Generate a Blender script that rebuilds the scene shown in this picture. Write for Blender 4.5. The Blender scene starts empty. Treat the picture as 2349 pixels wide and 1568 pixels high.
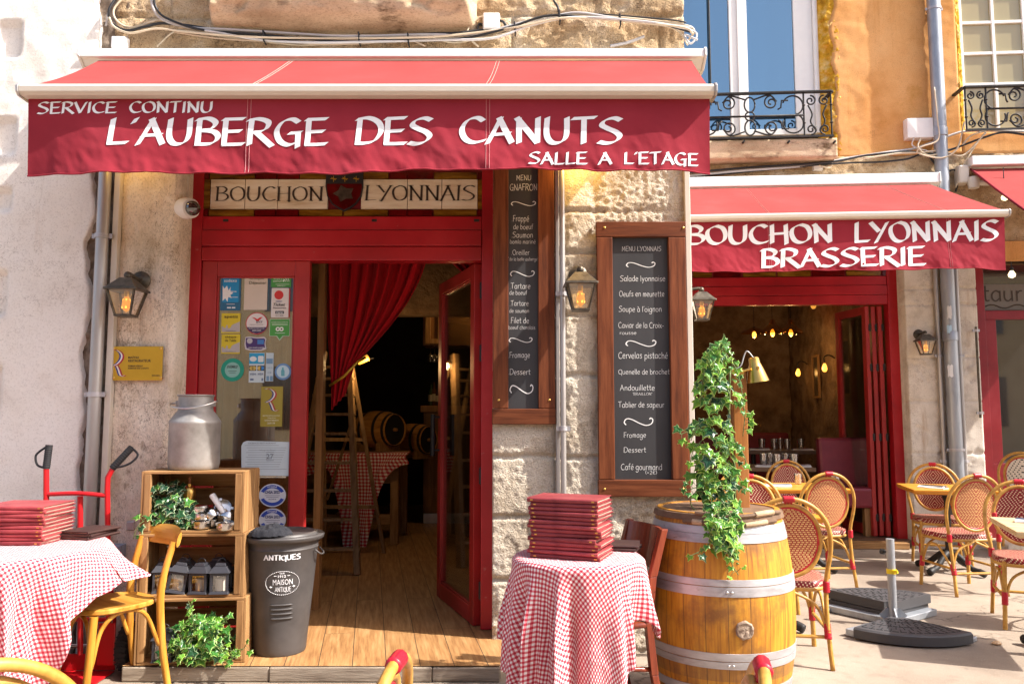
import bpy, math, random
from mathutils import Vector, Matrix, noise
random.seed(7)
sc = bpy.context.scene
COL = sc.collection
R = math.radians
# ------------------------------------------------------------------ camera, sky, sun, exposure
CAMY, CAMZ, FPX, CX, CY = -4.8, 1.38, 1835.0, 1174.5, 784.0
PITCH = math.atan(167.0 / 1835.0)
cam = bpy.data.objects.new('camera', bpy.data.cameras.new('camera'))
COL.objects.link(cam)
cam.location = (0, CAMY, CAMZ)
cam.rotation_euler = (math.pi / 2 + PITCH, 0, 0)
cam.data.sensor_width = 36
cam.data.lens = 36 * FPX / 2349.0
cam.data.clip_start = .05
cam.data.clip_end = 500
sc.camera = cam
SUN = Vector((3.3, -1.0, 3.6)).normalized()
sc.world = bpy.data.worlds.new('World')
sc.world.use_nodes = True
wt = sc.world.node_tree
sky = wt.nodes.new('ShaderNodeTexSky')
sky.sky_type = 'NISHITA'
sky.sun_disc = False
sky.sun_elevation = math.asin(SUN.z)
sky.sun_rotation = math.atan2(SUN.x, SUN.y)
sky.air_density = 0.8
sky.dust_density = 3.5
sky.ozone_density = 0.6
wt.links.new(sky.outputs[0], wt.nodes['Background'].inputs[0])
wt.nodes['Background'].inputs[1].default_value = 0.14
sl = bpy.data.lights.new('sun', 'SUN')
sl.energy = 4.4
sl.angle = R(.55)
sl.color = (1, .95, .88)
so = bpy.data.objects.new('sun', sl)
COL.objects.link(so)
so.rotation_euler = SUN.to_track_quat('Z', 'Y').to_euler()
sc.view_settings.view_transform = 'Standard'
sc.view_settings.look = 'None'
sc.view_settings.exposure = 1.2
sc.view_settings.gamma = 1
sc.render.engine = 'CYCLES'
sc.cycles.use_denoising = True
sc.cycles.max_bounces = 8
sc.cycles.diffuse_bounces = 4
sc.cycles.transparent_max_bounces = 12
sc.cycles.sample_clamp_indirect = 6
sc.cycles.caustics_reflective = False
sc.cycles.caustics_refractive = False

# ------------------------------------------------------------------ picture pixel (2349 wide) -> point in the place
_F = Vector((0, math.cos(PITCH), math.sin(PITCH)))
_U = Vector((0, -math.sin(PITCH), math.cos(PITCH)))
_C = Vector((0, CAMY, CAMZ))
def ray(x, y):
    return _F + Vector(((x - CX) / FPX, 0, 0)) + _U * ((CY - y) / FPX)
def W(x, y, Y=0.0):
    r = ray(x, y)
    return _C + r * ((Y - CAMY) / r.y)
def G(x, y, z=0.0):
    r = ray(x, y)
    return _C + r * ((z - CAMZ) / r.z)
TH = R(4)
P2 = Vector((3.82, 3.7, 0))
U2 = Vector((math.cos(TH), -math.sin(TH), 0))
N2 = Vector((-math.sin(TH), -math.cos(TH), 0))
def f1(u, off, z): return Vector((u, -off, z))
def f2(u, off, z): return P2 + U2 * u + N2 * off + Vector((0, 0, z))
def W2(x, y, off=0.0):
    r = ray(x, y)
    return _C + r * (((P2 - _C).dot(N2) + off) / r.dot(N2))
def uz1(x, y, off=0.0):
    p = W(x, y, -off); return p.x, p.z
def uz2(x, y, off=0.0):
    p = W2(x, y, off); return (p - P2).dot(U2), p.z

# ------------------------------------------------------------------ nodes and materials
def mk(name):
    m = bpy.data.materials.new(name)
    m.use_nodes = True
    return m, m.node_tree, m.node_tree.nodes['Principled BSDF']
def nd(t, typ, ins=None, **pr):
    n = t.nodes.new('ShaderNode' + typ)
    for k, v in pr.items(): setattr(n, k, v)
    for k, v in (ins or {}).items():
        s = n.inputs[k]
        if hasattr(v, 'is_linked') or isinstance(v, bpy.types.NodeSocket): t.links.new(v, s)
        else: s.default_value = v
    return n
def c4(c): return (c[0], c[1], c[2], 1)
def ramp(t, fac, cols, pos=None):
    n = nd(t, 'ValToRGB', {'Fac': fac})
    e = n.color_ramp.elements
    k = len(cols)
    pos = pos or [i / (k - 1) for i in range(k)]
    while len(e) < k: e.new(.5)
    for i in range(k):
        e[i].position = pos[i]; e[i].color = c4(cols[i])
    return n.outputs[0]
def coords(t, kind='Object', scale=(1, 1, 1), rot=(0, 0, 0)):
    tc = nd(t, 'TexCoord')
    return nd(t, 'Mapping', {'Vector': tc.outputs[kind], 'Scale': scale, 'Rotation': rot}).outputs[0]
def mix(t, fac, a, b, mode='MIX'):
    n = nd(t, 'MixRGB', {'Fac': fac, 'Color1': a if not isinstance(a, tuple) else c4(a), 'Color2': b if not isinstance(b, tuple) else c4(b)})
    n.blend_type = mode
    return n.outputs[0]
def mth(t, op, a, b=0.0, c=0.0):
    n = nd(t, 'Math', {0: a, 1: b, 2: c}, operation=op)
    return n.outputs[0]
def bump(t, b, h, strength=.3, dist=.01):
    n = nd(t, 'Bump', {'Height': h, 'Strength': strength, 'Distance': dist})
    t.links.new(n.outputs[0], b.inputs['Normal'])
def noisy(name, cols, scale=6, detail=8, rough=.7, bmp=.2, bscale=80, bdist=.008, metal=0, stretch=(1, 1, 1), pos=(.3, .7), spec=.35, rvar=0, spots=None, kind='Object', tint=0, grain=0, gscale=130, cracks=None, streak=None):
    m, t, b = mk(name)
    v = coords(t, kind, stretch)
    n1 = nd(t, 'TexNoise', {'Vector': v, 'Scale': scale, 'Detail': detail, 'Roughness': .62})
    k = len(cols)
    p = [pos[0] + (pos[1] - pos[0]) * i / (k - 1) for i in range(k)]
    c = ramp(t, n1.outputs['Fac'], cols, p)
    if spots:                                   # (colour, scale, threshold): stains and pits of their own shape
        n3 = nd(t, 'TexNoise', {'Vector': v, 'Scale': spots[1], 'Detail': 6, 'Roughness': .7})
        f = ramp(t, n3.outputs['Fac'], [(0, 0, 0), (1, 1, 1)], [spots[2], spots[2] + .12])
        c = mix(t, f, c, spots[0])
    if streak:                                  # (colour, scale, threshold): rain streaks running down
        n6 = nd(t, 'TexNoise', {'Vector': coords(t, kind, (7, 7, .55)), 'Scale': streak[1], 'Detail': 6, 'Roughness': .7})
        c = mix(t, ramp(t, n6.outputs['Fac'], [(0, 0, 0), (.85, .85, .85)], [streak[2], streak[2] + .14]), c, streak[0])
    if cracks:                                  # (scale, width, colour, amount): hairline cracks
        wv = nd(t, 'VectorMath', {0: v, 1: nd(t, 'TexNoise', {'Vector': v, 'Scale': cracks[0] * 2.2, 'Detail': 6, 'Roughness': .7}).outputs['Color']}, operation='MULTIPLY_ADD', )
        wv.inputs[1].default_value = (1, 1, 1)
        t.links.new(nd(t, 'TexNoise', {'Vector': v, 'Scale': cracks[0] * 1.6, 'Detail': 6, 'Roughness': .7}).outputs['Color'], wv.inputs[2])
        vo = nd(t, 'TexVoronoi', {'Vector': wv.outputs[0], 'Scale': cracks[0]}, feature='DISTANCE_TO_EDGE')
        gate = nd(t, 'TexNoise', {'Vector': v, 'Scale': cracks[0] * .9, 'Detail': 2})
        f = mth(t, 'MULTIPLY', ramp(t, vo.outputs['Distance'], [(1, 1, 1), (0, 0, 0)], [cracks[1] * .4, cracks[1]]), ramp(t, gate.outputs['Fac'], [(0, 0, 0), (1, 1, 1)], [.48, .56]))
        c = mix(t, mth(t, 'MULTIPLY', f, cracks[3]), c, cracks[2])
    if grain:
        n5 = nd(t, 'TexNoise', {'Vector': v, 'Scale': gscale, 'Detail': 3, 'Roughness': .8})
        c = mix(t, grain, c, ramp(t, n5.outputs['Fac'], [(.30, .26, .22), (.9, .88, .86), (1.0, 1.0, 1.0)], [.36, .46, .62]), 'MULTIPLY')
    if tint:
        oi = nd(t, 'ObjectInfo')
        hs = nd(t, 'HueSaturation', {'Color': c, 'Value': nd(t, 'MapRange', {'Value': oi.outputs['Random'], 3: 1 - tint, 4: 1 + tint}).outputs[0]})
        c = hs.outputs[0]
    t.links.new(c, b.inputs['Base Color'])
    b.inputs['Metallic'].default_value = metal
    b.inputs['Specular IOR Level'].default_value = spec
    if rvar:
        t.links.new(nd(t, 'MapRange', {'Value': n1.outputs['Fac'], 3: rough - rvar, 4: rough + rvar}).outputs[0], b.inputs['Roughness'])
    else: b.inputs['Roughness'].default_value = rough
    if bmp:
        n2 = nd(t, 'TexNoise', {'Vector': v, 'Scale': bscale, 'Detail': 5, 'Roughness': .65})
        bump(t, b, n2.outputs['Fac'], bmp, bdist)
    return m
def wood(name, cols, axis=0, scale=5, rough=.5, bmp=.15, spec=.22, tint=.12, spots=None):
    s = [9, 9, 9]; s[axis] = .7
    return noisy(name, cols, scale=scale, detail=7, rough=rough, bmp=bmp, bscale=22, bdist=.004, stretch=tuple(s), pos=(.3, .68), spec=spec, tint=tint, spots=spots)
def plain(name, c, rough=.5, metal=0, spec=.4, var=.12):
    d = tuple(x * (1 - var) for x in c)
    return noisy(name, [d, c], scale=14, rough=rough, metal=metal, bmp=.04, bscale=120, bdist=.002, spec=spec)
def emit(name, c, s, base=(.8, .5, .2)):
    m, t, b = mk(name)
    b.inputs['Base Color'].default_value = c4(base)
    b.inputs['Emission Color'].default_value = c4(c)
    b.inputs['Emission Strength'].default_value = s
    return m
def glassy(name, tint=(1, 1, 1), refl=.12, rough=.02, grad=True):
    m, t, b = mk(name)
    t.nodes.remove(b)
    out = t.nodes['Material Output']
    tr = nd(t, 'BsdfTransparent', {'Color': c4(tint)})
    gl = nd(t, 'BsdfGlossy', {'Color': (1, 1, 1, 1), 'Roughness': rough})
    lw = nd(t, 'LayerWeight', {'Blend': .35})
    f = mth(t, 'MULTIPLY_ADD', lw.outputs['Fresnel'], .6, refl)
    t.links.new(nd(t, 'MixShader', {0: f, 1: tr.outputs[0], 2: gl.outputs[0]}).outputs[0], out.inputs[0])
    return m

M = {}
M['plaster'] = noisy('white_plaster', [(.72, .645, .57), (.83, .77, .70), (.86, .81, .755)], scale=2.2, bmp=.22, bscale=55, bdist=.008, rough=.9, spec=.15, spots=((.58, .48, .40), 3.3, .68), grain=.25, gscale=90, cracks=(1.3, .008, (.36, .29, .24), .6), streak=((.68, .58, .49), .8, .60))
M['pillar'] = noisy('pillar_render', [(.48, .36, .24), (.72, .60, .47), (.82, .72, .60)], scale=4.5, bmp=.6, bscale=95, bdist=.008, rough=.92, spec=.12, stretch=(1, 1, .6), spots=((.13, .075, .04), 5.5, .585), grain=.45, gscale=110, cracks=(3.2, .022, (.12, .07, .04), .85), streak=((.26, .14, .06), 1.3, .57))
M['stone'] = noisy('rough_stone', [(.44, .35, .25), (.72, .62, .49), (.82, .74, .62)], scale=3.5, bmp=1, bscale=75, bdist=.02, rough=.92, spec=.12, spots=((.2, .14, .09), 9, .63), grain=.5, cracks=(3.0, .02, (.12, .08, .05), .8))
M['ochre'] = noisy('ochre_stone', [(.36, .22, .11), (.62, .45, .27), (.80, .66, .49)], scale=4.0, bmp=1, bscale=60, bdist=.02, rough=.93, spec=.1, spots=((.15, .09, .05), 7, .60), grain=.6, cracks=(2.6, .03, (.09, .055, .03), .9))
M['sillstone'] = noisy('sill_stone', [(.36, .26, .16), (.58, .44, .29), (.68, .54, .38)], scale=4, bmp=.5, bscale=50, bdist=.01, rough=.9, spec=.12, stretch=(.5, 1, 1), spots=((.14, .09, .05), 6, .56), grain=.5)
M['block'] = noisy('limestone_block', [(.50, .43, .35), (.68, .61, .52), (.75, .68, .59)], scale=5, bmp=.3, bscale=70, bdist=.006, rough=.88, spec=.15, spots=((.34, .21, .12), 5, .63), grain=.4, cracks=(3.4, .018, (.2, .13, .09), .8), streak=((.42, .29, .19), .9, .58))
M['stucco'] = noisy('orange_stucco', [(.58, .26, .075), (.72, .37, .14), (.78, .43, .18)], scale=1.6, bmp=.35, bscale=110, bdist=.006, rough=.92, spec=.1, spots=((.60, .29, .08), 2.6, .60), grain=.35, cracks=(1.2, .007, (.36, .16, .05), .7), streak=((.60, .28, .09), .8, .56))
M['ochreedge'] = noisy('yellow_broken_edge', [(.30, .13, .01), (.62, .33, .03), (.80, .58, .26)], scale=9, bmp=.8, bscale=40, bdist=.015, rough=.95, spec=.1)
M['mortar'] = noisy('dark_mortar', [(.10, .07, .05), (.22, .17, .13), (.34, .28, .22)], scale=14, bmp=.8, bscale=50, rough=.95, spec=.1)
def painted(name, c, rough=.38):
    return noisy(name, [tuple(x * .68 for x in c), c, tuple(min(1, x * 1.2 + .012) for x in c)], scale=3.5, rough=rough, bmp=.08, bscale=24, bdist=.003, spec=.45, stretch=(.5, 1, .5), rvar=.1, spots=((c[0] * .8 + .10, c[1] + .13, c[2] + .115), 26, .655))
M['red'] = painted('red_paint', (.40, .008, .016))
M['redleaf'] = painted('red_door_paint', (.36, .02, .018), .42)
M['darkred'] = painted('dark_red_paint', (.22, .010, .016))
M['ground'] = None
m, t, b = mk('worn_concrete_paving')
v = coords(t)
n1 = nd(t, 'TexNoise', {'Vector': v, 'Scale': .9, 'Detail': 8, 'Roughness': .65})
n2 = nd(t, 'TexNoise', {'Vector': v, 'Scale': 160, 'Detail': 3, 'Roughness': .8})
n3 = nd(t, 'TexNoise', {'Vector': v, 'Scale': 11, 'Detail': 5})
c = ramp(t, n1.outputs['Fac'], [(.255, .20, .155), (.35, .285, .225), (.42, .345, .275)], [.3, .5, .7])
c = mix(t, .75, c, ramp(t, n2.outputs['Fac'], [(.55, .53, .5), (1.0, 1.0, 1.0)], [.35, .62]), 'MULTIPLY')
c = mix(t, ramp(t, n3.outputs['Fac'], [(0, 0, 0), (.55, .55, .55)], [.52, .72]), c, (.22, .17, .13))
vo = nd(t, 'TexVoronoi', {'Vector': nd(t, 'VectorMath', {0: v, 1: nd(t, 'TexNoise', {'Vector': v, 'Scale': 3, 'Detail': 6}).outputs['Color']}, operation='ADD').outputs[0], 'Scale': .42}, feature='DISTANCE_TO_EDGE')
crk = mth(t, 'MULTIPLY', ramp(t, vo.outputs['Distance'], [(1, 1, 1), (0, 0, 0)], [.0018, .0055]), ramp(t, n1.outputs['Fac'], [(0, 0, 0), (1, 1, 1)], [.44, .52]))
c = mix(t, mth(t, 'MULTIPLY', crk, .75), c, (.09, .07, .05))
vg = nd(t, 'TexVoronoi', {'Vector': v, 'Scale': 2.6})
c = mix(t, ramp(t, vg.outputs['Distance'], [(.55, .55, .55), (0, 0, 0)], [.035, .05]), c, (.13, .11, .095))
vg2 = nd(t, 'TexVoronoi', {'Vector': v, 'Scale': 38})
c = mix(t, ramp(t, vg2.outputs['Distance'], [(.6, .6, .6), (0, 0, 0)], [.07, .13]), c, ramp(t, vg2.outputs['Color'], [(.16, .13, .11), (.62, .55, .46)]))
t.links.new(c, b.inputs['Base Color'])
b.inputs['Roughness'].default_value = .9
b.inputs['Specular IOR Level'].default_value = .2
bump(t, b, mth(t, 'SUBTRACT', n2.outputs['Fac'], crk), .45, .004)
M['ground'] = m
def planks(name, cols, width, length, rot, gap=.004):
    m, t, b = mk(name)
    v = coords(t, 'Object', (1, 1, 1), (0, 0, rot))
    br = nd(t, 'TexBrick', {'Vector': v, 'Color1': (.2, .2, .2, 1), 'Color2': (.8, .8, .8, 1), 'Mortar': (0, 0, 0, 1), 'Scale': 1.0, 'Mortar Size': gap, 'Mortar Smooth': .2, 'Bias': 0.0, 'Brick Width': length, 'Row Height': width}, offset=.37, squash=1)
    g = nd(t, 'Mapping', {'Vector': v, 'Scale': (.8, 11, 11)}).outputs[0]
    ad = nd(t, 'VectorMath', {0: g, 1: br.outputs['Color']}, operation='ADD')
    n = nd(t, 'TexNoise', {'Vector': ad.outputs[0], 'Scale': 4.5, 'Detail': 8, 'Roughness': .6})
    c = ramp(t, n.outputs['Fac'], cols, [.28, .5, .72])
    c = mix(t, .5, c, ramp(t, br.outputs['Color'], [(.72, .72, .72), (1, 1, 1)]), 'MULTIPLY')
    kn = nd(t, 'TexVoronoi', {'Vector': nd(t, 'Mapping', {'Vector': v, 'Scale': (2.2, 5, 1)}).outputs[0], 'Scale': 1.3})
    c = mix(t, ramp(t, kn.outputs['Distance'], [(.8, .8, .8), (0, 0, 0)], [.02, .07]), c, tuple(x * .4 for x in cols[0]))
    c = mix(t, br.outputs['Fac'], c, (.05, .03, .018))
    t.links.new(c, b.inputs['Base Color'])
    b.inputs['Roughness'].default_value = .55
    bump(t, b, mth(t, 'SUBTRACT', mth(t, 'MULTIPLY', n.outputs['Fac'], .3), br.outputs['Fac']), .5, .004)
    return m
M['floor'] = planks('floor_planks', [(.22, .095, .032), (.37, .19, .07), (.50, .30, .13)], .175, 2.3, R(80), .0022)
M['fabric'] = None
def fabric(name, c, scale=900):
    m, t, b = mk(name)
    v = coords(t)
    n1 = nd(t, 'TexNoise', {'Vector': v, 'Scale': 2.5, 'Detail': 6})
    cc = ramp(t, n1.outputs['Fac'], [tuple(x * .88 for x in c), c, tuple(x * 1.06 + .006 for x in c)], [.3, .5, .7])
    n4 = nd(t, 'TexNoise', {'Vector': v, 'Scale': 60, 'Detail': 4, 'Roughness': .8})
    cc = mix(t, ramp(t, n4.outputs['Fac'], [(0, 0, 0), (.45, .45, .45)], [.68, .76]), cc, tuple(x * .8 + .10 for x in c))
    t.links.new(cc, b.inputs['Base Color'])
    b.inputs['Roughness'].default_value = .85
    b.inputs['Sheen Weight'].default_value = .03
    b.inputs['Specular IOR Level'].default_value = .1
    n2 = nd(t, 'TexNoise', {'Vector': v, 'Scale': 260, 'Detail': 2})
    n3 = nd(t, 'TexNoise', {'Vector': v, 'Scale': 7, 'Detail': 4})
    bump(t, b, mth(t, 'ADD', mth(t, 'MULTIPLY', n2.outputs['Fac'], .12), n3.outputs['Fac']), .25, .012)
    return m
M['awning'] = fabric('red_awning_canvas', (.265, .023, .036))
M['awningtop'] = fabric('faded_awning_canvas', (.30, .046, .043))
M['curtain'] = fabric('red_velvet', (.46, .008, .014))
M['leather'] = noisy('maroon_leatherette', [(.17, .022, .028), (.26, .04, .046), (.31, .06, .06)], scale=9, rough=.45, bmp=.2, bscale=220, bdist=.003, tint=.25)
M['leatherdark'] = noisy('brown_leatherette', [(.035, .018, .016), (.06, .03, .026)], scale=9, rough=.5, bmp=.2, bscale=220, bdist=.003)
M['banquette'] = noisy('burgundy_leather', [(.16, .016, .028), (.24, .03, .045)], scale=4, rough=.4, bmp=.15, bscale=90, bdist=.003)
M['pages'] = noisy('page_edges', [(.42, .16, .13), (.72, .58, .46)], scale=60, rough=.8, bmp=.2, stretch=(.2, .2, 6))
M['white'] = plain('white_lacquer', (.85, .83, .80), .3, var=.04)
M['cream'] = plain('cream_metal', (.62, .55, .46), .4, var=.06)
M['lettering'] = plain('white_lettering', (.80, .79, .80), .7, var=.03)
M['whiteplastic'] = plain('white_plastic', (.80, .77, .74), .45, var=.06)
M['greyplastic'] = plain('grey_plastic', (.27, .29, .34), .5)
M['black'] = plain('black_metal', (.022, .021, .022), .45)
M['blackrubber'] = plain('black_rubber', (.02, .02, .022), .75)
M['iron'] = noisy('wrought_iron', [(.012, .011, .011), (.035, .032, .03)], scale=40, rough=.55, bmp=.4, bscale=140, bdist=.003, metal=.3)
M['lampmetal'] = noisy('aged_bronze', [(.045, .036, .026), (.10, .082, .060), (.15, .125, .09)], scale=25, rough=.42, metal=.6, bmp=.2, bscale=120, bdist=.002)
M['steel'] = noisy('brushed_steel', [(.50, .49, .48), (.68, .67, .66)], scale=12, rough=.3, metal=1, bmp=.1, bscale=60, bdist=.002, stretch=(1, 1, .1))
M['zinc'] = noisy('zinc_pipe', [(.24, .255, .28), (.36, .38, .41), (.44, .455, .48)], scale=7, rough=.45, metal=.55, bmp=.1, bscale=70, bdist=.002, stretch=(1, 1, .25))
M['alupipe'] = noisy('grey_alu_pipe', [(.38, .35, .33), (.52, .49, .47)], scale=8, rough=.4, metal=.6, bmp=.05, stretch=(1, 1, .2))
M['alu'] = noisy('worn_aluminium', [(.22, .205, .19), (.32, .30, .28), (.40, .38, .36)], scale=8, rough=.55, metal=.6, bmp=.15, bscale=70, bdist=.003, rvar=.1)
M['chrome'] = plain('polished_steel', (.62, .60, .58), .24, 1, var=.08)
M['brass'] = plain('polished_brass', (.74, .45, .12), .3, 1, var=.15)
M['gold'] = noisy('gold_plate', [(.58, .34, .035), (.72, .45, .055)], scale=3, rough=.3, metal=.55, bmp=.02)
M['olivegold'] = plain('olive_gold_card', (.36, .28, .045), .5)
M['galv'] = noisy('galvanised_hoop', [(.29, .275, .28), (.46, .44, .45), (.56, .54, .55)], scale=6, rough=.5, metal=.5, bmp=.2, bscale=40, bdist=.003, stretch=(1, 1, 3), spots=((.22, .14, .09), 9, .64))
M['redmetal'] = plain('red_enamel', (.55, .012, .016), .3, var=.1)
M['frameX'] = wood('stained_plank_across', [(.062, .016, .006), (.135, .036, .012), (.195, .058, .021)], 0, 4, .55, spots=((.045, .016, .01), 2.2, .70))
M['frameZ'] = wood('stained_plank_upright', [(.062, .016, .006), (.135, .036, .012), (.195, .058, .021)], 2, 4, .55, spots=((.045, .016, .01), 2.2, .70))
M['crateX'] = wood('crate_board', [(.17, .08, .028), (.31, .165, .065), (.41, .24, .105)], 0, 4, .7, spots=((.10, .05, .022), 5, .66))
M['crateZ'] = wood('crate_post', [(.17, .08, .028), (.31, .165, .065), (.41, .24, .105)], 2, 4, .7, spots=((.09, .045, .02), 5, .66))
M['honey'] = wood('honey_varnished_wood', [(.30, .11, .012), (.50, .22, .03), (.60, .31, .06)], 2, 3, .32, .06, spots=((.30, .12, .03), 9, .66))
M['honeyX'] = wood('honey_varnished_seat', [(.34, .13, .016), (.52, .25, .04), (.62, .34, .075)], 0, 3, .34, .06)
M['walnut'] = wood('old_brown_wood', [(.10, .04, .015), (.19, .085, .035), (.26, .12, .05)], 2, 4, .45)
M['mahogany'] = wood('mahogany_varnish', [(.10, .018, .008), (.19, .034, .014), (.24, .05, .02)], 2, 3, .25, .05, spec=.5)
M['tabletop'] = wood('orange_table_top', [(.42, .15, .015), (.58, .25, .03), (.66, .32, .06)], 0, 3, .3, .05)
M['paletable'] = wood('pale_table_top', [(.48, .33, .16), (.62, .45, .25), (.70, .54, .33)], 0, 3, .45, .05)
M['darktable'] = wood('dark_table_top', [(.10, .06, .035), (.18, .11, .07)], 0, 3, .4, .05)
M['post'] = wood('orange_post', [(.22, .075, .018), (.34, .13, .035), (.42, .18, .06)], 2, 3, .5)
M['oldwood'] = wood('weathered_step_edge', [(.15, .11, .08), (.30, .24, .18), (.42, .35, .27)], 0, 4, .9, .8, spots=((.07, .05, .035), 3, .6))
M['ladder'] = wood('old_ladder_wood', [(.17, .095, .045), (.30, .18, .085), (.38, .24, .12)], 2, 4, .7)
M['interiorwood'] = wood('interior_panel', [(.16, .065, .018), (.26, .12, .04), (.34, .17, .065)], 2, 3, .4)
M['cane'] = noisy('rattan_cane', [(.28, .125, .018), (.46, .24, .042), (.57, .33, .08)], scale=18, rough=.42, bmp=.08, bscale=60, bdist=.002, spec=.5, spots=((.16, .06, .012), 26, .70))
M['binding'] = plain('red_binding', (.46, .012, .028), .35)
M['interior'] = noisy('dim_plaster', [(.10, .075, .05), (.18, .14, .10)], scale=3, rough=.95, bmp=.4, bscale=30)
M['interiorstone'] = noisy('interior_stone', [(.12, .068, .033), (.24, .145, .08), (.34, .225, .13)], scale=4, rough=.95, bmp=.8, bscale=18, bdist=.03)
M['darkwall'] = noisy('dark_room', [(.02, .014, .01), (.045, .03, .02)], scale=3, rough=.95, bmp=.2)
M['chalk'] = noisy('slate_board', [(.035, .034, .036), (.052, .05, .052)], scale=5, rough=.5, bmp=.05, bscale=120, stretch=(1, 1, .2))
M['chalkink'] = plain('white_chalk', (.86, .85, .82), .8, var=.1)
M['darkink'] = plain('dark_ink', (.05, .035, .025), .6)
M['cement'] = plain('dark_plastic_weight', (.06, .058, .062), .55)
M['sand'] = noisy('dry_sand', [(.48, .36, .24), (.6, .48, .34)], scale=40, rough=.95, bmp=.6, bscale=120)
M['rope'] = noisy('raffia_rope', [(.34, .22, .12), (.56, .42, .28)], scale=30, rough=.8, bmp=.5, bscale=40, stretch=(1, 1, 8))
M['twig'] = noisy('bent_twig', [(.10, .055, .03), (.2, .12, .07)], scale=12, rough=.7, bmp=.3)
M['cork'] = noisy('bung_cork', [(.20, .13, .09), (.46, .36, .27)], scale=26, rough=.95, bmp=.9, bscale=50, bdist=.01)
M['candle'] = plain('candle_wax', (.78, .72, .62), .6, var=.05)
M['bin'] = noisy('charcoal_bin', [(.048, .043, .042), (.075, .068, .066), (.095, .088, .086)], scale=4, rough=.48, bmp=.06, bscale=60, bdist=.002, metal=.15, spots=((.15, .13, .12), 6, .70))
M['cloth'] = noisy('black_cap_cloth', [(.012, .013, .018), (.03, .03, .036)], scale=30, rough=.95, bmp=.6, bscale=160)
M['amber'] = emit('amber_bulb', (1, .42, .05), 1.4)
M['ambersoft'] = emit('amber_glow', (1, .42, .06), .36, (.5, .2, .03))
M['glass'] = glassy('clear_glass', (.95, .96, .95), .16)
M['doorglass'] = glassy('door_glass', (.84, .84, .82), .20)
M['lampglass'] = glassy('lantern_glass', (.95, .80, .55), .10)
M['tumbler'] = glassy('tumbler_glass', (.90, .91, .92), .22, .05)
M['ambershade'] = glassy('amber_shade', (.85, .42, .10), .12, .05)
m, t, b = mk('sky_window_glass')
b.inputs['Base Color'].default_value = (.012, .03, .055, 1)
b.inputs['Roughness'].default_value = .015
b.inputs['Metallic'].default_value = 0
b.inputs['Specular IOR Level'].default_value = 1.0
b.inputs['IOR'].default_value = 2.5
b.inputs['Specular Tint'].default_value = (.60, .86, 1, 1)
M['skyglass'] = m
m, t, b = mk('curtained_window_glass')
b.inputs['Base Color'].default_value = (.36, .30, .16, 1)
b.inputs['Roughness'].default_value = .08
b.inputs['Specular IOR Level'].default_value = .7
M['curtainglass'] = m
m, t, b = mk('dark_shop_glass')
b.inputs['Base Color'].default_value = (.03, .025, .022, 1)
b.inputs['Roughness'].default_value = .03
b.inputs['IOR'].default_value = 2.2
M['shopglass'] = m
def uvpat(name, fn, rough=.7, bmpd=.002):
    m, t, b = mk(name)
    tc = nd(t, 'TexCoord')
    s = nd(t, 'SeparateXYZ', {0: tc.outputs['UV']})
    c, h = fn(t, s.outputs[0], s.outputs[1])
    t.links.new(c, b.inputs['Base Color'])
    b.inputs['Roughness'].default_value = rough
    b.inputs['Specular IOR Level'].default_value = .25
    if h is not None: bump(t, b, h, .5, bmpd)
    return m
def _ging(t, u, v):
    a = mth(t, 'GREATER_THAN', mth(t, 'FRACT', mth(t, 'DIVIDE', u, .0185)), .5)
    d = mth(t, 'GREATER_THAN', mth(t, 'FRACT', mth(t, 'DIVIDE', v, .0185)), .5)
    f = mth(t, 'MULTIPLY', mth(t, 'ADD', a, d), .5)
    n = nd(t, 'ValToRGB', {'Fac': f}); e = n.color_ramp.elements
    n.color_ramp.interpolation = 'CONSTANT'
    e[0].color = (.80, .77, .75, 1); e[1].position = .4; e[1].color = (.62, .20, .22, 1)
    x = e.new(.8); x.color = (.42, .018, .04, 1)
    return n.outputs[0], None
M['gingham'] = uvpat('red_gingham', _ging, .85)
m = M['gingham']; t = m.node_tree; v = coords(t)
w1 = nd(t, 'TexNoise', {'Vector': v, 'Scale': 9, 'Detail': 5, 'Distortion': 1.2}); w2 = nd(t, 'TexNoise', {'Vector': v, 'Scale': 600, 'Detail': 1})
bump(t, t.nodes['Principled BSDF'], mth(t, 'ADD', w1.outputs['Fac'], mth(t, 'MULTIPLY', w2.outputs['Fac'], .04)), .55, .018)
def _weave(c0, c1, p, w):
    def fn(t, u, v):
        # small light stitches on a coloured ground, rows shifted by a third: the chevron weave of bistro chairs
        r = mth(t, 'FLOOR', mth(t, 'DIVIDE', v, p))
        sh = mth(t, 'MULTIPLY', mth(t, 'PINGPONG', r, 6.0), .3333)
        a = mth(t, 'FRACT', mth(t, 'ADD', mth(t, 'DIVIDE', mth(t, 'ABSOLUTE', u), p * 2.0), sh))
        f1_ = mth(t, 'LESS_THAN', a, w)
        f2_ = mth(t, 'LESS_THAN', mth(t, 'FRACT', mth(t, 'DIVIDE', v, p)), .62)
        f = mth(t, 'MULTIPLY', f1_, f2_)
        return mix(t, f, c0, c1), f
    return fn
M['weavered'] = uvpat('red_weave', _weave((.20, .013, .018), (.68, .54, .36), .0112, .32), .45)
M['weavecream'] = uvpat('cream_weave', _weave((.30, .03, .025), (.64, .41, .17), .0112, .70), .45)
M['weaveblack'] = uvpat('cream_black_weave', _weave((.72, .68, .60), (.03, .03, .03), .02, .3), .45)
m, t, b = mk('variegated_leaf')
at = nd(t, 'Attribute'); at.attribute_name = 'leafcol'
n1 = nd(t, 'TexNoise', {'Vector': coords(t), 'Scale': 90, 'Detail': 3})
sp = nd(t, 'SeparateColor', {0: at.outputs['Color']})
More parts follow.
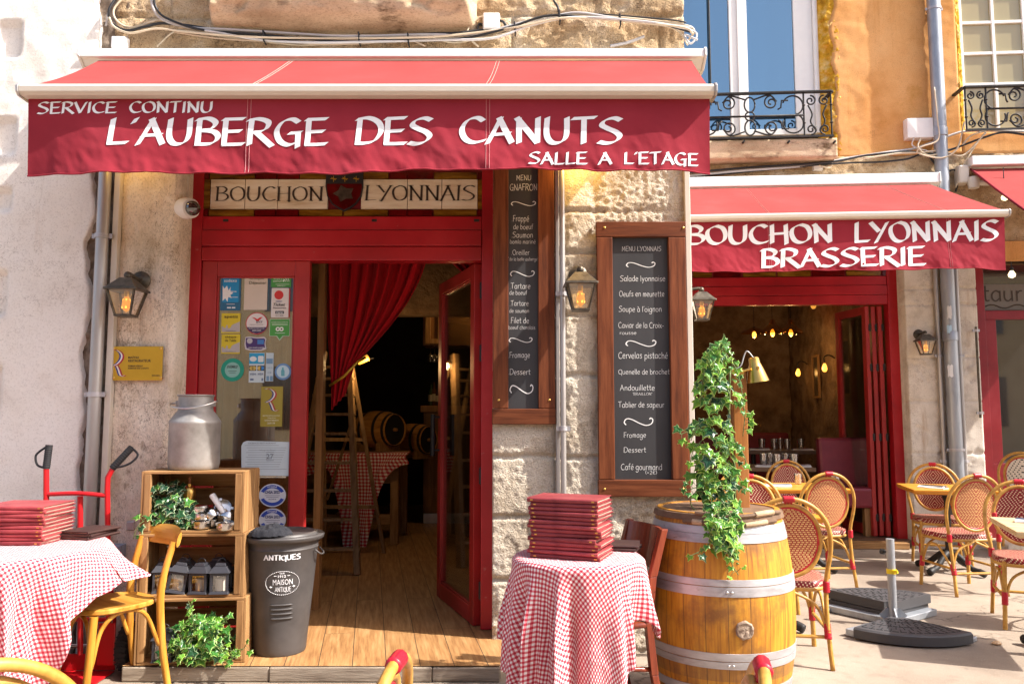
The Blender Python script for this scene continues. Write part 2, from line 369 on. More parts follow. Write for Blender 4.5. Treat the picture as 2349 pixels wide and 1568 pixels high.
rim = mth(t, 'ADD', sp.outputs[0], mth(t, 'MULTIPLY', mth(t, 'SUBTRACT', n1.outputs['Fac'], .5), .7))
dark = ramp(t, sp.outputs[1], [(.010, .055, .022), (.04, .17, .02), (.16, .36, .03)])
pale = ramp(t, sp.outputs[1], [(.42, .52, .32), (.40, .58, .16), (.55, .70, .14)])
c = mix(t, ramp(t, rim, [(0, 0, 0), (1, 1, 1)], [.62, .92]), dark, pale)
t.links.new(c, b.inputs['Base Color'])
b.inputs['Roughness'].default_value = .32
b.inputs['Specular IOR Level'].default_value = .45
tl = nd(t, 'BsdfTranslucent', {'Color': c})
t.links.new(nd(t, 'MixShader', {0: .22, 1: b.outputs[0], 2: tl.outputs[0]}).outputs[0], t.nodes['Material Output'].inputs[0])
M['leaf'] = m
M['vine'] = plain('green_vine', (.12, .16, .05), .6)
_pc = {}
def card(c, rough=.4):
    k = tuple(round(x, 3) for x in c)
    if k not in _pc: _pc[k] = plain('card_%d' % len(_pc), c, rough, var=.06)
    return _pc[k]
# ------------------------------------------------------------------ objects
MW = {}
def tag(o, label=None, cat=None, group=None, kind=None):
    if label: o['label'] = label
    if cat: o['category'] = cat
    if group: o['group'] = group
    if kind: o['kind'] = kind
    return o
def thing(name, label, cat, loc=(0, 0, 0), rotz=0, group=None):
    o = bpy.data.objects.new(name, None)
    COL.objects.link(o)
    o.empty_display_size = .1
    o.location = loc
    o.rotation_euler = (0, 0, rotz)
    MW[o.name] = Matrix.Translation(Vector(loc)) @ Matrix.Rotation(rotz, 4, 'Z')
    return tag(o, label, cat, group)
def kids(o): return [c for c in COL.objects if c.parent == o]
def tree(o):
    return [(c, tree(c)) for c in kids(o)]
def _cp(tr, p):
    for c, sub in tr:
        n = c.copy(); COL.objects.link(n); n.parent = p
        _cp(sub, n)
TREES = {}
def place(proto, loc, rotz=0, label=None, group=None, scale=1, tilt=(0, 0)):
    """first call moves the prototype itself, later calls copy it with its parts"""
    if proto.name not in TREES:
        TREES[proto.name] = tree(proto); o = proto
    else:
        o = proto.copy(); COL.objects.link(o); _cp(TREES[proto.name], o)
    o.location = loc
    o.rotation_euler = (tilt[0], tilt[1], rotz)
    o.scale = (scale,) * 3 if not isinstance(scale, tuple) else scale
    tag(o, label, None, group)
    return o
class MB:
    def __init__(s, T=None):
        s.v = []; s.f = []; s.m = []; s.uv = {}; s.c = []; s.T = T; s.mi = 0
    def add(s, pts, faces, uvs=None, cols=None):
        n = len(s.v)
        for p in pts:
            p = Vector(p)
            s.v.append(s.T @ p if s.T else p)
        if cols:
            while len(s.c) < n: s.c.append((0, 0, 0, 1))
            s.c.extend(cols)
        for k, f in enumerate(faces):
            if uvs: s.uv[len(s.f)] = [uvs[i] for i in f]
            s.f.append([i + n for i in f]); s.m.append(s.mi)
        return s
    def box(s, a, b):
        x0, y0, z0 = a; x1, y1, z1 = b
        P = [(x, y, z) for z in (z0, z1) for y in (y0, y1) for x in (x0, x1)]
        return s.add(P, [(0, 2, 3, 1), (4, 5, 7, 6), (0, 1, 5, 4), (2, 6, 7, 3), (0, 4, 6, 2), (1, 3, 7, 5)])
    def hexa(s, P):
        """eight points, bottom ring then top ring"""
        return s.add(P, [(3, 2, 1, 0), (4, 5, 6, 7), (0, 1, 5, 4), (1, 2, 6, 5), (2, 3, 7, 6), (3, 0, 4, 7)])
    def bar(s, p, q, w, d, up=(0, 0, 1)):
        """rectangular bar from p to q: w across, d in the up direction"""
        p = Vector(p); q = Vector(q); t = (q - p).normalized(); up = Vector(up)
        a = t.cross(up)
        if a.length < 1e-4: a = t.cross(Vector((0, 1, 0)))
        a.normalize(); b_ = a.cross(t).normalized()
        a *= w / 2; b_ *= d / 2
        return s.hexa([p - a - b_, p + a - b_, p + a + b_, p - a + b_, q - a - b_, q + a - b_, q + a + b_, q - a + b_])
    def tube(s, pts, r, n=8, closed=False, squash=1.0):
        pts = [Vector(p) for p in pts]
        k = len(pts)
        rr = r if isinstance(r, (list, tuple)) else [r] * k
        P = []; prev = None
        for i in range(k):
            a = pts[(i - 1) % k] if (closed or i > 0) else pts[i]
            b_ = pts[(i + 1) % k] if (closed or i < k - 1) else pts[i]
            t = (b_ - a)
            t = t.normalized() if t.length > 1e-9 else Vector((0, 0, 1))
            if prev is None:
                u = t.cross(Vector((0, 0, 1)))
                if u.length < .2: u = t.cross(Vector((0, 1, 0)))
            else: u = prev - t * prev.dot(t)
            if u.length < 1e-6: u = t.cross(Vector((1, .3, .2)))
            u.normalize(); prev = u
            w = t.cross(u)
            for j in range(n):
                g = 2 * math.pi * j / n
                P.append(pts[i] + (u * math.cos(g) + w * math.sin(g) * squash) * rr[i])
        F = []
        for i in range(k if closed else k - 1):
            i2 = (i + 1) % k
            for j in range(n):
                j2 = (j + 1) % n
                F.append((i * n + j, i * n + j2, i2 * n + j2, i2 * n + j))
        if not closed:
            F.append(tuple(range(n - 1, -1, -1))); F.append(tuple(range((k - 1) * n, k * n)))
        return s.add(P, F)
    def lathe(s, prof, c=(0, 0, 0), n=24, M_=None, cap=True):
        P = []
        for r, z in prof:
            for j in range(n):
                g = 2 * math.pi * j / n
                p = Vector((r * math.cos(g), r * math.sin(g), z))
                if M_: p = M_ @ p
                P.append(p + Vector(c))
        F = []
        for i in range(len(prof) - 1):
            for j in range(n):
                j2 = (j + 1) % n
                F.append((i * n + j, i * n + j2, (i + 1) * n + j2, (i + 1) * n + j))
        if cap:
            if prof[0][0] > 1e-4: F.append(tuple(range(n - 1, -1, -1)))
            if prof[-1][0] > 1e-4: F.append(tuple(range((len(prof) - 1) * n, len(prof) * n)))
        return s.add(P, F)
    def prism(s, poly, fn, d0, d1):
        """2-D outline extruded between depths d0 and d1; fn(u, v, depth) -> point"""
        k = len(poly)
        P = [fn(u, v, d0) for u, v in poly] + [fn(u, v, d1) for u, v in poly]
        return s.add(P, [tuple(range(k)), tuple(range(2 * k - 1, k - 1, -1))] + [(i, i + k, (i + 1) % k + k, (i + 1) % k) for i in range(k)])
    def grid(s, nu, nv, fn, uvfn=None):
        P = []; UV = []
        for j in range(nv + 1):
            for i in range(nu + 1):
                P.append(fn(i / nu, j / nv))
                if uvfn: UV.append(uvfn(i / nu, j / nv))
        F = [(j * (nu + 1) + i, j * (nu + 1) + i + 1, (j + 1) * (nu + 1) + i + 1, (j + 1) * (nu + 1) + i) for j in range(nv) for i in range(nu)]
        return s.add(P, F, UV if uvfn else None)
    def slab(s, u0, u1, z0, z1, step, dfn, fr, thick=.4, ragged=None):
        """a wall panel with a real relief on its front and its full thickness behind"""
        nu = max(2, int((u1 - u0) / step)); nv = max(2, int((z1 - z0) / step))
        P = []
        for j in range(nv + 1):
            z = z0 + (z1 - z0) * j / nv
            for i in range(nu + 1):
                u = u0 + (u1 - u0) * i / nu
                if ragged: u = ragged(u, z, i / nu)
                P.append(fr(u, dfn(u, z), z))
        F = [(j * (nu + 1) + i, j * (nu + 1) + i + 1, (j + 1) * (nu + 1) + i + 1, (j + 1) * (nu + 1) + i) for j in range(nv) for i in range(nu)]
        ring = [i for i in range(nu + 1)] + [j * (nu + 1) + nu for j in range(1, nv + 1)] + [nv * (nu + 1) + i for i in range(nu - 1, -1, -1)] + [j * (nu + 1) for j in range(nv - 1, 0, -1)]
        n = len(P)
        back = fr(0, -thick, 0) - fr(0, 0, 0)
        for i in ring:
            j, k = divmod(i, nu + 1)
            z = z0 + (z1 - z0) * j / nv; u = u0 + (u1 - u0) * k / nu
            if ragged: u = ragged(u, z, k / nu)
            P.append(fr(u, -thick, z))
        L = len(ring)
        for a in range(L):
            b_ = (a + 1) % L
            F.append((ring[a], n + a, n + b_, ring[b_]))
        c = [n, n + nu, n + nu + nv, n + 2 * nu + nv]
        F.append((c[3], c[2], c[1], c[0]))
        return s.add(P, F)
    def build(s, name, mat, parent=None, smooth=False, bevel=0, label=None, cat=None, loc=None, group=None, kind=None, rotz=0, angle=40):
        me = bpy.data.meshes.new(name)
        if parent is not None:
            Mi = MW[parent.name].inverted()
        elif loc is not None:
            Mi = (Matrix.Translation(Vector(loc)) @ Matrix.Rotation(rotz, 4, 'Z')).inverted()
        else: Mi = Matrix.Identity(4)
        me.from_pydata([tuple(Mi @ p) for p in s.v], [], s.f)
        mats = mat if isinstance(mat, (list, tuple)) else [mat]
        for m_ in mats: me.materials.append(m_)
        if len(mats) > 1:
            for p, k in zip(me.polygons, s.m): p.material_index = k
        if s.uv:
            ul = me.uv_layers.new(name='UVMap')
            for p in me.polygons:
                q = s.uv.get(p.index)
                if q:
                    for li, w in zip(p.loop_indices, q): ul.data[li].uv = w
        if s.c:
            while len(s.c) < len(s.v): s.c.append((0, 0, 0, 1))
            ca = me.color_attributes.new('leafcol', 'FLOAT_COLOR', 'POINT')
            for i, q in enumerate(s.c): ca.data[i].color = q
        if smooth:
            for p in me.polygons: p.use_smooth = True
            if smooth == 'auto': me.set_sharp_from_angle(angle=R(angle))
        me.update()
        o = bpy.data.objects.new(name, me)
        COL.objects.link(o)
        if parent is not None:
            o.parent = parent
            MW[o.name] = MW[parent.name]
        elif loc is not None:
            o.location = loc; o.rotation_euler = (0, 0, rotz)
            MW[o.name] = Mi.inverted()
        else: MW[o.name] = Mi
        if bevel:
            bv = o.modifiers.new('bevel', 'BEVEL'); bv.width = bevel; bv.segments = 2; bv.limit_method = 'ANGLE'; bv.angle_limit = R(35)
        return tag(o, label, cat, group, kind)
def arc(c, r, a0, a1, n, ax=(1, 0, 0), ay=(0, 0, 1), r2=None):
    c = Vector(c); ax = Vector(ax); ay = Vector(ay); r2 = r2 or r
    return [c + ax * (r * math.cos(a0 + (a1 - a0) * i / n)) + ay * (r2 * math.sin(a0 + (a1 - a0) * i / n)) for i in range(n + 1)]
def spline(pts, n=8, closed=False):
    pts = [Vector(p) for p in pts]; k = len(pts); out = []
    for i in range(k if closed else k - 1):
        p1 = pts[i]; p2 = pts[(i + 1) % k]
        p0 = pts[(i - 1) % k] if (closed or i > 0) else p1 * 2 - p2
        p3 = pts[(i + 2) % k] if (closed or i < k - 2) else p2 * 2 - p1
        for j in range(n):
            t_ = j / n
            out.append(.5 * ((2 * p1) + (p2 - p0) * t_ + (2 * p0 - 5 * p1 + 4 * p2 - p3) * t_ ** 2 + (3 * p1 - p0 - 3 * p2 + p3) * t_ ** 3))
    if not closed: out.append(pts[-1])
    return out
def fbm(p, o=4): return noise.fractal(Vector(p), 1.0, 2.0, o)
def sm(a, b, x):
    t_ = max(0, min(1, (x - a) / (b - a))); return t_ * t_ * (3 - 2 * t_)

# ------------------------------------------------------------------ lettering drawn with a pen
GL = {}
def _g(ch, w, *st): GL[ch] = (w, [(s_[0] == '~', [tuple(float(a) for a in q.split(',')) for q in s_.lstrip('~').split()]) for s_ in st])
_g('S', 5.6, '~5.1,7.2 3.6,7.9 1.7,7.2 1,5.8 2.2,4.7 4,3.6 4.8,2.2 3.8,.7 2,.1 .2,.5')
_g('E', 5.4, '1.1,7.9 .8,.1', '.4,7.7 5,8', '1,4 4.4,4.2', '.7,.1 5,.35')
_g('R', 5.9, '1.2,7.8 .8,0', '~.3,7.5 2.6,8 4.7,7 4.4,5.1 2.9,4 1.4,3.8', '2.2,3.9 5.7,-.4')
_g('V', 5.7, '.3,7.9 2.8,.1', '2.7,0 5.4,8')
_g('I', 2.3, '1.3,8 1,0')
_g('C', 5.9, '~5.3,6.9 3.9,7.9 1.9,7 .7,4.2 1.4,1.3 3.2,.1 5.7,.9')
_g('O', 6.5, '~3.3,7.9 1.1,6.4 .6,3.8 1.5,1 3.3,.1 5.3,1.4 5.9,4.2 5.1,6.9 3.3,7.9')
_g('N', 6.2, '1.1,0 1.1,7.6', '.6,8 5,.2', '5,0 5.2,8')
_g('T', 5.6, '.2,7.6 5.4,8.1', '2.8,7.8 2.6,0')
_g('U', 6.1, '~1,8 .8,3 1.6,.6 3,.1 4.4,.9 5.1,3 5.2,8')
_g('L', 5.0, '1.3,8 .9,.2', '.7,.2 4.7,.5')
_g('A', 5.9, '3.2,8 .2,-.3', '2.7,8 5.5,0', '.9,2.7 5.1,3')
_g('B', 5.7, '1.2,7.9 .9,0', '~.4,7.6 3,8 4.6,6.6 3.6,4.7 1.4,4.3', '~1.4,4.3 4.3,3.9 5.2,2.2 3.8,.4 .6,.1')
_g('G', 6.5, '~5.4,6.9 3.9,7.9 1.9,7 .7,4.2 1.4,1.3 3.2,.1 5,.9', '5.3,3.8 5.2,-.7', '3.3,3.6 6,3.9')
_g('D', 6.2, '1.2,7.9 .8,0', '~.4,7.5 3,8 5.2,6.6 5.8,4 4.6,1.2 2.6,.2 .7,.1')
_g('Y', 5.6, '.4,8 2.8,4.2', '5.4,8 1.6,-.4')
_g('H', 6.0, '1,8 .9,0', '.4,3.9 5.5,4.3', '5,8 5,-.5')
_g('M', 6.8, '1,0 1.2,8', '1.2,8 3.3,2.5', '3.3,2.5 5.4,8', '5.4,8 5.7,0')
_g('F', 4.8, '1.1,8 1,0', '.6,7.8 4.6,8', '1,4.2 4,4.3')
_g('P', 5.2, '1.1,8 1,0', '~1,7.9 3.6,7.8 4.6,6 3.4,4.2 1,4')
_g('Q', 6.4, '~3.3,6.9 1.1,5.6 .6,3.4 1.5,1 3.3,.1 5.3,1.4 5.7,3.8 5.1,6 3.3,6.9', '5.5,6.9 5.5,-2.5')
_g("'", 1.7, '1.3,8.2 .5,6.5')
_g('(', 2.4, '~2,8.4 .8,6 .8,2.4 2,0'); _g(')', 2.4, '~.5,8.4 1.7,6 1.7,2.4 .5,0')
_g('+', 4.6, '.6,3.6 4,3.6', '2.3,5.4 2.3,1.8'); _g('2', 5, '~.7,6.4 2.2,7.9 4,6.6 3.2,4 .6,.2', '.6,.1 4.5,.1')
_g('1', 3, '.6,6.6 2,8', '2,8 2,0'); _g('9', 4.8, '~4,6.4 2.4,8 .8,6.6 1.2,4.6 2.8,4.1 4.1,5.6 4,3 3,0')
_g('€', 5, '~4.6,7.2 3,7.8 1.4,6 1.2,2.4 2.6,.2 4.6,.8', '.4,4.6 3.4,4.6', '.4,3.2 3.2,3.2')
_g('-', 3.4, '.6,2.8 2.8,2.8'); _g('.', 1.6, '.6,.1 .9,.5'); _g('"', 2, '.6,8 .7,6.6', '1.5,8 1.5,6.6'); _g('!', 2, '1.2,8 1,2.2', '1,.2 1,.5')
_bw = '~3.9,4.2 2.4,5 .9,3.6 .9,1.2 2.2,.1 3.9,1.4'; _bb = '~1,3.6 2.6,5 4.1,3.4 4,1 2.4,0 1,.8'
_g('a', 5, _bw, '4,5 4.1,0'); _g('b', 5, '1,8 1,0', _bb); _g('c', 4.6, '~4,4.2 2.6,5 .9,3.6 .9,1.2 2.4,.1 4,.8')
_g('d', 5, _bw, '4,8 4.1,0'); _e = '~.9,2.6 3.9,2.9 3.5,4.6 2.4,5 .9,3.6 .9,1.2 2.4,.1 4,.8'
_g('e', 4.7, _e); _g('é', 4.7, _e, '2,6.2 3.6,7.6'); _g('è', 4.7, _e, '1.4,7.6 3,6.2'); _g('à', 5, _bw, '4,5 4.1,0', '1.4,7.6 3,6.2')
_g('f', 3.5, '~3.6,7.6 2.4,7.9 1.6,6.4 1.5,0', '.4,4.6 3.2,4.8'); _g('g', 5, _bw, '~4,5 4.1,-1 3.2,-2.8 1.4,-2.9 .6,-1.8')
_g('h', 4.8, '1,8 1,0', '~1,3.4 2.6,5 3.8,3.8 3.9,0'); _g('i', 2, '1,5 1,0', '1,6.6 1.05,7.1'); _g('l', 2, '1,8 1,0')
_g('m', 6.2, '1,5 1,0', '~1,3.6 2.2,5 3,3.6 3,0', '~3,3.6 4.2,5 5.1,3.6 5.1,0'); _g('n', 4.8, '1,5 1,0', '~1,3.4 2.6,5 3.8,3.8 3.9,0')
_g('o', 5, '~2.5,5 .9,3.8 .9,1.2 2.5,.1 4.1,1.2 4.1,3.8 2.5,5'); _g('p', 5, '1,5 .9,-3', _bb); _g('q', 5, _bw, '4,5 4,-3')
_g('r', 3.5, '1,5 1,0', '~1,3.4 2,4.7 3.2,4.9'); _g('s', 4.2, '~3.6,4.4 2.2,5 1,4 2.2,2.8 3.4,1.6 2.4,.2 .6,.6')
_g('t', 3.5, '~1.6,7.4 1.6,1.4 2.2,.3 3.2,.5', '.3,4.9 3.2,5'); _g('u', 4.9, '~.9,5 .9,1.4 2.2,.1 3.8,1.4', '3.9,5 4,0')
_g('v', 4.4, '.5,5 2.2,0', '2.2,0 4,5'); _g('x', 4.4, '.5,5 3.8,0', '3.8,5 .5,0'); _g('y', 4.6, '.6,5 2.4,.4', '4,5 1.4,-3'); _g('z', 4.2, '.6,5 3.6,5', '3.6,5 .6,.1', '.6,.1 3.8,.1')
_g('~', 10, '~.6,.2 0,1.2 .8,2.6 2.6,2.4 5.4,.8 7.6,0 9.4,.7 9.9,2.2 9.2,3 8.8,2.4')
def stroke_text(mb, s_, u0, u1, z0, z1, fn, pen=.9, thin=.35, nib=R(35), space=3.0, jig=0, serif=0, dens=7):
    """writes s_ into the box u0..u1 by z0 (baseline)..z1 (cap height); fn(u, z) -> point on the surface"""
    tot = sum(GL[c_][0] if c_ != ' ' else space for c_ in s_)
    sx = (u1 - u0) / tot; sz = (z1 - z0) / 8
    x = 0
    nb = Vector((math.cos(nib), math.sin(nib)))
    for c_ in s_:
        if c_ == ' ': x += space; continue
        w, st = GL[c_]
        dy = random.uniform(-jig, jig); sl_ = random.uniform(-jig, jig) * .06
        for curved, pts in st:
            q = [Vector((a + sl_ * b_, b_ + dy, 0)) for a, b_ in pts]
            if curved: q = spline(q, dens)
            else: q = [q[0].lerp(q[-1], i / 6) for i in range(7)]
            V = []; sg = None
            for i in range(len(q)):
                d = (q[min(i + 1, len(q) - 1)] - q[max(i - 1, 0)])
                d2 = Vector((d.x, d.y))
                if d2.length < 1e-6: d2 = Vector((1, 0))
                d2.normalize(); pr = Vector((-d2.y, d2.x))
                k = pr.dot(nb)
                o = nb * (pen / 2) * (1 if k >= 0 else -1) + pr * (thin / 2)
                V.append((q[i].x + o.x, q[i].y + o.y)); V.append((q[i].x - o.x, q[i].y - o.y))
            mb.add([fn(u0 + (x + a) * sx, z0 + b_ * sz) for a, b_ in V], [(2 * i, 2 * i + 1, 2 * i + 3, 2 * i + 2) for i in range(len(q) - 1)])
            if serif and not curved and abs(q[0].x - q[-1].x) < abs(q[0].y - q[-1].y) * 1.2:
                for e in (q[0], q[-1]):
                    if e.y < .6 or e.y > 7.2:
                        hz = .12
                        yy = 0 + hz if e.y < .6 else 8 - hz
                        V = [(e.x - serif, yy - hz), (e.x + serif, yy - hz), (e.x + serif, yy + hz), (e.x - serif, yy + hz)]
                        mb.add([fn(u0 + (x + a) * sx, z0 + b_ * sz) for a, b_ in V], [(0, 1, 2, 3)])
        x += w
def type_text(mb, s_, u0, u1, z0, z1, fn, shear=0, bold=0):
    """printed lettering (built-in face) fitted into a box"""
    cu = bpy.data.curves.new('t', 'FONT'); cu.body = s_; cu.size = 1; cu.resolution_u = 2; cu.offset = bold; cu.shear = shear
    o = bpy.data.objects.new('t', cu); COL.objects.link(o)
    me = bpy.data.meshes.new_from_object(o.evaluated_get(bpy.context.evaluated_depsgraph_get()))
    xs = [v_.co.x for v_ in me.vertices]; ys = [v_.co.y for v_ in me.vertices]
    if xs:
        a, b_ = min(xs), max(xs); c_, d = min(ys), max(ys)
        P = [fn(u0 + (v_.co.x - a) / max(b_ - a, 1e-6) * (u1 - u0), z0 + (v_.co.y - c_) / max(d - c_, 1e-6) * (z1 - z0)) for v_ in me.vertices]
        mb.add(P, [tuple(p.vertices) for p in me.polygons])
    bpy.data.objects.remove(o); bpy.data.curves.remove(cu); bpy.data.meshes.remove(me)
# ------------------------------------------------------------------ ground
mb = MB(); mb.grid(8, 8, lambda a, b: (-40 + 80 * a, -40 + 80 * b, 0))
mb.build('pavement', M['ground'], kind='structure')

# ------------------------------------------------------------------ white house on the left
xL = W(226, 750).x; xR = W(402, 750).x; xP = W(1130, 900).x; xE = W(1585, 900).x
bt = thing('white_house', 'white rendered house wall with blotchy lumpy plaster left of the drainpipe', 'house', (-4, 0, 0))
notches = []
for (a, b, c, d) in ((5, 57, 48, 132), (-10, 275, 38, 358), (-10, 437, 26, 482), (-10, 625, 14, 725), (-10, 838, 5, 960)):
    p = W(a, b); q = W(c, d); notches.append((p.x, q.x, q.z, p.z))
def d_white(u, z):
    e = .03 + .0025 * fbm((u * 1.6, z * 1.6, 1)) + (.0022 + .004 * sm(2.4, 3.2, z)) * fbm((u * 9, z * 9, 4))
    e += .003 * abs(fbm((u * 9, z * 9, 9), 4)) * sm(2.4, 3.4, z)
    for a, b, c, d in notches:
        if a < u < b and c < z < d: e -= .035
    return e
def rag(u, z, k):
    return u + (0 if k < .97 else (k - .97) / .03 * (.045 * fbm((z * 3.2, 7, 0), 5) - .005))
mb = MB(); mb.slab(-5.2, xL - .062, -.02, 4.9, .022, d_white, f1, .5, rag)
mb.build('wall', M['plaster'], bt, smooth=True)
mb = MB(); mb.slab(xL - .20, xL + .10, 0, 4.9, .015, lambda u, z: -.012 + .03 * fbm((u * 14, z * 12, 3)), f1, .3)
mb.build('broken_mortar_joint', M['mortar'], bt, smooth=True)

# ------------------------------------------------------------------ stone inn building
ib = thing('stone_inn', 'old stone inn building with a red painted double door shopfront', 'building', (-.6, .2, 0))
def d_pl(u, z):
    e = .009 * fbm((u * 10, z * 7, 2)) + .004 * fbm((u * 40, z * 30, 6), 3)
    e -= .016 * sm(.25, .6, fbm((u * 5, z * 1.3, 11), 4)) 
    return e - .02 * sm(xR - .03, xR, u)
mb = MB(); mb.slab(xL + .105, xR, 0, 2.95, .012, d_pl, f1, .45)
mb.build('wall', M['pillar'], ib, smooth=True)
joints = [.42, .78, 1.13, 1.62, 1.98, 2.36, 2.62]
xq0, xq1 = W(1297, 900).x, W(1373, 900).x
def d_pr(u, z):
    rough = .006 * fbm((u * 6, z * 6, 5)) + .006 * fbm((u * 34, z * 34, 8), 4)
    jz = min(abs(z - j - .012 * fbm((u * 4, j, 0), 3)) for j in joints)
    e = rough
    lower = sm(1.5, 1.3, z)
    e -= .022 * sm(.022, .004, jz) * (1 if u < xq1 + .05 else .25)
    if u < xq0: e += .012 * lower * (1 if u < xP + .36 else .2)
    if xq0 < u < xq1:                                    # the quoins beside the conduit stand proud and are chipped
        c = abs((u - xq0) / (xq1 - xq0) - .42)
        e += .012 * sm(.52, .30, c + .22 * fbm((u * 7, z * 9, 3), 4)) - .004
    if u > xq1: e += .009 * fbm((u * 38, z * 38, 1), 3)
    e -= .02 * sm(.05, 0, u - xP) * abs(fbm((u, z * 6, 2), 4))
    return e
mb = MB(); mb.slab(xP, xE, -.02, 2.95, .0105, d_pr, f1, .45)
mb.build('wall', M['stone'], ib, smooth=True)
def d_up(u, z):
    e = .014 * fbm((u * 4, z * 4, 15)) + .010 * fbm((u * 20, z * 20, 18), 5)
    e += .022 * sm(-.3, .5, fbm((u * 3.1, z * 3.4, 21), 5)) * sm(-.6, -.2, u)
    for j in (3.42, 3.86, 4.3): e -= .02 * sm(.02, .004, abs(z - j - .02 * fbm((u * 2, j, 0), 3)))
    bl = abs(((u + (.3 if z > 3.86 else 0)) % .92) - .46)
    e -= .015 * sm(.45, .458, bl)
    return e
mb = MB(); mb.slab(xL + .02, xE, 2.953, 4.8, .0135, d_up, f1, .45)
mb.build('wall', M['ochre'], ib, smooth=True, label='ochre rough stone upper wall')
sx0, sx1 = W(470, 50, -.12).x, W(1092, 50, -.12).x
def d_sill(u, z):
    k = max(0, (z - 3.745) / .24)
    pr = .03 + .13 * sm(0, .28, k) + .035 * math.sin(max(0, min(1, (k - .25) / .7)) * math.pi) - .035 * sm(.93, .98, k) + .06 * sm(1.0, 1.1, k)
    ed = sm(0, .05, min(u - sx0, sx1 - u) + .025 * fbm((u * 5, z * 6, 1), 4))
    g = -.03 * sm(.02, .0, abs(z - 3.925))
    return (pr + g) * (.2 + .8 * ed) + .014 * fbm((u * 7, z * 11, 2), 5) - .03 * sm(.25, .6, fbm((u * 2.5, z * 9, 6), 4))
mb = MB(); mb.slab(sx0, sx1, 3.745, 4.35, .012, d_sill, f1, .02)
mb.build('window_sill', M['sillstone'], ib, smooth=True)
# side wall, ceiling, inner walls
mb = MB(); mb.box((xE - .3, .451, 0), (xE - .004, 3.3, 4.8)); mb.build('side_wall', M['stone'], ib)
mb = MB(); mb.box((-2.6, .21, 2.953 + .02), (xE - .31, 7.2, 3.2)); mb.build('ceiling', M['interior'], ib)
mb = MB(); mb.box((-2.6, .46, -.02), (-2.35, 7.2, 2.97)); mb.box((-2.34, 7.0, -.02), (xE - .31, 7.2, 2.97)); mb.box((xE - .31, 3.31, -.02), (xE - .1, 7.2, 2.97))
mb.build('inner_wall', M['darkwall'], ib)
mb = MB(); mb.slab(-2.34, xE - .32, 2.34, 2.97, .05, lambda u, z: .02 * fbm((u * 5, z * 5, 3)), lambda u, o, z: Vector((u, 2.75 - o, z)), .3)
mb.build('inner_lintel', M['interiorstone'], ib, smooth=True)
mb = MB(); mb.box((.2, 2.76, .081), (.75, 3.0, 2.335)); mb.build('inner_partition', M['interior'], ib)
FZ = .08
mb = MB()
sxa, sxb = -2.03, W(1148, 1520, -.5).x
mb.add([(sxa, -.5, FZ), (sxb, -.5, FZ), (sxb, .20, FZ), (sxa, .20, FZ)], [(0, 1, 2, 3)])
mb.add([(-2.34, .2, FZ), (.75, .2, FZ), (.75, 7, FZ), (-2.34, 7, FZ)], [(0, 1, 2, 3)])
mb.build('floor', M['floor'], ib)
mb = MB()
cuts = [0, .39, .82, 1.0]
for i in range(3):
    a = sxa + (sxb - sxa) * cuts[i]; b = sxa + (sxb - sxa) * cuts[i + 1]
    mb.box((a + .002, -.5 - random.uniform(.004, .02), .002), (b - .002, -.47, FZ - random.uniform(.004, .012)))
mb.box((sxa, -.469, .001), (sxb, .1, FZ - .005))
mb.build('step_edge', M['oldwood'], ib, bevel=.006)
# red shopfront, set back from the pillars
RY = .2
def rx(x): return W(x, 904, RY).x
def rz(y): return W(780, y, RY).z
ZT, ZB = rz(597), FZ + .004
mb = MB(); mb.box((rx(420), RY - .012, ZB), (rx(452), RY + .12, 2.96)); mb.build('door_jamb', M['red'], ib, bevel=.005)
mb = MB(); mb.box((rx(1104), RY - .012, ZB), (rx(1129) + .03, RY + .14, 2.96)); mb.build('door_jamb', M['red'], ib, bevel=.005)
mb = MB()
for y0, y1, dp in ((497, 528, 0), (529.5, 565, -.012), (566.5, 598, -.004)):
    mb.box((rx(452) + .002, RY - .010 + dp, rz(y1)), (rx(1104) - .002, RY + .1, rz(y0)))
mb.build('lintel_board', M['red'], ib, bevel=.004)
mb = MB()
for x in (518, 858, 1092):
    mb = MB(); mb.box((W(x, 505, RY).x - .012, RY - .014, rz(508) - .004), (W(x, 505, RY).x + .02, RY - .008, rz(504))); mb.build('latch_slot', M['black'], ib)
# stained-glass sign over the door
tr = ib
zs = lambda y: W(780, y, RY).z
xs_ = lambda x: W(x, 450, RY).x
mb = MB(); mb.box((rx(452) + .003, RY + .02, rz(496)), (rx(1104) - .003, RY + .1, 2.955)); mb.build('transom_backing', M['darkred'], ib)
stg = {'a': noisy('amber_stained_glass', [(.05, .016, .002), (.15, .062, .005), (.27, .14, .018)], scale=5, stretch=(.6, 1, 4), rough=.15, bmp=.1, pos=(.35, .65)),
       'r': noisy('red_stained_glass', [(.05, .002, .002), (.15, .004, .004)], scale=6, rough=.15, bmp=.1),
       'w': noisy('cream_streaked_glass', [(.56, .43, .27), (.74, .64, .48), (.80, .73, .60)], scale=4, stretch=(.7, 1, 5), rough=.18, bmp=.05)}
def pane(k, x0, x1, y0, y1, d=0):
    mb = MB(); mb.box((xs_(x0), RY - .004 - d, zs(y1)), (xs_(x1), RY + .015, zs(y0))); mb.build({'a': 'amber_pane', 'r': 'red_pane', 'w': 'sign_panel'}[k], stg[k], ib)
for y0, y1 in ((396, 411), (481, 495.5)):
    for k, a, b in (('r', 461, 479), ('a', 480, 584), ('r', 585, 634), ('r', 635, 686), ('a', 687, 787), ('a', 789, 891), ('r', 893, 934), ('r', 935, 993), ('a', 995, 1094), ('r', 1095, 1114)):
        pane(k, a + .7, b - .7, y0, y1)
pane('a', 461, 482, 412.5, 479.5); pane('a', 1096, 1114, 412.5, 479.5)
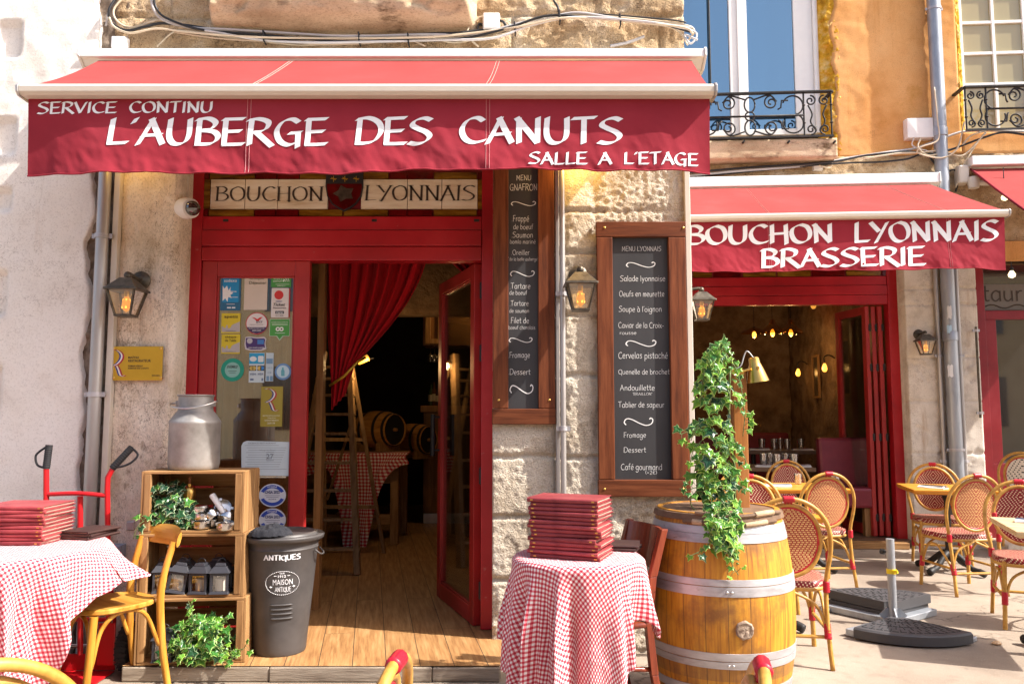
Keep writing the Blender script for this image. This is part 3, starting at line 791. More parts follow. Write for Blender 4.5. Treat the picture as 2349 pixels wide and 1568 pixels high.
for a, b in ((484, 562), (563.5, 637), (638.5, 752), (829, 934), (935.5, 1013), (1014.5, 1095)): pane('w', a, b, 412.5, 479.5, .002)
def onT(u, z): return Vector((u, RY - .010, z))
mb = MB()
stroke_text(mb, 'BOUCHON', xs_(494), xs_(744), zs(462), zs(429), onT, pen=.62, thin=.22, nib=R(4), serif=.85, space=3)
stroke_text(mb, 'LYONNAIS', xs_(836), xs_(1092), zs(461), zs(426), onT, pen=.62, thin=.22, nib=R(4), serif=.85)
mb.build('sign_lettering', M['darkink'], ib)
shp = [(749, 396), (833, 396), (834, 430), (830, 452), (818, 470), (804, 480), (791, 486), (778, 480), (763, 470), (752, 452), (748, 430)]
mb = MB(); mb.prism([(xs_(a), zs(b)) for a, b in shp], lambda u, v, d: Vector((u, RY - d, v)), .006, .02); mb.build('shield', M['black'], ib)
def inset(k, y0=0): return [(791 + (a - 791) * k, max(y0, 432 + (b - 432) * k)) for a, b in shp]
mb = MB(); mb.prism([(xs_(a), zs(b)) for a, b in inset(.93, 424)], lambda u, v, d: Vector((u, RY - d, v)), .02, .0225); mb.build('shield_field', stg['r'], ib)
mb = MB()
P = [(791 + 26 * math.cos(t_ * .63) * (1 if t_ % 2 else .62), 446 + 20 * math.sin(t_ * .63) * (1 if t_ % 2 else .62)) for t_ in range(10)]
mb.prism([(xs_(a), zs(b)) for a, b in P], lambda u, v, d: Vector((u, RY - d, v)), .0225, .024)
mb.build('shield_emblem', M['lampmetal'], ib)
for cx_ in (765, 791, 817):
    mb = MB()
    for a, b in (((-7, 0), (7, 0)), ((0, -6), (0, 7)), ((-5, -3), (5, 3))):
        p = W(cx_ + a[0], 410 + a[1], RY - .022); q = W(cx_ + b[0], 410 + b[1], RY - .022); mb.bar(p, q, .004, .002, (0, 1, 0))
    mb.build('shield_ornament', M['gold'], ib)
# door leaves
def leaf(mbf, mbg, T, w, h, sw=.085, bot=.11, th=.05):
    """leaf frame in its own plane: x 0..w, z 0..h"""
    mbf.T = T; mbg.T = T
    mbf.box((0, 0, 0), (sw, th, h)); mbf.box((w - sw, 0, 0), (w, th, h))
    mbf.box((sw, .001, 0), (w - sw, th - .001, bot)); mbf.box((sw, .001, h - sw), (w - sw, th - .001, h))
    for a, b, c, d in ((sw, bot, w - sw, bot + .012), (sw, h - sw - .012, w - sw, h - sw)): mbf.box((a, .01, b), (c, th - .01, d))
    for a in (sw, w - sw - .012): mbf.box((a, .01, bot + .012), (a + .012, th - .01, h - sw - .012))
    mbg.box((sw + .005, th * .45, bot + .005), (w - sw - .005, th * .55, h - sw - .005))
lx0, lx1 = rx(453), rx(704)
mf = MB(); mg = MB()
leaf(mf, mg, Matrix.Translation((lx0, RY + .004, ZB)), lx1 - lx0, ZT - .004 - ZB, .095)
dl = mf.build('door', M['redleaf'], ib, bevel=.004, label='closed left door leaf plastered with stickers')
mg.build('door_glass', M['doorglass'], dl)
hp = Vector((rx(1103), RY + .09, ZB)); fp = Vector((W(1022, 651, 1.13).x, 1.13, ZB))
dv = (fp - hp); wl = dv.length
T = Matrix.Translation(hp) @ Matrix.Rotation(math.atan2(dv.y, dv.x), 4, 'Z')
mf = MB(); mg = MB(); leaf(mf, mg, T, wl, ZT - .006 - ZB, .085, .105, .05)
dr = mf.build('door', M['redleaf'], ib, bevel=.004, label='right door leaf standing open into the room')
mg.build('door_glass', M['doorglass'], dr)
mb = MB(T)
for sy in (-.045, .10): 
    mb.tube([(wl - .045, sy, 1.0), (wl - .045, sy, 1.30)], .017, 10)
    for z in (1.04, 1.28): mb.tube([(wl - .045, sy, z), (wl - .045, .027, z)], .008, 8)
mb.build('door_handle', M['black'], dr, smooth='auto')
for z in (.25, .95, 1.72, 2.12):
    mb = MB()
    x = rx(1103); mb.box((x - .012, RY + .055, z), (x + .024, RY + .088, z + .10)); mb.tube([(x + .002, RY + .05, z - .005), (x + .002, RY + .05, z + .105)], .009, 8)
    mb.build('door_hinge', M['black'], dr, bevel=.002)
# inside the inn: panelling
mb = MB()
for i in range(6): mb.box((-2.06 + i * .105, .62, FZ + .002), (-2.06 + i * .105 + .102, .65, 2.6))
mb.build('panelling', M['interiorwood'], ib, bevel=.004)
mb = MB(); mb.box((-1.345, .70, FZ), (-1.30, .78, 2.96)); mb.build('inner_post', M['interiorwood'], ib)

# ------------------------------------------------------------------ orange house (second facade, set back and slightly turned)
ob = thing('orange_house', 'orange stucco house with a stone ground floor set back on the right', 'house', P2, -TH)
def u2(x, y=950, off=0): return uz2(x, y, off)[0]
def z2(y, x=1850, off=0): return uz2(x, y, off)[1]
ZS = z2(362, 1800); ZL = z2(560)
uo, ua, ub, ue = u2(1480), u2(2076, 700), u2(2241, 700), u2(2349) + 2.2
wl0, wr0 = u2(1545, 150), u2(1884, 150)
w30, w31 = u2(2212, 150), u2(2213, 150) + 1.35
ZW3 = z2(300, 2300)
print('F2', ZS, ZL, uo, ua, ub, ue, wl0, wr0, ZW3)
def d_or(u, z):
    e = .006 * fbm((u * 6, z * 6, 30)) + .002 * fbm((u * 40, z * 40, 31), 3)
    e += .006 * fbm((u * 1.3, z * 1.1, 33), 3)
    return e
mb = MB(); mb.slab(wr0 + .15, w30 - .07, ZS + .0, 6.9, .022, d_or, f2, .3, lambda u, z, k: u + (sm(.14, 0, k) * .06 * fbm((z * 3.1, 4, 0), 5) - .02 * (k < .001))); mb.build('wall', M['stucco'], ob, smooth=True)
def edge(u0, u1, z0, z1, seed, side):
    mb = MB()
    def dd(u, z):
        k = (u - u0) / (u1 - u0)
        return -.055 + .05 * sm(.25, .6, (k if side > 0 else 1 - k) + .40 * fbm((u * 8, z * 7, seed), 5)) + .012 * fbm((u * 24, z * 24, seed + 2), 4)
    mb.slab(u0, u1, z0, z1, .014, dd, f2, .3)
    mb.build('window_reveal', M['ochreedge'], ob, smooth=True)
edge(wr0, wr0 + .20, ZS, 6.9, 3, 1); edge(w30 - .068, w30, ZW3, 6.9, 9, -1)
def d_ol(u, z): return .012 * fbm((u * 6, z * 8, 40)) + .012 * fbm((u * 17, z * 19, 41), 5) - .02 * sm(.02, .005, abs(z - 3.95 - .02 * fbm((u * 3, 0, 0), 3)))
mb = MB(); mb.slab(uo, ue, ZL, ZS - .003, .022, d_ol, f2, .3); mb.build('wall', M['ochre'], ob, smooth=True, label='bare ochre stone band above the awning')
mb = MB(); mb.slab(w30 - .066, ue, ZS + .0, ZW3 - .003, .03, d_or, f2, .3); mb.build('wall', M['stucco'], ob, smooth=True)
mb = MB(); mb.slab(w31, ue, ZW3, 6.9, .04, d_or, f2, .3); mb.build('wall', M['stucco'], ob, smooth=True)
mb = MB(); mb.slab(uo, wl0, ZS, 6.9, .05, d_or, f2, .3); mb.build('wall', M['stucco'], ob, smooth=True)
bj = [.5, .98, 1.52, 1.98, 2.55, 2.72]
def d_bl(u, z):
    j = min(abs(z - q - .004 * fbm((u * 6, q, 2), 3)) for q in bj)
    e = .004 * fbm((u * 8, z * 8, 50)) - .016 * sm(.014, .003, j)
    e -= .012 * sm(.25, .5, fbm((u * 4.5, z * 4.5, 53), 4))
    return e
mb = MB(); mb.slab(ua, ub, -.02, ZL - .003, .014, d_bl, f2, .3); mb.build('wall', M['block'], ob, smooth=True, label='pale limestone block pier')
# sill and french window
s0, s1 = u2(1500, 340, .2), u2(1921, 340, .2)
mb = MB(); zs0, zs1 = z2(362, 1800, .2), z2(319, 1800, .2)
mb.slab(s0, s1, zs0, zs1, .02, lambda u, z: .2 + .006 * fbm((u * 6, z * 30, 3), 4) - .02 * sm(.03, 0, z - zs0) * abs(fbm((u * 9, 0, 1), 4)), f2, -.003)
mb.build('window_sill', M['sillstone'], ob, smooth=True)
mb = MB()
for x in (1704, 1807, 1912): 
    u, z = uz2(x, 328, .2); mb.tube([f2(u, .19, z), f2(u, .26, z)], .012, 6)
mb.build('sill_bolt', M['iron'], ob)
wo = -.12
zb = z2(310, 1750, wo)
wf = MB()
def f2box(mb, a, b, o0, o1, z0, z1):
    P = [f2(a, o0, z0), f2(b, o0, z0), f2(b, o1, z0), f2(a, o1, z0), f2(a, o0, z1), f2(b, o0, z1), f2(b, o1, z1), f2(a, o1, z1)]
    return mb.hexa(P)
ga = [u2(x, 150, wo) for x in (1540, 1566, 1674, 1715, 1823, 1866)]
f2box(wf, ga[0], ga[1], wo, wo - .06, zb, 6.9); f2box(wf, ga[2], ga[3], wo + .01, wo - .06, zb, 6.9); f2box(wf, ga[4], ga[5], wo, wo - .06, zb, 6.9)
f2box(wf, ga[1], ga[2], wo - .004, wo - .06, zb, zb + .07); f2box(wf, ga[3], ga[4], wo - .004, wo - .06, zb, zb + .07)
f2box(wf, (ga[2] + ga[3]) / 2 - .012, (ga[2] + ga[3]) / 2 + .012, wo + .025, wo + .011, zb, 6.9)
f2box(wf, ga[5] + .001, ga[5] + .06, wo + .04, wo - .06, zb, 6.9)
win = wf.build('window', M['white'], ob, bevel=.005)
wg = MB()
f2box(wg, ga[1], ga[2], wo - .03, wo - .036, zb + .07, 6.9); f2box(wg, ga[3], ga[4], wo - .03, wo - .036, zb + .07, 6.9)
wg.build('pane', M['skyglass'], win)
mb = MB(); u, z = uz2(1632, 250, wo + .03); mb.tube([f2(u, wo + .02, zb + .35), f2(u, wo + .02, 6.9)], .009, 8); mb.build('window_rod', M['iron'], win)
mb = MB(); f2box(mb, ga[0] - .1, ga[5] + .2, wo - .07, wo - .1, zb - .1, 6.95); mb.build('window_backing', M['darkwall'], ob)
# small-paned window
wf = MB(); wg = MB()
a0, a1 = w30, w31
zz = [ZW3, z2(183, 2300), z2(111, 2300), z2(35, 2300)]; dz = zz[2] - zz[1]
lv = [ZW3 + .05] + [zz[1] + dz * i for i in range(5)]
o_ = -.10
cols_ = [a0 + .05 + .33 * i for i in range(5)]
f2box(wf, a0, a0 + .05, o_, o_ - .06, ZW3, 6.9); f2box(wf, a1 - .05, a1, o_, o_ - .06, ZW3, 6.9); f2box(wf, a0 + .05, a1 - .05, o_ - .002, o_ - .06, ZW3, ZW3 + .05)
for c_ in cols_[1:4]: f2box(wf, c_ - .016, c_ + .016, o_ - .003, o_ - .05, ZW3 + .05, 6.9)
for z in lv[1:]: f2box(wf, a0 + .05, a1 - .05, o_ - .006, o_ - .045, z - .016, z + .016)
win3 = wf.build('window', M['white'], ob, label='white small-paned window with tan panes', bevel=.003)
f2box(wg, a0 + .03, a1 - .03, o_ - .03, o_ - .036, ZW3 + .03, 6.9); wg.build('pane', M['curtainglass'], win3)
# shopfront of the second room
ro = -.2
j0, j1 = u2(2047, 950, ro), u2(2074, 950, ro)
zl0, zl1 = z2(699, 1850, ro), z2(634, 1850, ro)
FL2 = z2(1233, 1950, ro)
jl = u2(1500, 950, ro)
mb = MB(); f2box(mb, j0, j1, ro + .01, ro - .12, 0, 3.3); mb.build('door_jamb', M['red'], ob, bevel=.005)
mb = MB(); f2box(mb, jl, jl + .1, ro + .01, ro - .12, 0, 3.3); mb.build('door_jamb', M['red'], ob, bevel=.005)
mb = MB()
for k in range(3):
    h = (zl1 - zl0) / 3
    f2box(mb, jl + .102, j0 - .002, ro + (.006, .012, .0)[k], ro - .1, zl0 + h * k + .002, zl0 + h * (k + 1) - .002)
mb.build('lintel_board', M['red'], ob, bevel=.004)
mb = MB(); f2box(mb, jl + .102, j0 - .002, ro - .02, ro - .1, zl1 + .002, 3.35); mb.build('transom_backing', M['darkred'], ob)
for k, (a, b, c_) in enumerate(((1590, 1634, 'a'), (1636, 1700, 'r'), (1704, 1781, 'a'), (1783, 1861, 'a'), (1863, 1938, 'r'), (1941, 2022, 'a'), (2024, 2044, 'r'))):
    mm = MB()
    f2box(mm, u2(a + 1, 640, ro), u2(b - 1, 640, ro), ro, ro - .015, zl1 + .004, zl1 + .09); mm.build('amber_pane' if c_ == 'a' else 'red_pane', stg[c_], ob)
# room behind
mb = MB()
rl, rr_, rb = jl - .3, j0 + .12, -4.6
f2box(mb, rl, rl - .2, -.33, rb, 0, 3.3); f2box(mb, rl - .2, rr_ + .3, -.33, rb, 3.31, 3.5)
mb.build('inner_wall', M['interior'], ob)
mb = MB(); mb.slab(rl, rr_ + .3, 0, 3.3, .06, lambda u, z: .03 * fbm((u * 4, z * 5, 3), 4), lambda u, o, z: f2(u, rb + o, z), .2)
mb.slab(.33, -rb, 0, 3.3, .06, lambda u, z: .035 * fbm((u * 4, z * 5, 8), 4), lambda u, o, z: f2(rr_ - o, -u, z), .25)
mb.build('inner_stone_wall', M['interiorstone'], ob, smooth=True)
mb = MB(); mb.hexa([f2(rl, -.05, .001), f2(j1, -.05, .001), f2(j1, rb, .001), f2(rl, rb, .001), f2(rl, -.05, FL2), f2(j1, -.05, FL2), f2(j1, rb, FL2), f2(rl, rb, FL2)])
mb.build('floor', M['darktable'], ob)
mb = MB(); f2box(mb, rl, u2(2078, 1250), .10, -.049, .002, FL2 - .004); mb.build('step_edge', M['crateX'], ob, bevel=.006)
# folded door leaves
def foldleaf(pu, po, qu, qo, glass=True, lab=None):
    a = f2(pu, po, 0); b = f2(qu, qo, 0); d = b - a
    T = Matrix.Translation(a + Vector((0, 0, FL2 + .01))) @ Matrix.Rotation(math.atan2(d.y, d.x), 4, 'Z')
    mf = MB(); mg = MB(); leaf(mf, mg, T, d.length, zl0 - FL2 - .02, .075, .1, .045)
    o = mf.build('door', M['redleaf'], ob, bevel=.003, label=lab); mg.build('door_glass', M['doorglass'], o)
    for z in (.16, 1.02, 1.78, 2.22):
        mb = MB(T); mb.box((-.006, -.006, z), (.022, .012, z + .075)); mb.tube([(-.004, -.006, z - .004), (-.004, -.006, z + .08)], .007, 8)
        mb.build('door_hinge', M['black'], o, bevel=.002)
foldleaf(j0 - .035, ro - .08, j0 - .05, ro - .72, lab='innermost folded door leaf')
foldleaf(j0 - .10, ro - .10, j0 - .13, ro - .74)
foldleaf(j0 - .175, ro - .08, j0 - .30, ro - .70, lab='folded door leaf turned toward the room')
# third shop
so_ = -.1
q0 = u2(2241, 900, so_)
mb = MB(); f2box(mb, q0 + .02, q0 + .13, so_, so_ - .12, .1, ZL - .2); mb.build('door_jamb', M['darkred'], ob, bevel=.004)
mb = MB(); f2box(mb, q0 + .132, ue, so_ - .004, so_ - .1, z2(580), z2(547)); f2box(mb, q0 + .132, ue, so_ - .004, so_ - .1, z2(733), z2(713)); f2box(mb, q0 + .132, ue, so_ - .008, so_ - .1, .1, z2(1062))
f2box(mb, q0 + .132, q0 + .24, so_ - .012, so_ - .1, z2(1062), z2(733)); f2box(mb, q0 + .9, q0 + 1.0, so_ - .012, so_ - .1, z2(1062), z2(733))
mb.build('shop_frame', M['darkred'], ob, bevel=.004)
mb = MB(); f2box(mb, q0 + .132, ue, so_ + .01, so_ - .01, z2(573), z2(566)); mb.build('shop_strip', M['cream'], ob)
mb = MB(); f2box(mb, q0 + .24, q0 + .9, so_ - .05, so_ - .056, z2(1062), z2(733)); f2box(mb, q0 + .132, ue, so_ - .05, so_ - .056, z2(713), z2(580)); mb.build('shop_glass', M['shopglass'], ob)
mb = MB(); f2box(mb, q0 + .14, ue, so_ - .04, so_ - .048, z2(711), z2(652)); mb.build('shop_sign', card((.16, .14, .12)), ob, label='dim glass sign panel with lettering taur')
mb = MB()
z_a, z_b = z2(691), z2(667)
stroke_text(mb, 'taur', u2(2256, 690, so_), u2(2352, 690, so_), z_a, z_a + (z_b - z_a) * 1.6, lambda u, z: f2(u, so_ - .036, z), pen=.15, thin=.6)
pts = [f2(q0 + .15 + i * .03, so_ - .036, z2(703) + .02 * math.sin(i * .7)) for i in range(50)]; mb.tube(pts, .006, 4)
mb.build('shop_lettering', M['darkink'], ob)
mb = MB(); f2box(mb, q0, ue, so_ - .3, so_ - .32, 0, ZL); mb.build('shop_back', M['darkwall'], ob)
mb = MB(); f2box(mb, q0 - .02, ue, 0.02, -.1, ZL - .2, ZL - .003); mb.build('wall', M['stucco'], ob)
mb = MB(); f2box(mb, ub + .002, ue, .35, -.099, .001, .1); mb.build('shop_step', M['block'], ob, bevel=.01)
# house across the street: only met in the reflections
op = thing('facing_house', 'yellow house across the street behind the photographer, mirrored in the glass', 'house', (0, -15, 0))
mb = MB(); mb.box((-14, -15.4, 0), (30, -15, 6.2)); mb.build('wall', noisy('yellow_render', [(.62, .46, .24), (.74, .58, .33)], scale=2, rough=.9), op)
for i in range(14):
    for z in (1.0, 4.0):
        mb = MB(); mb.box((-12.5 + i * 3.1, -15.0, z), (-11.3 + i * 3.1, -14.96, z + 1.6)); mb.build('window', M['shopglass'], op)
# ------------------------------------------------------------------ awnings
def awning(label, fr, u0, u1, cas, bar, zval, texts, seams, rail, roller, amp=1.0, seed=0, loc=None, rotz=0):
    """fr(u, off, z); cas = (off0, off1, z0, z1) of the cassette; bar = (off, z) of the front rail's top; zval(u) = lower hem"""
    th_ = thing('awning', label, 'awning', loc, rotz)
    c0, c1, cz0, cz1 = cas
    bo, bz = bar
    mb = MB()
    prof = [(c0, cz0 - .05), (c0 + .10, cz0 - .045), (c1 - .02, cz0), (c1, cz0 + .004), (c1, cz1 - .012), (c1 - .012, cz1), (c0, cz1 + .004)]
    mb.prism(prof, lambda o, z, d: fr(d, o, z), u0 + .004, u1 - .004)
    mb.build('cassette', M['white'], th_, bevel=.004)
    for a, b in ((u0 - .012, u0 + .003), (u1 - .003, u1 + .012)):
        mb = MB(); mb.prism([(o + (.006 if o > c0 else 0), z + (.006 if z > cz0 else -.006)) for o, z in prof], lambda o, z, d: fr(d, o, z), a, b)
        mb.build('cassette_end', M['whiteplastic'], th_, bevel=.004)
    f0, f1_ = roller; b0, b1 = rail
    fz0 = cz0 - .012; fo0 = c1 - .022
    mb = MB()
    def top(a, b):
        u = (f0 + (f1_ - f0) * a) * (1 - b) + (b0 + .02 + (b1 - b0 - .04) * a) * b
        o = fo0 + (bo - .01 - fo0) * b
        sag = .012 * math.sin(math.pi * b) * (1 + .6 * math.sin(a * math.pi * 3 + 2)) * amp
        w = .004 * math.sin(a * 9 * math.pi + seed) * b
        return fr(u, o, fz0 + (bz + .004 - fz0) * b - sag + w)
    mb.grid(90, 14, top)
    mb.grid(90, 14, lambda a, b: top(a, b) + Vector((0, 0, -.003)))
    fab = mb.build('canopy', M['awningtop'], th_, smooth=True)
    for s in seams:
        mb = MB(); a = (s - b0) / (b1 - b0)
        for e in (-.0025, .0025): mb.tube([top(a + e, i / 14) + Vector((0, 0, .001)) for i in range(15)], .0010, 4)
        mb.build('seam', M['cream'], fab)
    prof = [(bo - .05, bz - .066), (bo + .03, bz - .063), (bo + .047, bz - .048), (bo + .05, bz - .02), (bo + .035, bz - .004), (bo - .03, bz + .006), (bo - .05, bz)]
    mb = MB(); mb.prism(prof, lambda o, z, d: fr(d, o, z), b0, b1); mb.build('front_rail', M['cream'], th_, bevel=.002)
    for a, b in ((b0 - .014, b0 - .0005), (b1 + .0005, b1 + .014)):
        mb = MB(); mb.prism([(bo + (o - bo) * 1.12, bz - .035 + (z - bz + .035) * 1.18) for o, z in prof], lambda o, z, d: fr(d, o, z), a, b)
        mb.build('rail_end', M['alupipe'], th_, bevel=.003)
    v0, v1 = b0 + .014, b1 - .012
    zt = bz - .062
    def vs(u, z, ex=0):
        zb_ = zval(u)
        k = max(0, min(1, (zt - z) / (zt - zb_)))
        e = min(u - v0, v1 - u)
        o = .040 * k ** 1.6 * (.45 + .75 * sm(-.6, .7, fbm((u * .9, seed, 0), 3)) + .25 * math.sin(u * 3.1 + seed))
        o += .022 * k * fbm((u * 2.2 + z * 1.1, z * 2.5, seed + 2), 3)
        o += .013 * k ** 1.4 * (fbm((u * 6.5 + z * 3, z * 4.5, seed + 5), 3) + .30 * fbm((u * 17 + z * 6, z * 9, seed), 3))
        o *= sm(-.02, .30, e) * .8 + .2
        o -= .035 * sm(.28, 0, e) * k
        return fr(u, bo - .016 + o * amp + ex, z)
    mb = MB()
    nu = int((v1 - v0) / .010)
    mb.grid(nu, 60, lambda a, b: vs(v0 + (v1 - v0) * a, zt + (zval(v0 + (v1 - v0) * a) - zt) * b))
    mb.grid(nu, 40, lambda a, b: vs(v0 + (v1 - v0) * a, zt + (zval(v0 + (v1 - v0) * a) - zt) * b, -.003))
    val = mb.build('valance', M['awning'], th_, smooth=True)
    hem = MB()
    hem.tube([vs(v0 + (v1 - v0) * i / 400, zval(v0 + (v1 - v0) * i / 400), .001) for i in range(401)], .0045, 6)
    hem.build('hem', M['awning'], val, smooth=True)
    for s in seams:
        mb = MB()
        for e in (-.009, .009): mb.tube([vs(s + e, zt + (zval(s) - zt) * i / 30, .0012) for i in range(31)], .0012, 4)
        mb.build('seam', M['leather'] if False else card((.55, .22, .22)), val)
    for s_, a0, a1, zb_, zt_, pen in texts:
        mb = MB(); stroke_text(mb, s_, a0, a1, zb_, zt_, lambda u, z: vs(u, z, .0027), pen=pen, thin=.28, nib=R(38), space=3.2, dens=10)
        mb.build('lettering', M['lettering'], val)
    for u, sg in ((u0 + .12, 1), (u1 - .12, -1)):
        mb = MB()
        e = fr(u + sg * .55, (c0 + bo) / 2 - .02, (cz0 + bz) / 2 - .10)
        mb.tube([fr(u, c0 + .06, cz0 - .06), e], .017, 8); mb.tube([e, fr(u + sg * .06, bo - .03, bz - .06)], .015, 8); mb.lathe([(.026, -.025), (.026, .025)], e, 10)
        mb.build('folding_arm', M['cream'], th_, smooth='auto')
    return th_, vs
A_O = .74
def au(x, y): return uz1(x, y, A_O)
u0 = uz1(182, 118, .2)[0]; u1 = uz1(1617, 118, .2)[0]
cz1 = uz1(900, 109, .2)[1]; cz0 = uz1(900, 131, .2)[1]
bz = uz1(900, 188, A_O + .05)[1]
def T1(s_, x0, x1, y1, y0, pen): return (s_, au(x0, y0)[0], au(x1, y0)[0], au(900, y0)[1], au(900, y1)[1], pen)
hemz = [au(60, 398)[1], au(300, 399)[1], au(560, 397)[1], au(760, 399)[1], au(1000, 391)[1], au(1250, 390)[1], au(1500, 390)[1], au(1628, 392)[1]]
hx = [au(x, 395)[0] for x in (60, 300, 560, 760, 1000, 1250, 1500, 1628)]
def hem1(u):
    for i in range(7):
        if u <= hx[i + 1] or i == 6:
            k = max(0, min(1, (u - hx[i]) / (hx[i + 1] - hx[i]))); k = k * k * (3 - 2 * k)
            return hemz[i] + (hemz[i + 1] - hemz[i]) * k + .004 * math.sin(u * 9) + .003 * math.sin(u * 23)
A1, V1 = awning('long red awning with white brush lettering over the red double door', f1, u0, u1, (.02, .2, cz0, cz1), (A_O, bz), hem1,
    [T1('SERVICE', 80, 266, 232, 258, 1.15), T1('CONTINU', 293, 487, 231, 257, 1.15), T1("L'AUBERGE", 243, 753, 271, 332, 1.2), T1('DES', 812, 994, 269, 331, 1.2), T1('CANUTS', 1052, 1431, 268, 329, 1.2), T1('SALLE', 1212, 1348, 350, 378, 1.2), T1('A', 1372, 1404, 350, 378, 1.2), T1("L'ETAGE", 1430, 1606, 349, 377, 1.2)],
    [uz1(568, 300, A_O)[0], uz1(1119, 300, A_O)[0]], (uz1(42, 200, A_O + .05)[0], uz1(1640, 200, A_O + .05)[0]), (uz1(232, 145, .15)[0], uz1(1584, 145, .15)[0]), loc=(0, -.2, cz0), seed=3)
BO2 = 1.33
def bu(x, y, off=BO2): return uz2(x, y, off)
u1 = uz2(2156, 410, .2)[0]; u0 = u1 - 3.35
cz1 = uz2(1870, 400, .2)[1]; cz0 = uz2(1870, 424, .2)[1]
bz2 = bu(1950, 484, BO2 + .05)[1]
zh = bu(1950, 620)[1]
def T2(s_, x0, x1, y1, y0, pen):
    a = bu(x0, y0); b = bu(x1, y0); t_ = bu((x0 + x1) / 2, y1); m_ = bu((x0 + x1) / 2, y0)
    return (s_, a[0], b[0], m_[1], t_[1], pen)
A2, V2 = awning('shorter red awning lettered BRASSERIE over the second open room', f2, u0, u1, (.02, .2, cz0, cz1), (BO2, bz2), lambda u: zh + .006 * math.sin(u * 5) + .004 * math.sin(u * 17),
    [T2('BOUCHON', 1574, 1914, 515, 558, 1.3), T2('LYONNAIS', 1958, 2296, 507, 553, 1.3), T2('BRASSERIE', 1744, 2124, 569, 611, 1.3)],
    [bu(1766, 560)[0], bu(2178, 560)[0]], (bu(2309, 490)[0] - 3.6, bu(2309, 490)[0]), (u1 - 3.35, uz2(2130, 415, .15)[0]), loc=P2 + Vector((0, 0, cz0)), rotz=-TH, amp=.9, seed=8)
# the next awning on the right, only its left end is seen
th_ = thing('awning', 'red awning of the next shop, cut off by the right edge', 'awning', f2(1.6, .2, 3.9), -TH)
ca = u2(2203, 366, .2); cza, czb = z2(378, 2250, .2), z2(357, 2250, .2)
mb = MB(); f2box(mb, ca + .12, ca + 2.4, .03, .2, cza, czb); mb.build('cassette', M['white'], th_, bevel=.008)
mb = MB(); f2box(mb, ca, ca + .11, .03, .16, cza - .18, cza + .02); mb.build('cassette_end', M['cream'], th_, bevel=.02)
fa = u2(2238, 380, .18); fb = (W2(2349, 470, 1.0) - P2).dot(U2); fzb = uz2(2349, 470, 1.0)[1]
q = lambda a, b: f2(fa - .02 + 0 * b + 2.2 * a, .12 + 1.15 * b, (cza - .02) + (fzb - .10 - cza + .02) * 1.15 * b - .012 * math.sin(math.pi * b))
mb = MB(); mb.grid(20, 12, q); mb.grid(20, 12, lambda a, b: q(a, b) - Vector((0, 0, .004))); mb.build('canopy', M['awningtop'], th_, smooth=True)
mb = MB(); mb.tube([q(0, i / 10) for i in range(11)], .012, 6); mb.build('hem', M['awning'], th_, smooth=True)
mb = MB(); mb.tube([q(0, 1) + Vector((0, 0, -.02)), q(1, 1) + Vector((0, 0, -.02))], .03, 8); mb.build('front_rail', M['cream'], th_, smooth='auto')
mb = MB(); e = f2(fa + .35, .3, cza - .24); mb.lathe([(.05, -.06), (.06, 0), (.05, .06)], f2(fa - .02, .16, cza - .18), 14); mb.tube([f2(fa, .16, cza - .18), e], .03, 8); mb.tube([e, f2(fa + 1.2, .5, cza - .35)], .03, 8)
mb.build('folding_arm', M['cream'], th_, smooth='auto')
# festoon bulbs strung under it
for k, (x, y) in enumerate(((2305, 450), (2321, 627))):
    p = W2(x, y, .35); mb = MB(); mb.lathe([(.0, -.05), (.03, -.035), (.036, -.01), (.02, .02), (.014, .03)], p, 14)
    t_ = thing('festoon_bulb', ('cream festoon bulb hanging under the next shop awning', 'small round bulb glowing in front of the next shop transom')[k], 'light bulb', p + Vector((0, 0, .04)))
    mb.build('bulb', emit('cream_bulb%d' % k, (1, .8, .45), 1.2, (.8, .7, .5)), t_, smooth=True)
    mb = MB(); mb.lathe([(.016, .025), (.016, .06), (.006, .065), (.004, .3 if k == 0 else .12)], p, 10); mb.build('socket', M['black'], t_, smooth='auto')

# ------------------------------------------------------------------ pipes
def pipe(label, pts, r, mat, brackets=(), name='drainpipe', cat='drainpipe', joints=(), nrm=Vector((0, 1, 0)), extra=None):
    t_ = thing(name, label, cat, (pts[0].x, pts[0].y, min(p.z for p in pts)))
    mb = MB(); mb.tube(pts, r, 18); mb.build('pipe', mat, t_, smooth='auto')
    for z in joints:
        k = (z - pts[0].z) / (pts[-1].z - pts[0].z); c = pts[0].lerp(pts[-1], k)
        mb = MB(); mb.lathe([(r + .002, -.05), (r + .008, -.045), (r + .008, .04), (r + .002, .05)], c, 18); mb.build('pipe_joint', mat, t_, smooth='auto')
    for z in brackets:
        k = (z - pts[0].z) / (pts[-1].z - pts[0].z); c = pts[0].lerp(pts[-1], k)
        mb = MB(); mb.lathe([(r + .001, -.014), (r + .007, -.013), (r + .007, .013), (r + .001, .014)], c, 18); mb.tube([c, c + nrm * (r + .1)], .007, 6)
        for s in (-1, 1): mb.box(c + Vector((s * (r + .014) - .010, -.006, -.014)), c + Vector((s * (r + .014) + .010, .006, .014)))
        mb.build('pipe_bracket', M['galv'], t_, smooth='auto')
    if extra: extra(t_)
    return t_
p0, p1 = W(212, 1140, -.06), W(239, 410, -.06)
px = (p0.x + p1.x) / 2 - .004
pipe('grey metal downpipe between the white wall and the textured pillar', [Vector((px, -.06, .02)), Vector((px, -.06, 3.12))], .037, M['alupipe'], brackets=(.5, 1.5, 2.45))
mb = MB(); mb.box((px + .048, -.045, .02), (px + .085, -.002, 3.12)); mb.build('cable_trunking', M['cream'], label='narrow cable trunking beside the left downpipe', cat='trunking', loc=(px + .06, -.02, .02), bevel=.004)
p0 = W(1289, 900, -.045); 
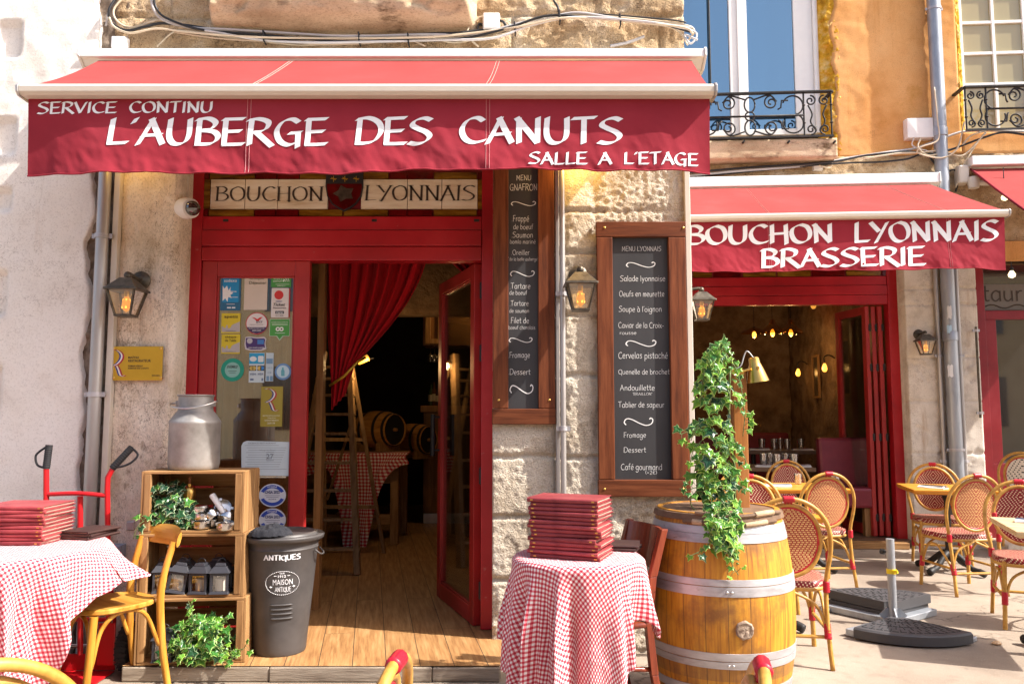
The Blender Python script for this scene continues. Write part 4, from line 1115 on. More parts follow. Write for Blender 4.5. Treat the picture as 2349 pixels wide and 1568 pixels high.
pipe('whitish conduit pipe between the two menu boards', [Vector((p0.x + .006, -.06, .45)), Vector((p0.x + .006, -.06, 2.96))], .017, M['alupipe'], brackets=(1.3, 2.1), name='conduit', cat='conduit')
mb = MB(); mb.box((p0.x - .035, -.032, .40), (p0.x - .012, .0, 2.96)); mb.build('cable_trunking', M['alupipe'], label='flat grey trunking strip beside the tall narrow menu board', cat='trunking', loc=(p0.x, -.02, .4), bevel=.003)
mb = MB(); mb.box((xE - .022, -.035, .1), (xE + .012, .0, 2.98)); mb.build('corner_trunking', M['cream'], label='pale trunking strip down the corner beside the wide menu board', cat='trunking', loc=(xE, -.02, .1), bevel=.004)
def stick(t_):
    for (x, y, w, h, c, nm) in ((2178, 716, .05, .15, (.6, .58, .56), 'torn_sticker'), (2178, 755, .055, .1, (.35, .5, .62), 'torn_sticker'), (2180, 850, .06, .14, (.62, .6, .58), 'torn_sticker')):
        p = W2(x, y, .15); mb = MB(); pts = [(-.5, -.5), (-.2, -.38), (.1, -.5), (.5, -.42), (.42, 0), (.5, .4), (.2, .5), (0, .38), (-.3, .5), (-.5, .3), (-.42, -.1)]
        ctr = f2((p - P2).dot(U2), .085, p.z)
        R_ = .0705
        def cyl(u, v, d): 
            g = u * w / R_
            return ctr + U2 * (R_ + d) * math.sin(g) + N2 * (R_ + d) * math.cos(g) + Vector((0, 0, v * h))
        mb.prism(pts, cyl, .0002, .0015); mb.build(nm, card(c), t_)
pu = u2(2176, 700, .085)
t_ = pipe('wide zinc rainwater downpipe on the orange house', [f2(pu, .085, .04), f2(pu, .085, 6.9)], .069, M['zinc'], brackets=(1.02, 3.4, z2(30, 2150)), joints=(2.2, 4.4), nrm=-N2, extra=stick)
for x, lab in ((2150, 'thin conduit left of the zinc downpipe'), (2197, 'thin conduit right of the zinc downpipe')):
    u = u2(x, 700, .05); pipe(lab, [f2(u, .04, .3), f2(u, .04, 3.3)], .022, M['alupipe'], brackets=(.9, 2.0), name='conduit', cat='conduit', nrm=-N2)
u = u2(2246, 850, .1); pipe('slim dark iron rod with a hook beside the next shop', [f2(u, .08, 1.35), f2(u, .08, 2.3)], .012, M['lampmetal'], brackets=(1.4, 2.26), name='shutter_rod', cat='rod', nrm=-N2)

# ------------------------------------------------------------------ cables and boxes
CG = 'cables sagging along the walls'
def cable(pxs, off, mat, label, r=.006, w2=False, n=7):
    pts = []; r *= .92
    for i, (x, y) in enumerate(pxs):
        o = off + .012 * math.sin(i * 2.3 + off * 90)
        pts.append(W2(x, y, o) if w2 else W(x, y, -o))
    mb = MB(); mb.tube(spline(pts, n), r, 6)
    mb.build('cable', mat, label=label, cat='cable', loc=pts[0], smooth=True, group=CG)
cb = plain('black_cable', (.02, .02, .022), .5); cc = plain('cream_cable', (.62, .51, .36), .5); cg = plain('grey_cable', (.56, .53, .51), .5); cbr = plain('tan_cable', (.52, .38, .26), .5)
cable([(243, 60), (252, 20), (285, -30)], .05, cg, 'grey cable loop at the far left corner of the inn wall', .007)
cable([(270, -10), (250, 24), (256, 52), (290, 70), (330, 62), (372, 54), (440, 60), (520, 74), (640, 90), (780, 86), (900, 82), (985, 78), (1050, 76), (1100, 70), (1180, 62)], .06, cb, 'thick black cable running the length of the inn wall', .009)
cable([(300, -20), (262, 20), (268, 48), (300, 64), (345, 52), (370, 48), (450, 68), (540, 84), (620, 92), (760, 82), (850, 82), (960, 86), (1060, 88), (1150, 80), (1240, 44), (1300, 34), (1420, 40), (1560, 56), (1592, 70), (1580, 92)], .05, cc, 'cream cable crossing the whole inn wall and looping at its corner', .0075)
cable([(345, -20), (352, 20), (375, 46), (440, 64), (520, 68), (680, 78), (800, 84), (960, 80), (1090, 78), (1200, 52), (1270, 38), (1330, 30), (1430, 46), (1530, 58), (1588, 64)], .07, cg, 'grey cable dropping from the sill and crossing the inn wall', .010)
cable([(352, -20), (358, 18), (386, 44), (470, 70), (600, 80), (790, 96), (900, 92), (1050, 90), (1160, 66), (1260, 36), (1380, 44), (1500, 52), (1586, 74)], .085, cb, 'black cable lying under the grey one on the inn wall', .008)
cable([(360, 108), (395, 76), (430, 70), (500, 82), (560, 90), (700, 104), (830, 92), (960, 82), (1040, 98), (1110, 84), (1210, 56), (1280, 40), (1400, 42), (1480, 52), (1550, 68), (1578, 104)], .045, cc, 'cream cable dipping behind the cassette near the left', .006)
cable([(400, 74), (520, 90), (660, 96), (740, 102), (860, 98), (920, 84), (975, 106)], .075, cbr, 'tan cable sagging along the middle of the inn wall', .006)
cable([(250, 40), (262, 62), (300, 76), (360, 66), (430, 74), (560, 84), (700, 88), (860, 88), (1000, 84), (1120, 72), (1200, 60), (1290, 42), (1390, 46), (1560, 62), (1590, 78)], .10, cc, 'upper cream cable hanging in front of the black ones on the inn wall', .0075)
cable([(470, 70), (600, 92), (720, 98), (860, 96), (1010, 92), (1130, 88), (1220, 58), (1320, 40), (1480, 50), (1580, 66)], .095, cg, 'pale grey cable hanging lowest in the middle of the inn wall', .008)
cable([(1098, 108), (1076, 86), (1074, 66), (1098, 42), (1118, 38)], .05, cc, 'cream cable curling down from the white box', .007)
cable([(1118, 62), (1100, 56), (1098, 70), (1130, 76), (1160, 70), (1156, 52), (1140, 46)], .035, cb, 'black cable coiled behind the white box', .009)
cable([(1270, 2), (1280, 18), (1283, 44)], .05, cb, 'short black cable hanging from above the inn wall', .008)
cable([(1330, 30), (1450, 38), (1540, 46), (1574, 52)], .06, cb, 'thin black cable by the corner of the inn', .005)
cable([(1400, 106), (1440, 98), (1478, 84)], .02, cg, 'grey cable end beside the crack over the awning', .01)
cable([(1545, 60), (1590, 72), (1598, 84), (1584, 100), (1570, 80), (1600, 92)], .09, cg, 'knotted grey cable end at the corner of the inn', .007)
for k, (x, y) in enumerate(((603, 82), (822, 86), (935, 88), (1283, 36), (1422, 44), (1180, 62))):
    a = W(x, y - 12, -.10); b = W(x + 2, y + 12, -.10); mb = MB(); mb.tube([a + Vector((0, .05, 0)), a, b, b + Vector((0, .05, 0))], .005, 6)
    mb.build('cable_tie', M['black'], label='black cable tie, %s along the inn wall from the left' % ('first', 'second', 'third', 'fifth', 'last', 'fourth')[k], cat='cable tie', loc=a)
cable([(1560, 405), (1700, 392), (1850, 380), (1950, 362), (2030, 350), (2100, 340), (2160, 318), (2210, 302), (2270, 300), (2360, 302)], .06, cg, 'thick grey cable along the orange house under the sill', .014, True)
cable([(1560, 398), (1720, 384), (1900, 372), (1990, 356), (2080, 348), (2150, 352), (2250, 318), (2300, 304), (2360, 310)], .09, cb, 'black cable along the orange house under the sill', .013, True)
cable([(1560, 410), (1800, 385), (1940, 374), (2010, 372), (2080, 365), (2120, 352), (2140, 370), (2160, 400)], .05, cb, 'sagging black cable ending behind the zinc pipe', .011, True)
cable([(1980, 364), (2060, 352), (2110, 350), (2150, 345), (2200, 338), (2230, 310), (2290, 296), (2360, 296)], .10, cc, 'cream cable looping past the zinc pipe', .011, True)
cable([(2112, 318), (2106, 338), (2130, 356), (2170, 350), (2210, 356), (2262, 304)], .12, cc, 'cream cable looping under the white junction box', .010, True)
cable([(2143, 200), (2150, 270), (2152, 320), (2112, 338), (2108, 352), (2160, 362), (2196, 340), (2212, 280)], .16, cc, 'cream cable hanging beside the zinc pipe and bowing right', .009, True)
cable([(2096, 318), (2092, 332), (2106, 340), (2140, 350)], .1, cg, 'thin grey cable leaving the junction box', .008, True)
cable([(1876, 378), (1888, 382), (1905, 384), (1910, 370)], .06, cc, 'short cream cable from the small clip box', .009, True)
cable([(2260, 304), (2240, 330), (2210, 380), (2192, 430)], .1, cc, 'cream cable dropping toward the next awning', .010, True)
cable([(2160, 400), (2190, 390), (2196, 420), (2192, 440)], .06, cb, 'black cable hanging by the end of the next awning', .012, True)
def jbox(a, b, fr, label, mat, off=.05, name='junction_box', sub=True):
    t_ = thing(name, label, 'junction box', fr((a[0] + b[0]) / 2, 0, a[1]), 0 if fr is f1 else -TH)
    def hx_(mb, u0, u1, o0, o1, z0, z1):
        P = [fr(u0, o0, z0), fr(u1, o0, z0), fr(u1, o1, z0), fr(u0, o1, z0), fr(u0, o0, z1), fr(u1, o0, z1), fr(u1, o1, z1), fr(u0, o1, z1)]; mb.hexa(P)
    mb = MB(); hx_(mb, a[0], b[0], .0, off * .6, a[1], b[1]); mb.build('case', mat, t_, bevel=.006)
    mb = MB(); hx_(mb, a[0] + .003, b[0] - .003, off * .6 + .001, off, a[1] + .003, b[1] - .003); mb.build('lid', mat, t_, bevel=.008)
    return t_
def P1(x, y): return uz1(x, y, .05)
def P2_(x, y): return uz2(x, y, .06)
jbox(P1(1107, 71), P1(1147, 31), f1, 'white square junction box in the cable bundle over the long awning', M['whiteplastic'], .07)
jbox(P1(254, 112), P1(290, 83), f1, 'white box just above the left end of the long awning', M['whiteplastic'], .06)
jbox(P2_(2078, 320), P2_(2138, 272), f2, 'wide white junction box on the orange wall beside the zinc pipe', M['whiteplastic'], .10)
jbox(P2_(1866, 390), P2_(1889, 373), f2, 'tiny cream clip box under the stone sill', M['cream'], .06)
jbox((W(257, 1262).x, W(257, 1278).z), (W(290, 1262).x, W(257, 1245).z), f1, 'grey socket box low on the textured pillar behind the crate', M['greyplastic'], .07)
jbox(P1(282, 1218), P1(302, 1196), f1, 'small grey switch plate on the pillar above the socket box', M['alupipe'], .02, 'switch_plate')

# ------------------------------------------------------------------ window guards
def scroll(mb, c, r, turns, start, fr, sgn=1, rt=.009):
    pts = []
    n = int(22 * turns)
    for i in range(n + 1):
        k = i / n; g = start + sgn * turns * 2 * math.pi * k; q = r * (1 - .80 * k)
        pts.append(fr(c[0] + q * math.cos(g), c[1] + q * math.sin(g)))
    mb.tube(pts, rt, 6); return pts[0]
def guard(u0, u1, z0, z1, off, name, label, cells, left_return, rightr):
    t_ = thing(name, label, 'window guard', f2((u0 + u1) / 2, off, z0), -TH)
    fr = lambda u, z: f2(u, off, z)
    mb = MB(); mb.bar(fr(u0, z1), fr(u1, z1), .05, .022)
    if rightr: mb.bar(fr(u1, z1), f2(u1, 0, z1), .045, .02)
    if left_return: mb.bar(fr(u0, z1), f2(u0, 0, z1), .045, .02)
    mb.build('handrail', M['iron'], t_, bevel=.004)
    mb = MB(); mb.bar(fr(u0, z0), fr(u1, z0), .02, .02); 
    if rightr: mb.bar(fr(u1, z0), f2(u1, 0, z0), .02, .02)
    mb.build('bottom_rail', M['iron'], t_)
    h = z1 - z0
    for u in cells:
        mb = MB(); mb.tube([fr(u, z0), fr(u, z1)], .010, 8)
        for k in (.3, .7): mb.lathe([(.010, -.012), (.018, 0), (.010, .012)], fr(u, z0 + h * k), 8)
        mb.build('upright', M['iron'], t_, smooth='auto')
    for a, b in zip(cells[:-1], cells[1:]):
        w = b - a; c = (a + b) / 2
        mb = MB()
        if w < .32 * 1.2:
            for s in (-1, 1):
                for zz_, sg in ((z0 + .15 * h, -1), (z1 - .2 * h, 1)):
                    scroll(mb, (c + s * w * .25, zz_), w * .20, 1.4, math.pi / 2 * sg + (0 if s > 0 else 0), fr, s * sg)
                mb.tube(spline([fr(c + s * w * .34, z1 - .3 * h), fr(c + s * w * .20, z0 + .5 * h), fr(c + s * w * .26, z0 + .32 * h), fr(c + s * w * .06, z0 + .12 * h)], 8), .009, 6)
        else:
            m_ = c
            mb.tube([fr(a, z0 + .48 * h), fr(b, z0 + .48 * h)], .011, 6)
            mb.tube(arc(fr(m_, z0 + .48 * h), .10 * h, 0, 2 * math.pi, 20, U2), .009, 6)
            for s in (1, -1):
                mb.tube(arc(fr(m_, z0 + .48 * h + s * .26 * h), .115 * h, 0, 2 * math.pi, 22, U2, (0, 0, 1), .17 * h), .009, 6)
                for sd in (-1, 1):
                    x0 = m_ + sd * w * .20
                    scroll(mb, (x0, z0 + .5 * h + s * .28 * h), .16 * h, 1.5, math.pi * (.5 if s > 0 else -.5), fr, sd * s)
                    mb.tube(spline([fr(m_ + sd * .10 * h, z0 + .5 * h + s * .36 * h), fr(x0 - sd * .02, z0 + .5 * h + s * .45 * h), fr(x0 + sd * .12 * h, z0 + .5 * h + s * .30 * h)], 8), .009, 6)
                    x1_ = m_ + sd * w * .34
                    mb.tube([fr(x0 + sd * .14 * h, z0 + .5 * h + s * .12 * h), fr(x1_ - sd * .12 * h, z0 + .5 * h + s * .16 * h), fr(x1_ - sd * .10 * h, z0 + .5 * h + s * .32 * h), fr(x1_ + sd * .04 * h, z0 + .5 * h + s * .32 * h)], .009, 6)
                    pts = arc(fr(x1_ + sd * .14 * h, z0 + .5 * h + s * .2 * h), .22 * h, math.pi * .9, math.pi * .9 - math.pi * 1.5 * s, 24, U2 * sd)
                    mb.tube(pts, .009, 6)
        mb.build('scrollwork', M['iron'], t_, smooth=True)
    return t_
go = .22
g0 = u2(1500, 260, go); g1 = u2(1909, 260, go); gi = u2(1844, 260, go); gc = 2 * u2(1720, 260, go) - gi
guard(gc - .25, g1, z2(315, 1750, go), z2(214, 1750, go), go, 'window_guard', 'scrolled iron window guard below the tall blue window', [gc, gi, g1 - .01], False, True)
g2 = u2(2213, 250, go); g3 = u2(2263, 250, go)
guard(g2, g2 + 1.9, z2(296, 2300, go), z2(198, 2300, go), go, 'window_guard', 'scrolled iron window guard below the small-paned window', [g2 + .01, g3, g3 + .95, g3 + 1.2], True, False)

# ------------------------------------------------------------------ wall lanterns
def lantern_proto():
    """hangs in front of a wall at y=0, facing -y; origin on the wall at the back plate"""
    t_ = thing('wall_lantern', 'x', 'lantern')
    d = .17; zt = -.045; w = .088
    My = Matrix.Rotation(math.pi / 2, 4, 'X')
    mb = MB(); mb.lathe([(.058, 0), (.058, .008), (.05, .014), (.022, .022), (.018, .03)], (0, 0, 0), 24, My); mb.build('back_plate', M['lampmetal'], t_, smooth='auto')
    mb = MB(); mb.tube(spline([(0, -.02, .0), (0, -.09, .008), (0, -d + .02, .016), (0, -d, .004), (0, -d, zt + .045)], 6), .012, 10)
    mb.lathe([(.02, -.012), (.022, 0), (.016, .014), (.006, .02)], (0, -d, zt + .052), 12); mb.build('arm', M['lampmetal'], t_, smooth='auto')
    def ring(h, z): return [(-h, -d - h, z), (h, -d - h, z), (h, -d + h, z), (-h, -d + h, z)]
    mb = MB(); mb.hexa(ring(w, zt - .030) + ring(.034, zt + .032)); mb.hexa(ring(w + .008, zt - .044) + ring(w + .006, zt - .031)); mb.build('roof', M['lampmetal'], t_, bevel=.003)
    hi, lo = w - .010, .044; z1, z0 = zt - .046, zt - .185
    for i in range(4):
        a = Vector(ring(hi, z1)[i]); b = Vector(ring(lo, z0)[i])
        mb = MB(); mb.bar(a, b, .010, .010, (.3, 1, 0)); mb.build('post', M['lampmetal'], t_)
    mb = MB(); mb.hexa(ring(lo + .006, z0 - .010) + ring(lo + .006, z0 + .003)); mb.build('base', M['lampmetal'], t_, bevel=.002)
    for i in range(4):
        a, b = Vector(ring(hi - .004, z1)[i]), Vector(ring(hi - .004, z1)[(i + 1) % 4]); c, e = Vector(ring(lo - .003, z0 + .004)[(i + 1) % 4]), Vector(ring(lo - .003, z0 + .004)[i])
        mb = MB(); mb.add([a, b, c, e], [(0, 1, 2, 3)]); mb.build('pane', M['lampglass'], t_)
    mb = MB(); mb.lathe([(.016, z1 + .002), (.016, z1 - .03)], (0, -d, 0), 12); sk = mb.build('socket', M['brass'], t_, smooth='auto')
    mb = MB(); mb.lathe([(.012, z1 - .03), (.022, z1 - .055), (.026, z1 - .08), (.020, z1 - .105), (.004, z1 - .12)], (0, -d, 0), 16); mb.build('bulb', M['ambersoft'], sk, smooth=True)
    mb = MB()
    for q_ in range(5): mb.tube([(.016 * math.cos(q_ * 1.26), -d + .016 * math.sin(q_ * 1.26), z1 - .045), (.021 * math.cos(q_ * 1.26), -d + .021 * math.sin(q_ * 1.26), z1 - .1)], .0055, 5)
    mb.build('filament', M['amber'], sk)
    return t_
lp = lantern_proto()
LG = 'bronze wall lanterns'
p = W(326, 645); place(lp, (p.x, -.012, p.z), 0, 'lit bronze wall lantern on the textured pillar above the gold plaque', LG)
p = W(1325, 633); place(lp, (p.x, -.02, p.z), 0, 'bronze wall lantern between the two menu boards', LG)
p = W(1604, 665, .18); place(lp, (xE - .012, .20, p.z), R(90), 'bronze wall lantern projecting from the corner beside the wide menu board', LG, .80)
p = W2(2107, 767); place(lp, f2((p - P2).dot(U2), -.005, p.z), -TH, 'small lit lantern on the pale stone pier by the zinc pipe', LG, .95)
# security camera
p = W(452, 505, .18)
t_ = thing('security_camera', 'white dome security camera beside the red door frame', 'camera', (p.x - .03, .1, p.z + .05))
c = W(432, 478, .02)
mb = MB(Matrix.Translation(c) @ Vector((.80, -.52, -.12)).to_track_quat('Z', 'Y').to_matrix().to_4x4())
mb.lathe([(.0, -.085), (.045, -.08), (.064, -.05), (.066, -.01), (.060, .03), (.045, .036)], (0, 0, 0), 24); mb.build('housing', M['whiteplastic'], t_, smooth='auto')
mb.v = []; mb.f = []; mb.m = []
mb.lathe([(.046, .034), (.045, .052), (.034, .074), (.016, .088), (0, .091)], (0, 0, 0), 24); mb.build('lens_dome', M['shopglass'], t_, smooth=True)
mb = MB(); mb.tube(spline([W(430, 405, .1), W(428, 440, .1), c + Vector((-.02, .05, .02))], 8), .015, 8); mb.lathe([(.05, -.008), (.05, .008)], c + Vector((-.03, .055, 0)), 16, Matrix.Rotation(math.pi / 2, 4, 'Y')); mb.build('bracket', M['cream'], t_, smooth='auto')
mb = MB(); p0, p1 = W(437, 410, .19), W(427, 500, .19); mb.tube([p1, p0], .008, 8); mb.build('cable', cbr, label='tan conduit cable above the security camera', cat='cable', loc=p1, smooth=True)

# ------------------------------------------------------------------ gold plaque
def onF(off): return lambda u, z: Vector((u, -off, z))
def R_mark(parent, x0, x1, y0, y1, off, colw=1):
    """swirled letter R in blue, white and red bands"""
    fx = lambda a: W(x0 + (x1 - x0) * a, (y0 + y1) / 2, -off).x
    fz = lambda b: W((x0 + x1) / 2, y0 + (y1 - y0) * b, -off).z
    for k, (nm, c_) in enumerate((('blue_band', (.05, .05, .22)), ('white_band', (.75, .73, .70)), ('red_band', (.45, .02, .04)))):
        mb = MB(); sh = (k - 1) * .11
        for pts in ([(.02, .03), (.35, .02), (.68, .16), (.70, .34), (.45, .52), (.12, .60)], [(.38, .55), (.55, .74), (.66, .90), (.78, .96), (.98, .93)]):
            q = spline([Vector((a + sh, 0, b)) for a, b in pts], 10)
            P = []
            for i in range(len(q)):
                w = .055 * min(1, .35 + min(i, len(q) - 1 - i) / 9)
                P += [Vector((fx(q[i].x - w), -off - .0004 * k, fz(q[i].z - w * .15))), Vector((fx(q[i].x + w), -off - .0004 * k, fz(q[i].z + w * .15)))]
            mb.add(P, [(2 * i, 2 * i + 1, 2 * i + 3, 2 * i + 2) for i in range(len(q) - 1)])
        mb.build(nm, card(c_), parent)
po = .028
a, b = W(255, 872, -po), W(374, 794, -po)
t_ = thing('plaque', 'shiny gold wall plaque with a tricolour R under the left lantern', 'plaque', ((a.x + b.x) / 2, -.01, a.z))
mb = MB(); mb.box((a.x, -po, a.z), (b.x, -po + .008, b.z)); mb.build('plate', M['gold'], t_, bevel=.002)
for x, y in ((261, 799), (369, 799), (261, 866), (369, 866)):
    c = W(x, y, -po); mb = MB(); mb.lathe([(.008, 0), (.008, .004), (.004, .007), (0, .0075)], c, 12, Matrix.Rotation(math.pi / 2, 4, 'X')); mb.tube([c, c + Vector((0, .03, 0))], .004, 6); mb.build('screw', M['brass'], t_, smooth='auto')
R_mark(t_, 254, 288, 801, 865, po + .0008)
mb = MB()
def tb(s_, x0, x1, y0, y1, off=po + .0012, Y=None): 
    yy = -off
    A = W(x0, y1, yy); B = W(x1, y0, yy)
    type_text(mb, s_, A.x, B.x, A.z, B.z, lambda u, z: Vector((u, yy, z)), bold=.015)
tb('MAÎTRE', 294, 319, 816, 822); tb('RESTAURATEUR', 294, 346, 824, 830); tb('ROMAIN VERNAY', 294, 328, 837, 841); tb("AUBERGE DES CANUTS", 293, 341, 842.5, 846); tb('2019-2023', 348, 366, 859, 863)
mb.build('lettering', M['darkink'], t_)

# ------------------------------------------------------------------ menu boards
def board(label, x0, x1, y0, y1, ix0, ix1, iy0, iy1, yt_hidden, lines, swashes, off0=.006, th_=.03, top=True, jig=.25, pen=.09, thin=.42):
    A = lambda x, y: W(x, y, -(off0 + th_))
    xm = (y0 + y1) / 2
    X = lambda x: A(x, 1000).x
    Z = lambda y: A((x0 + x1) / 2, y).z
    t_ = thing('menu_board', label, 'menu board', (X((x0 + x1) / 2), -off0, Z(y1)))
    zb_, zt_ = Z(y1), Z(y0); izb, izt = Z(iy1), Z(iy0)
    def plank(a, b, c, d, nm, mat):
        mb = MB(); mb.box((a, -off0 - th_, c), (b, -off0, d)); return mb.build('frame_board', mat, t_, bevel=.004)
    sz0 = izb + .002; sz1 = (izt - .002) if top else zt_
    plank(X(x0), X(ix0), sz0, sz1, 'l', M['frameZ']); plank(X(ix1), X(x1), sz0, sz1, 'r', M['frameZ'])
    plank(X(x0) - .004, X(x1) + .003, zb_, izb, 'b', M['frameX'])
    if top: plank(X(x0) - .003, X(x1) + .004, izt, zt_, 't', M['frameX'])
    so_ = off0 + .006
    mb = MB(); mb.box((X(ix0) - .03, -so_, izb - .03), (X(ix1) + .03, -so_ + .008, (izt + .03) if top else zt_)); sl_ = mb.build('slate', M['chalk'], t_)
    fn = onF(so_ + .0015)
    S = lambda x, y: W(x, y, -so_)
    for s_, a, b, yb, yt in lines:
        mb = MB(); p = S(a, yb); q = S(b, yt)
        stroke_text(mb, s_, p.x, q.x, p.z, q.z, fn, pen=pen, thin=thin, nib=R(40), jig=jig, space=2.6)
        mb.build('chalk_line', M['chalkink'], sl_)
    for a, b, ya, yb in swashes:
        mb = MB(); p = S(a, yb); q = S(b, ya)
        stroke_text(mb, '~', p.x, q.x, p.z, p.z + (q.z - p.z) * 8 / 3, fn, pen=.05, thin=.34, nib=R(20))
        mb.build('chalk_flourish', M['chalkink'], sl_)
    for x in (x0 + 14, x1 - 14):
        for y in ((y0 + 14, y1 - 18) if top else (iy1 - 20,)):
            c = A(x, y); mb = MB(); mb.lathe([(.007, 0), (.007, .002), (.003, .005)], c, 10, Matrix.Rotation(math.pi / 2, 4, 'X')); mb.build('screw', M['brass'], t_, smooth='auto')
    return t_
d5 = lambda x, y: (789 + x / 2.844, 514 + y / 2.844)
L = [('MENU', 1184, 1219, 414, 402), ('GNAFRON', 1169, 1233, 437, 422), ('.Frappé', 1174, 1214, 508, 494), ('de boeuf', 1177, 1223, 526, 514), ('.Saumon', 1173, 1223, 545, 532), ('bömlo mariné'.replace('ö', 'o'), 1169, 1229, 559, 549),
     ('.Oreiller', 1173, 1215, 585, 573), ('"de la belle auberge"', 1166, 1235, 598, 590), ('.Tartare', 1169, 1217, 662, 649), ('de boeuf', 1168, 1209, 676, 666), ('.Tartare', 1169, 1213, 701, 689), ('de saumon', 1168, 1214, 717, 708),
     ('.Filet de', 1169, 1214, 741, 728), ('boeuf charolais', 1166, 1228, 755, 746), ('.Fromage', 1166, 1216, 820, 807), ('.Dessert', 1166, 1217, 859, 846)]
Sw = [(1173, 1229, 462, 472), (1171, 1226, 621, 634), (1168, 1221, 774, 785), (1170, 1223, 882, 902)]
board('tall narrow stained-wood menu board right of the red door', 1130, 1274, 330, 973, 1166, 1235.5, 330, 937, 398, L, Sw, off0=.022, top=False)
L2 = [('MENU LYONNAIS', 1426, 1517, 576, 565), ('Salade lyonnaise', 1422, 1526, 645, 632), ('Oeufs en meurette', 1420, 1524, 680, 667), ('Soupe à l\'oignon', 1419, 1518, 715, 702), ('Caviar de la Croix-', 1418, 1523, 752, 739), ('rousse', 1421, 1460, 767, 758.5),
      ('Cervelas pistaché', 1418, 1532, 822, 807), ('Quenelle de brochet', 1418, 1536, 858, 846), ('Andouillette', 1422, 1502, 895, 882), ('"BRAILLON"', 1451, 1496, 906, 900), ('Tablier de sapeur', 1418, 1524, 934, 921),
      ('Fromage', 1430, 1482, 1003, 991), ('Dessert', 1430, 1482, 1037, 1025), ('Café gourmand', 1424, 1519, 1077, 1063), ('(+2€)', 1480, 1507, 1087, 1079)]
Sw2 = [(1437, 1503, 601, 613), (1436, 1505, 780, 794), (1432, 1498, 958, 975)]
board('wide stained-wood menu board on the corner pillar', 1373, 1581, 508, 1139, 1410, 1541, 543, 1100, 0, L2, Sw2, off0=.012, th_=.034)
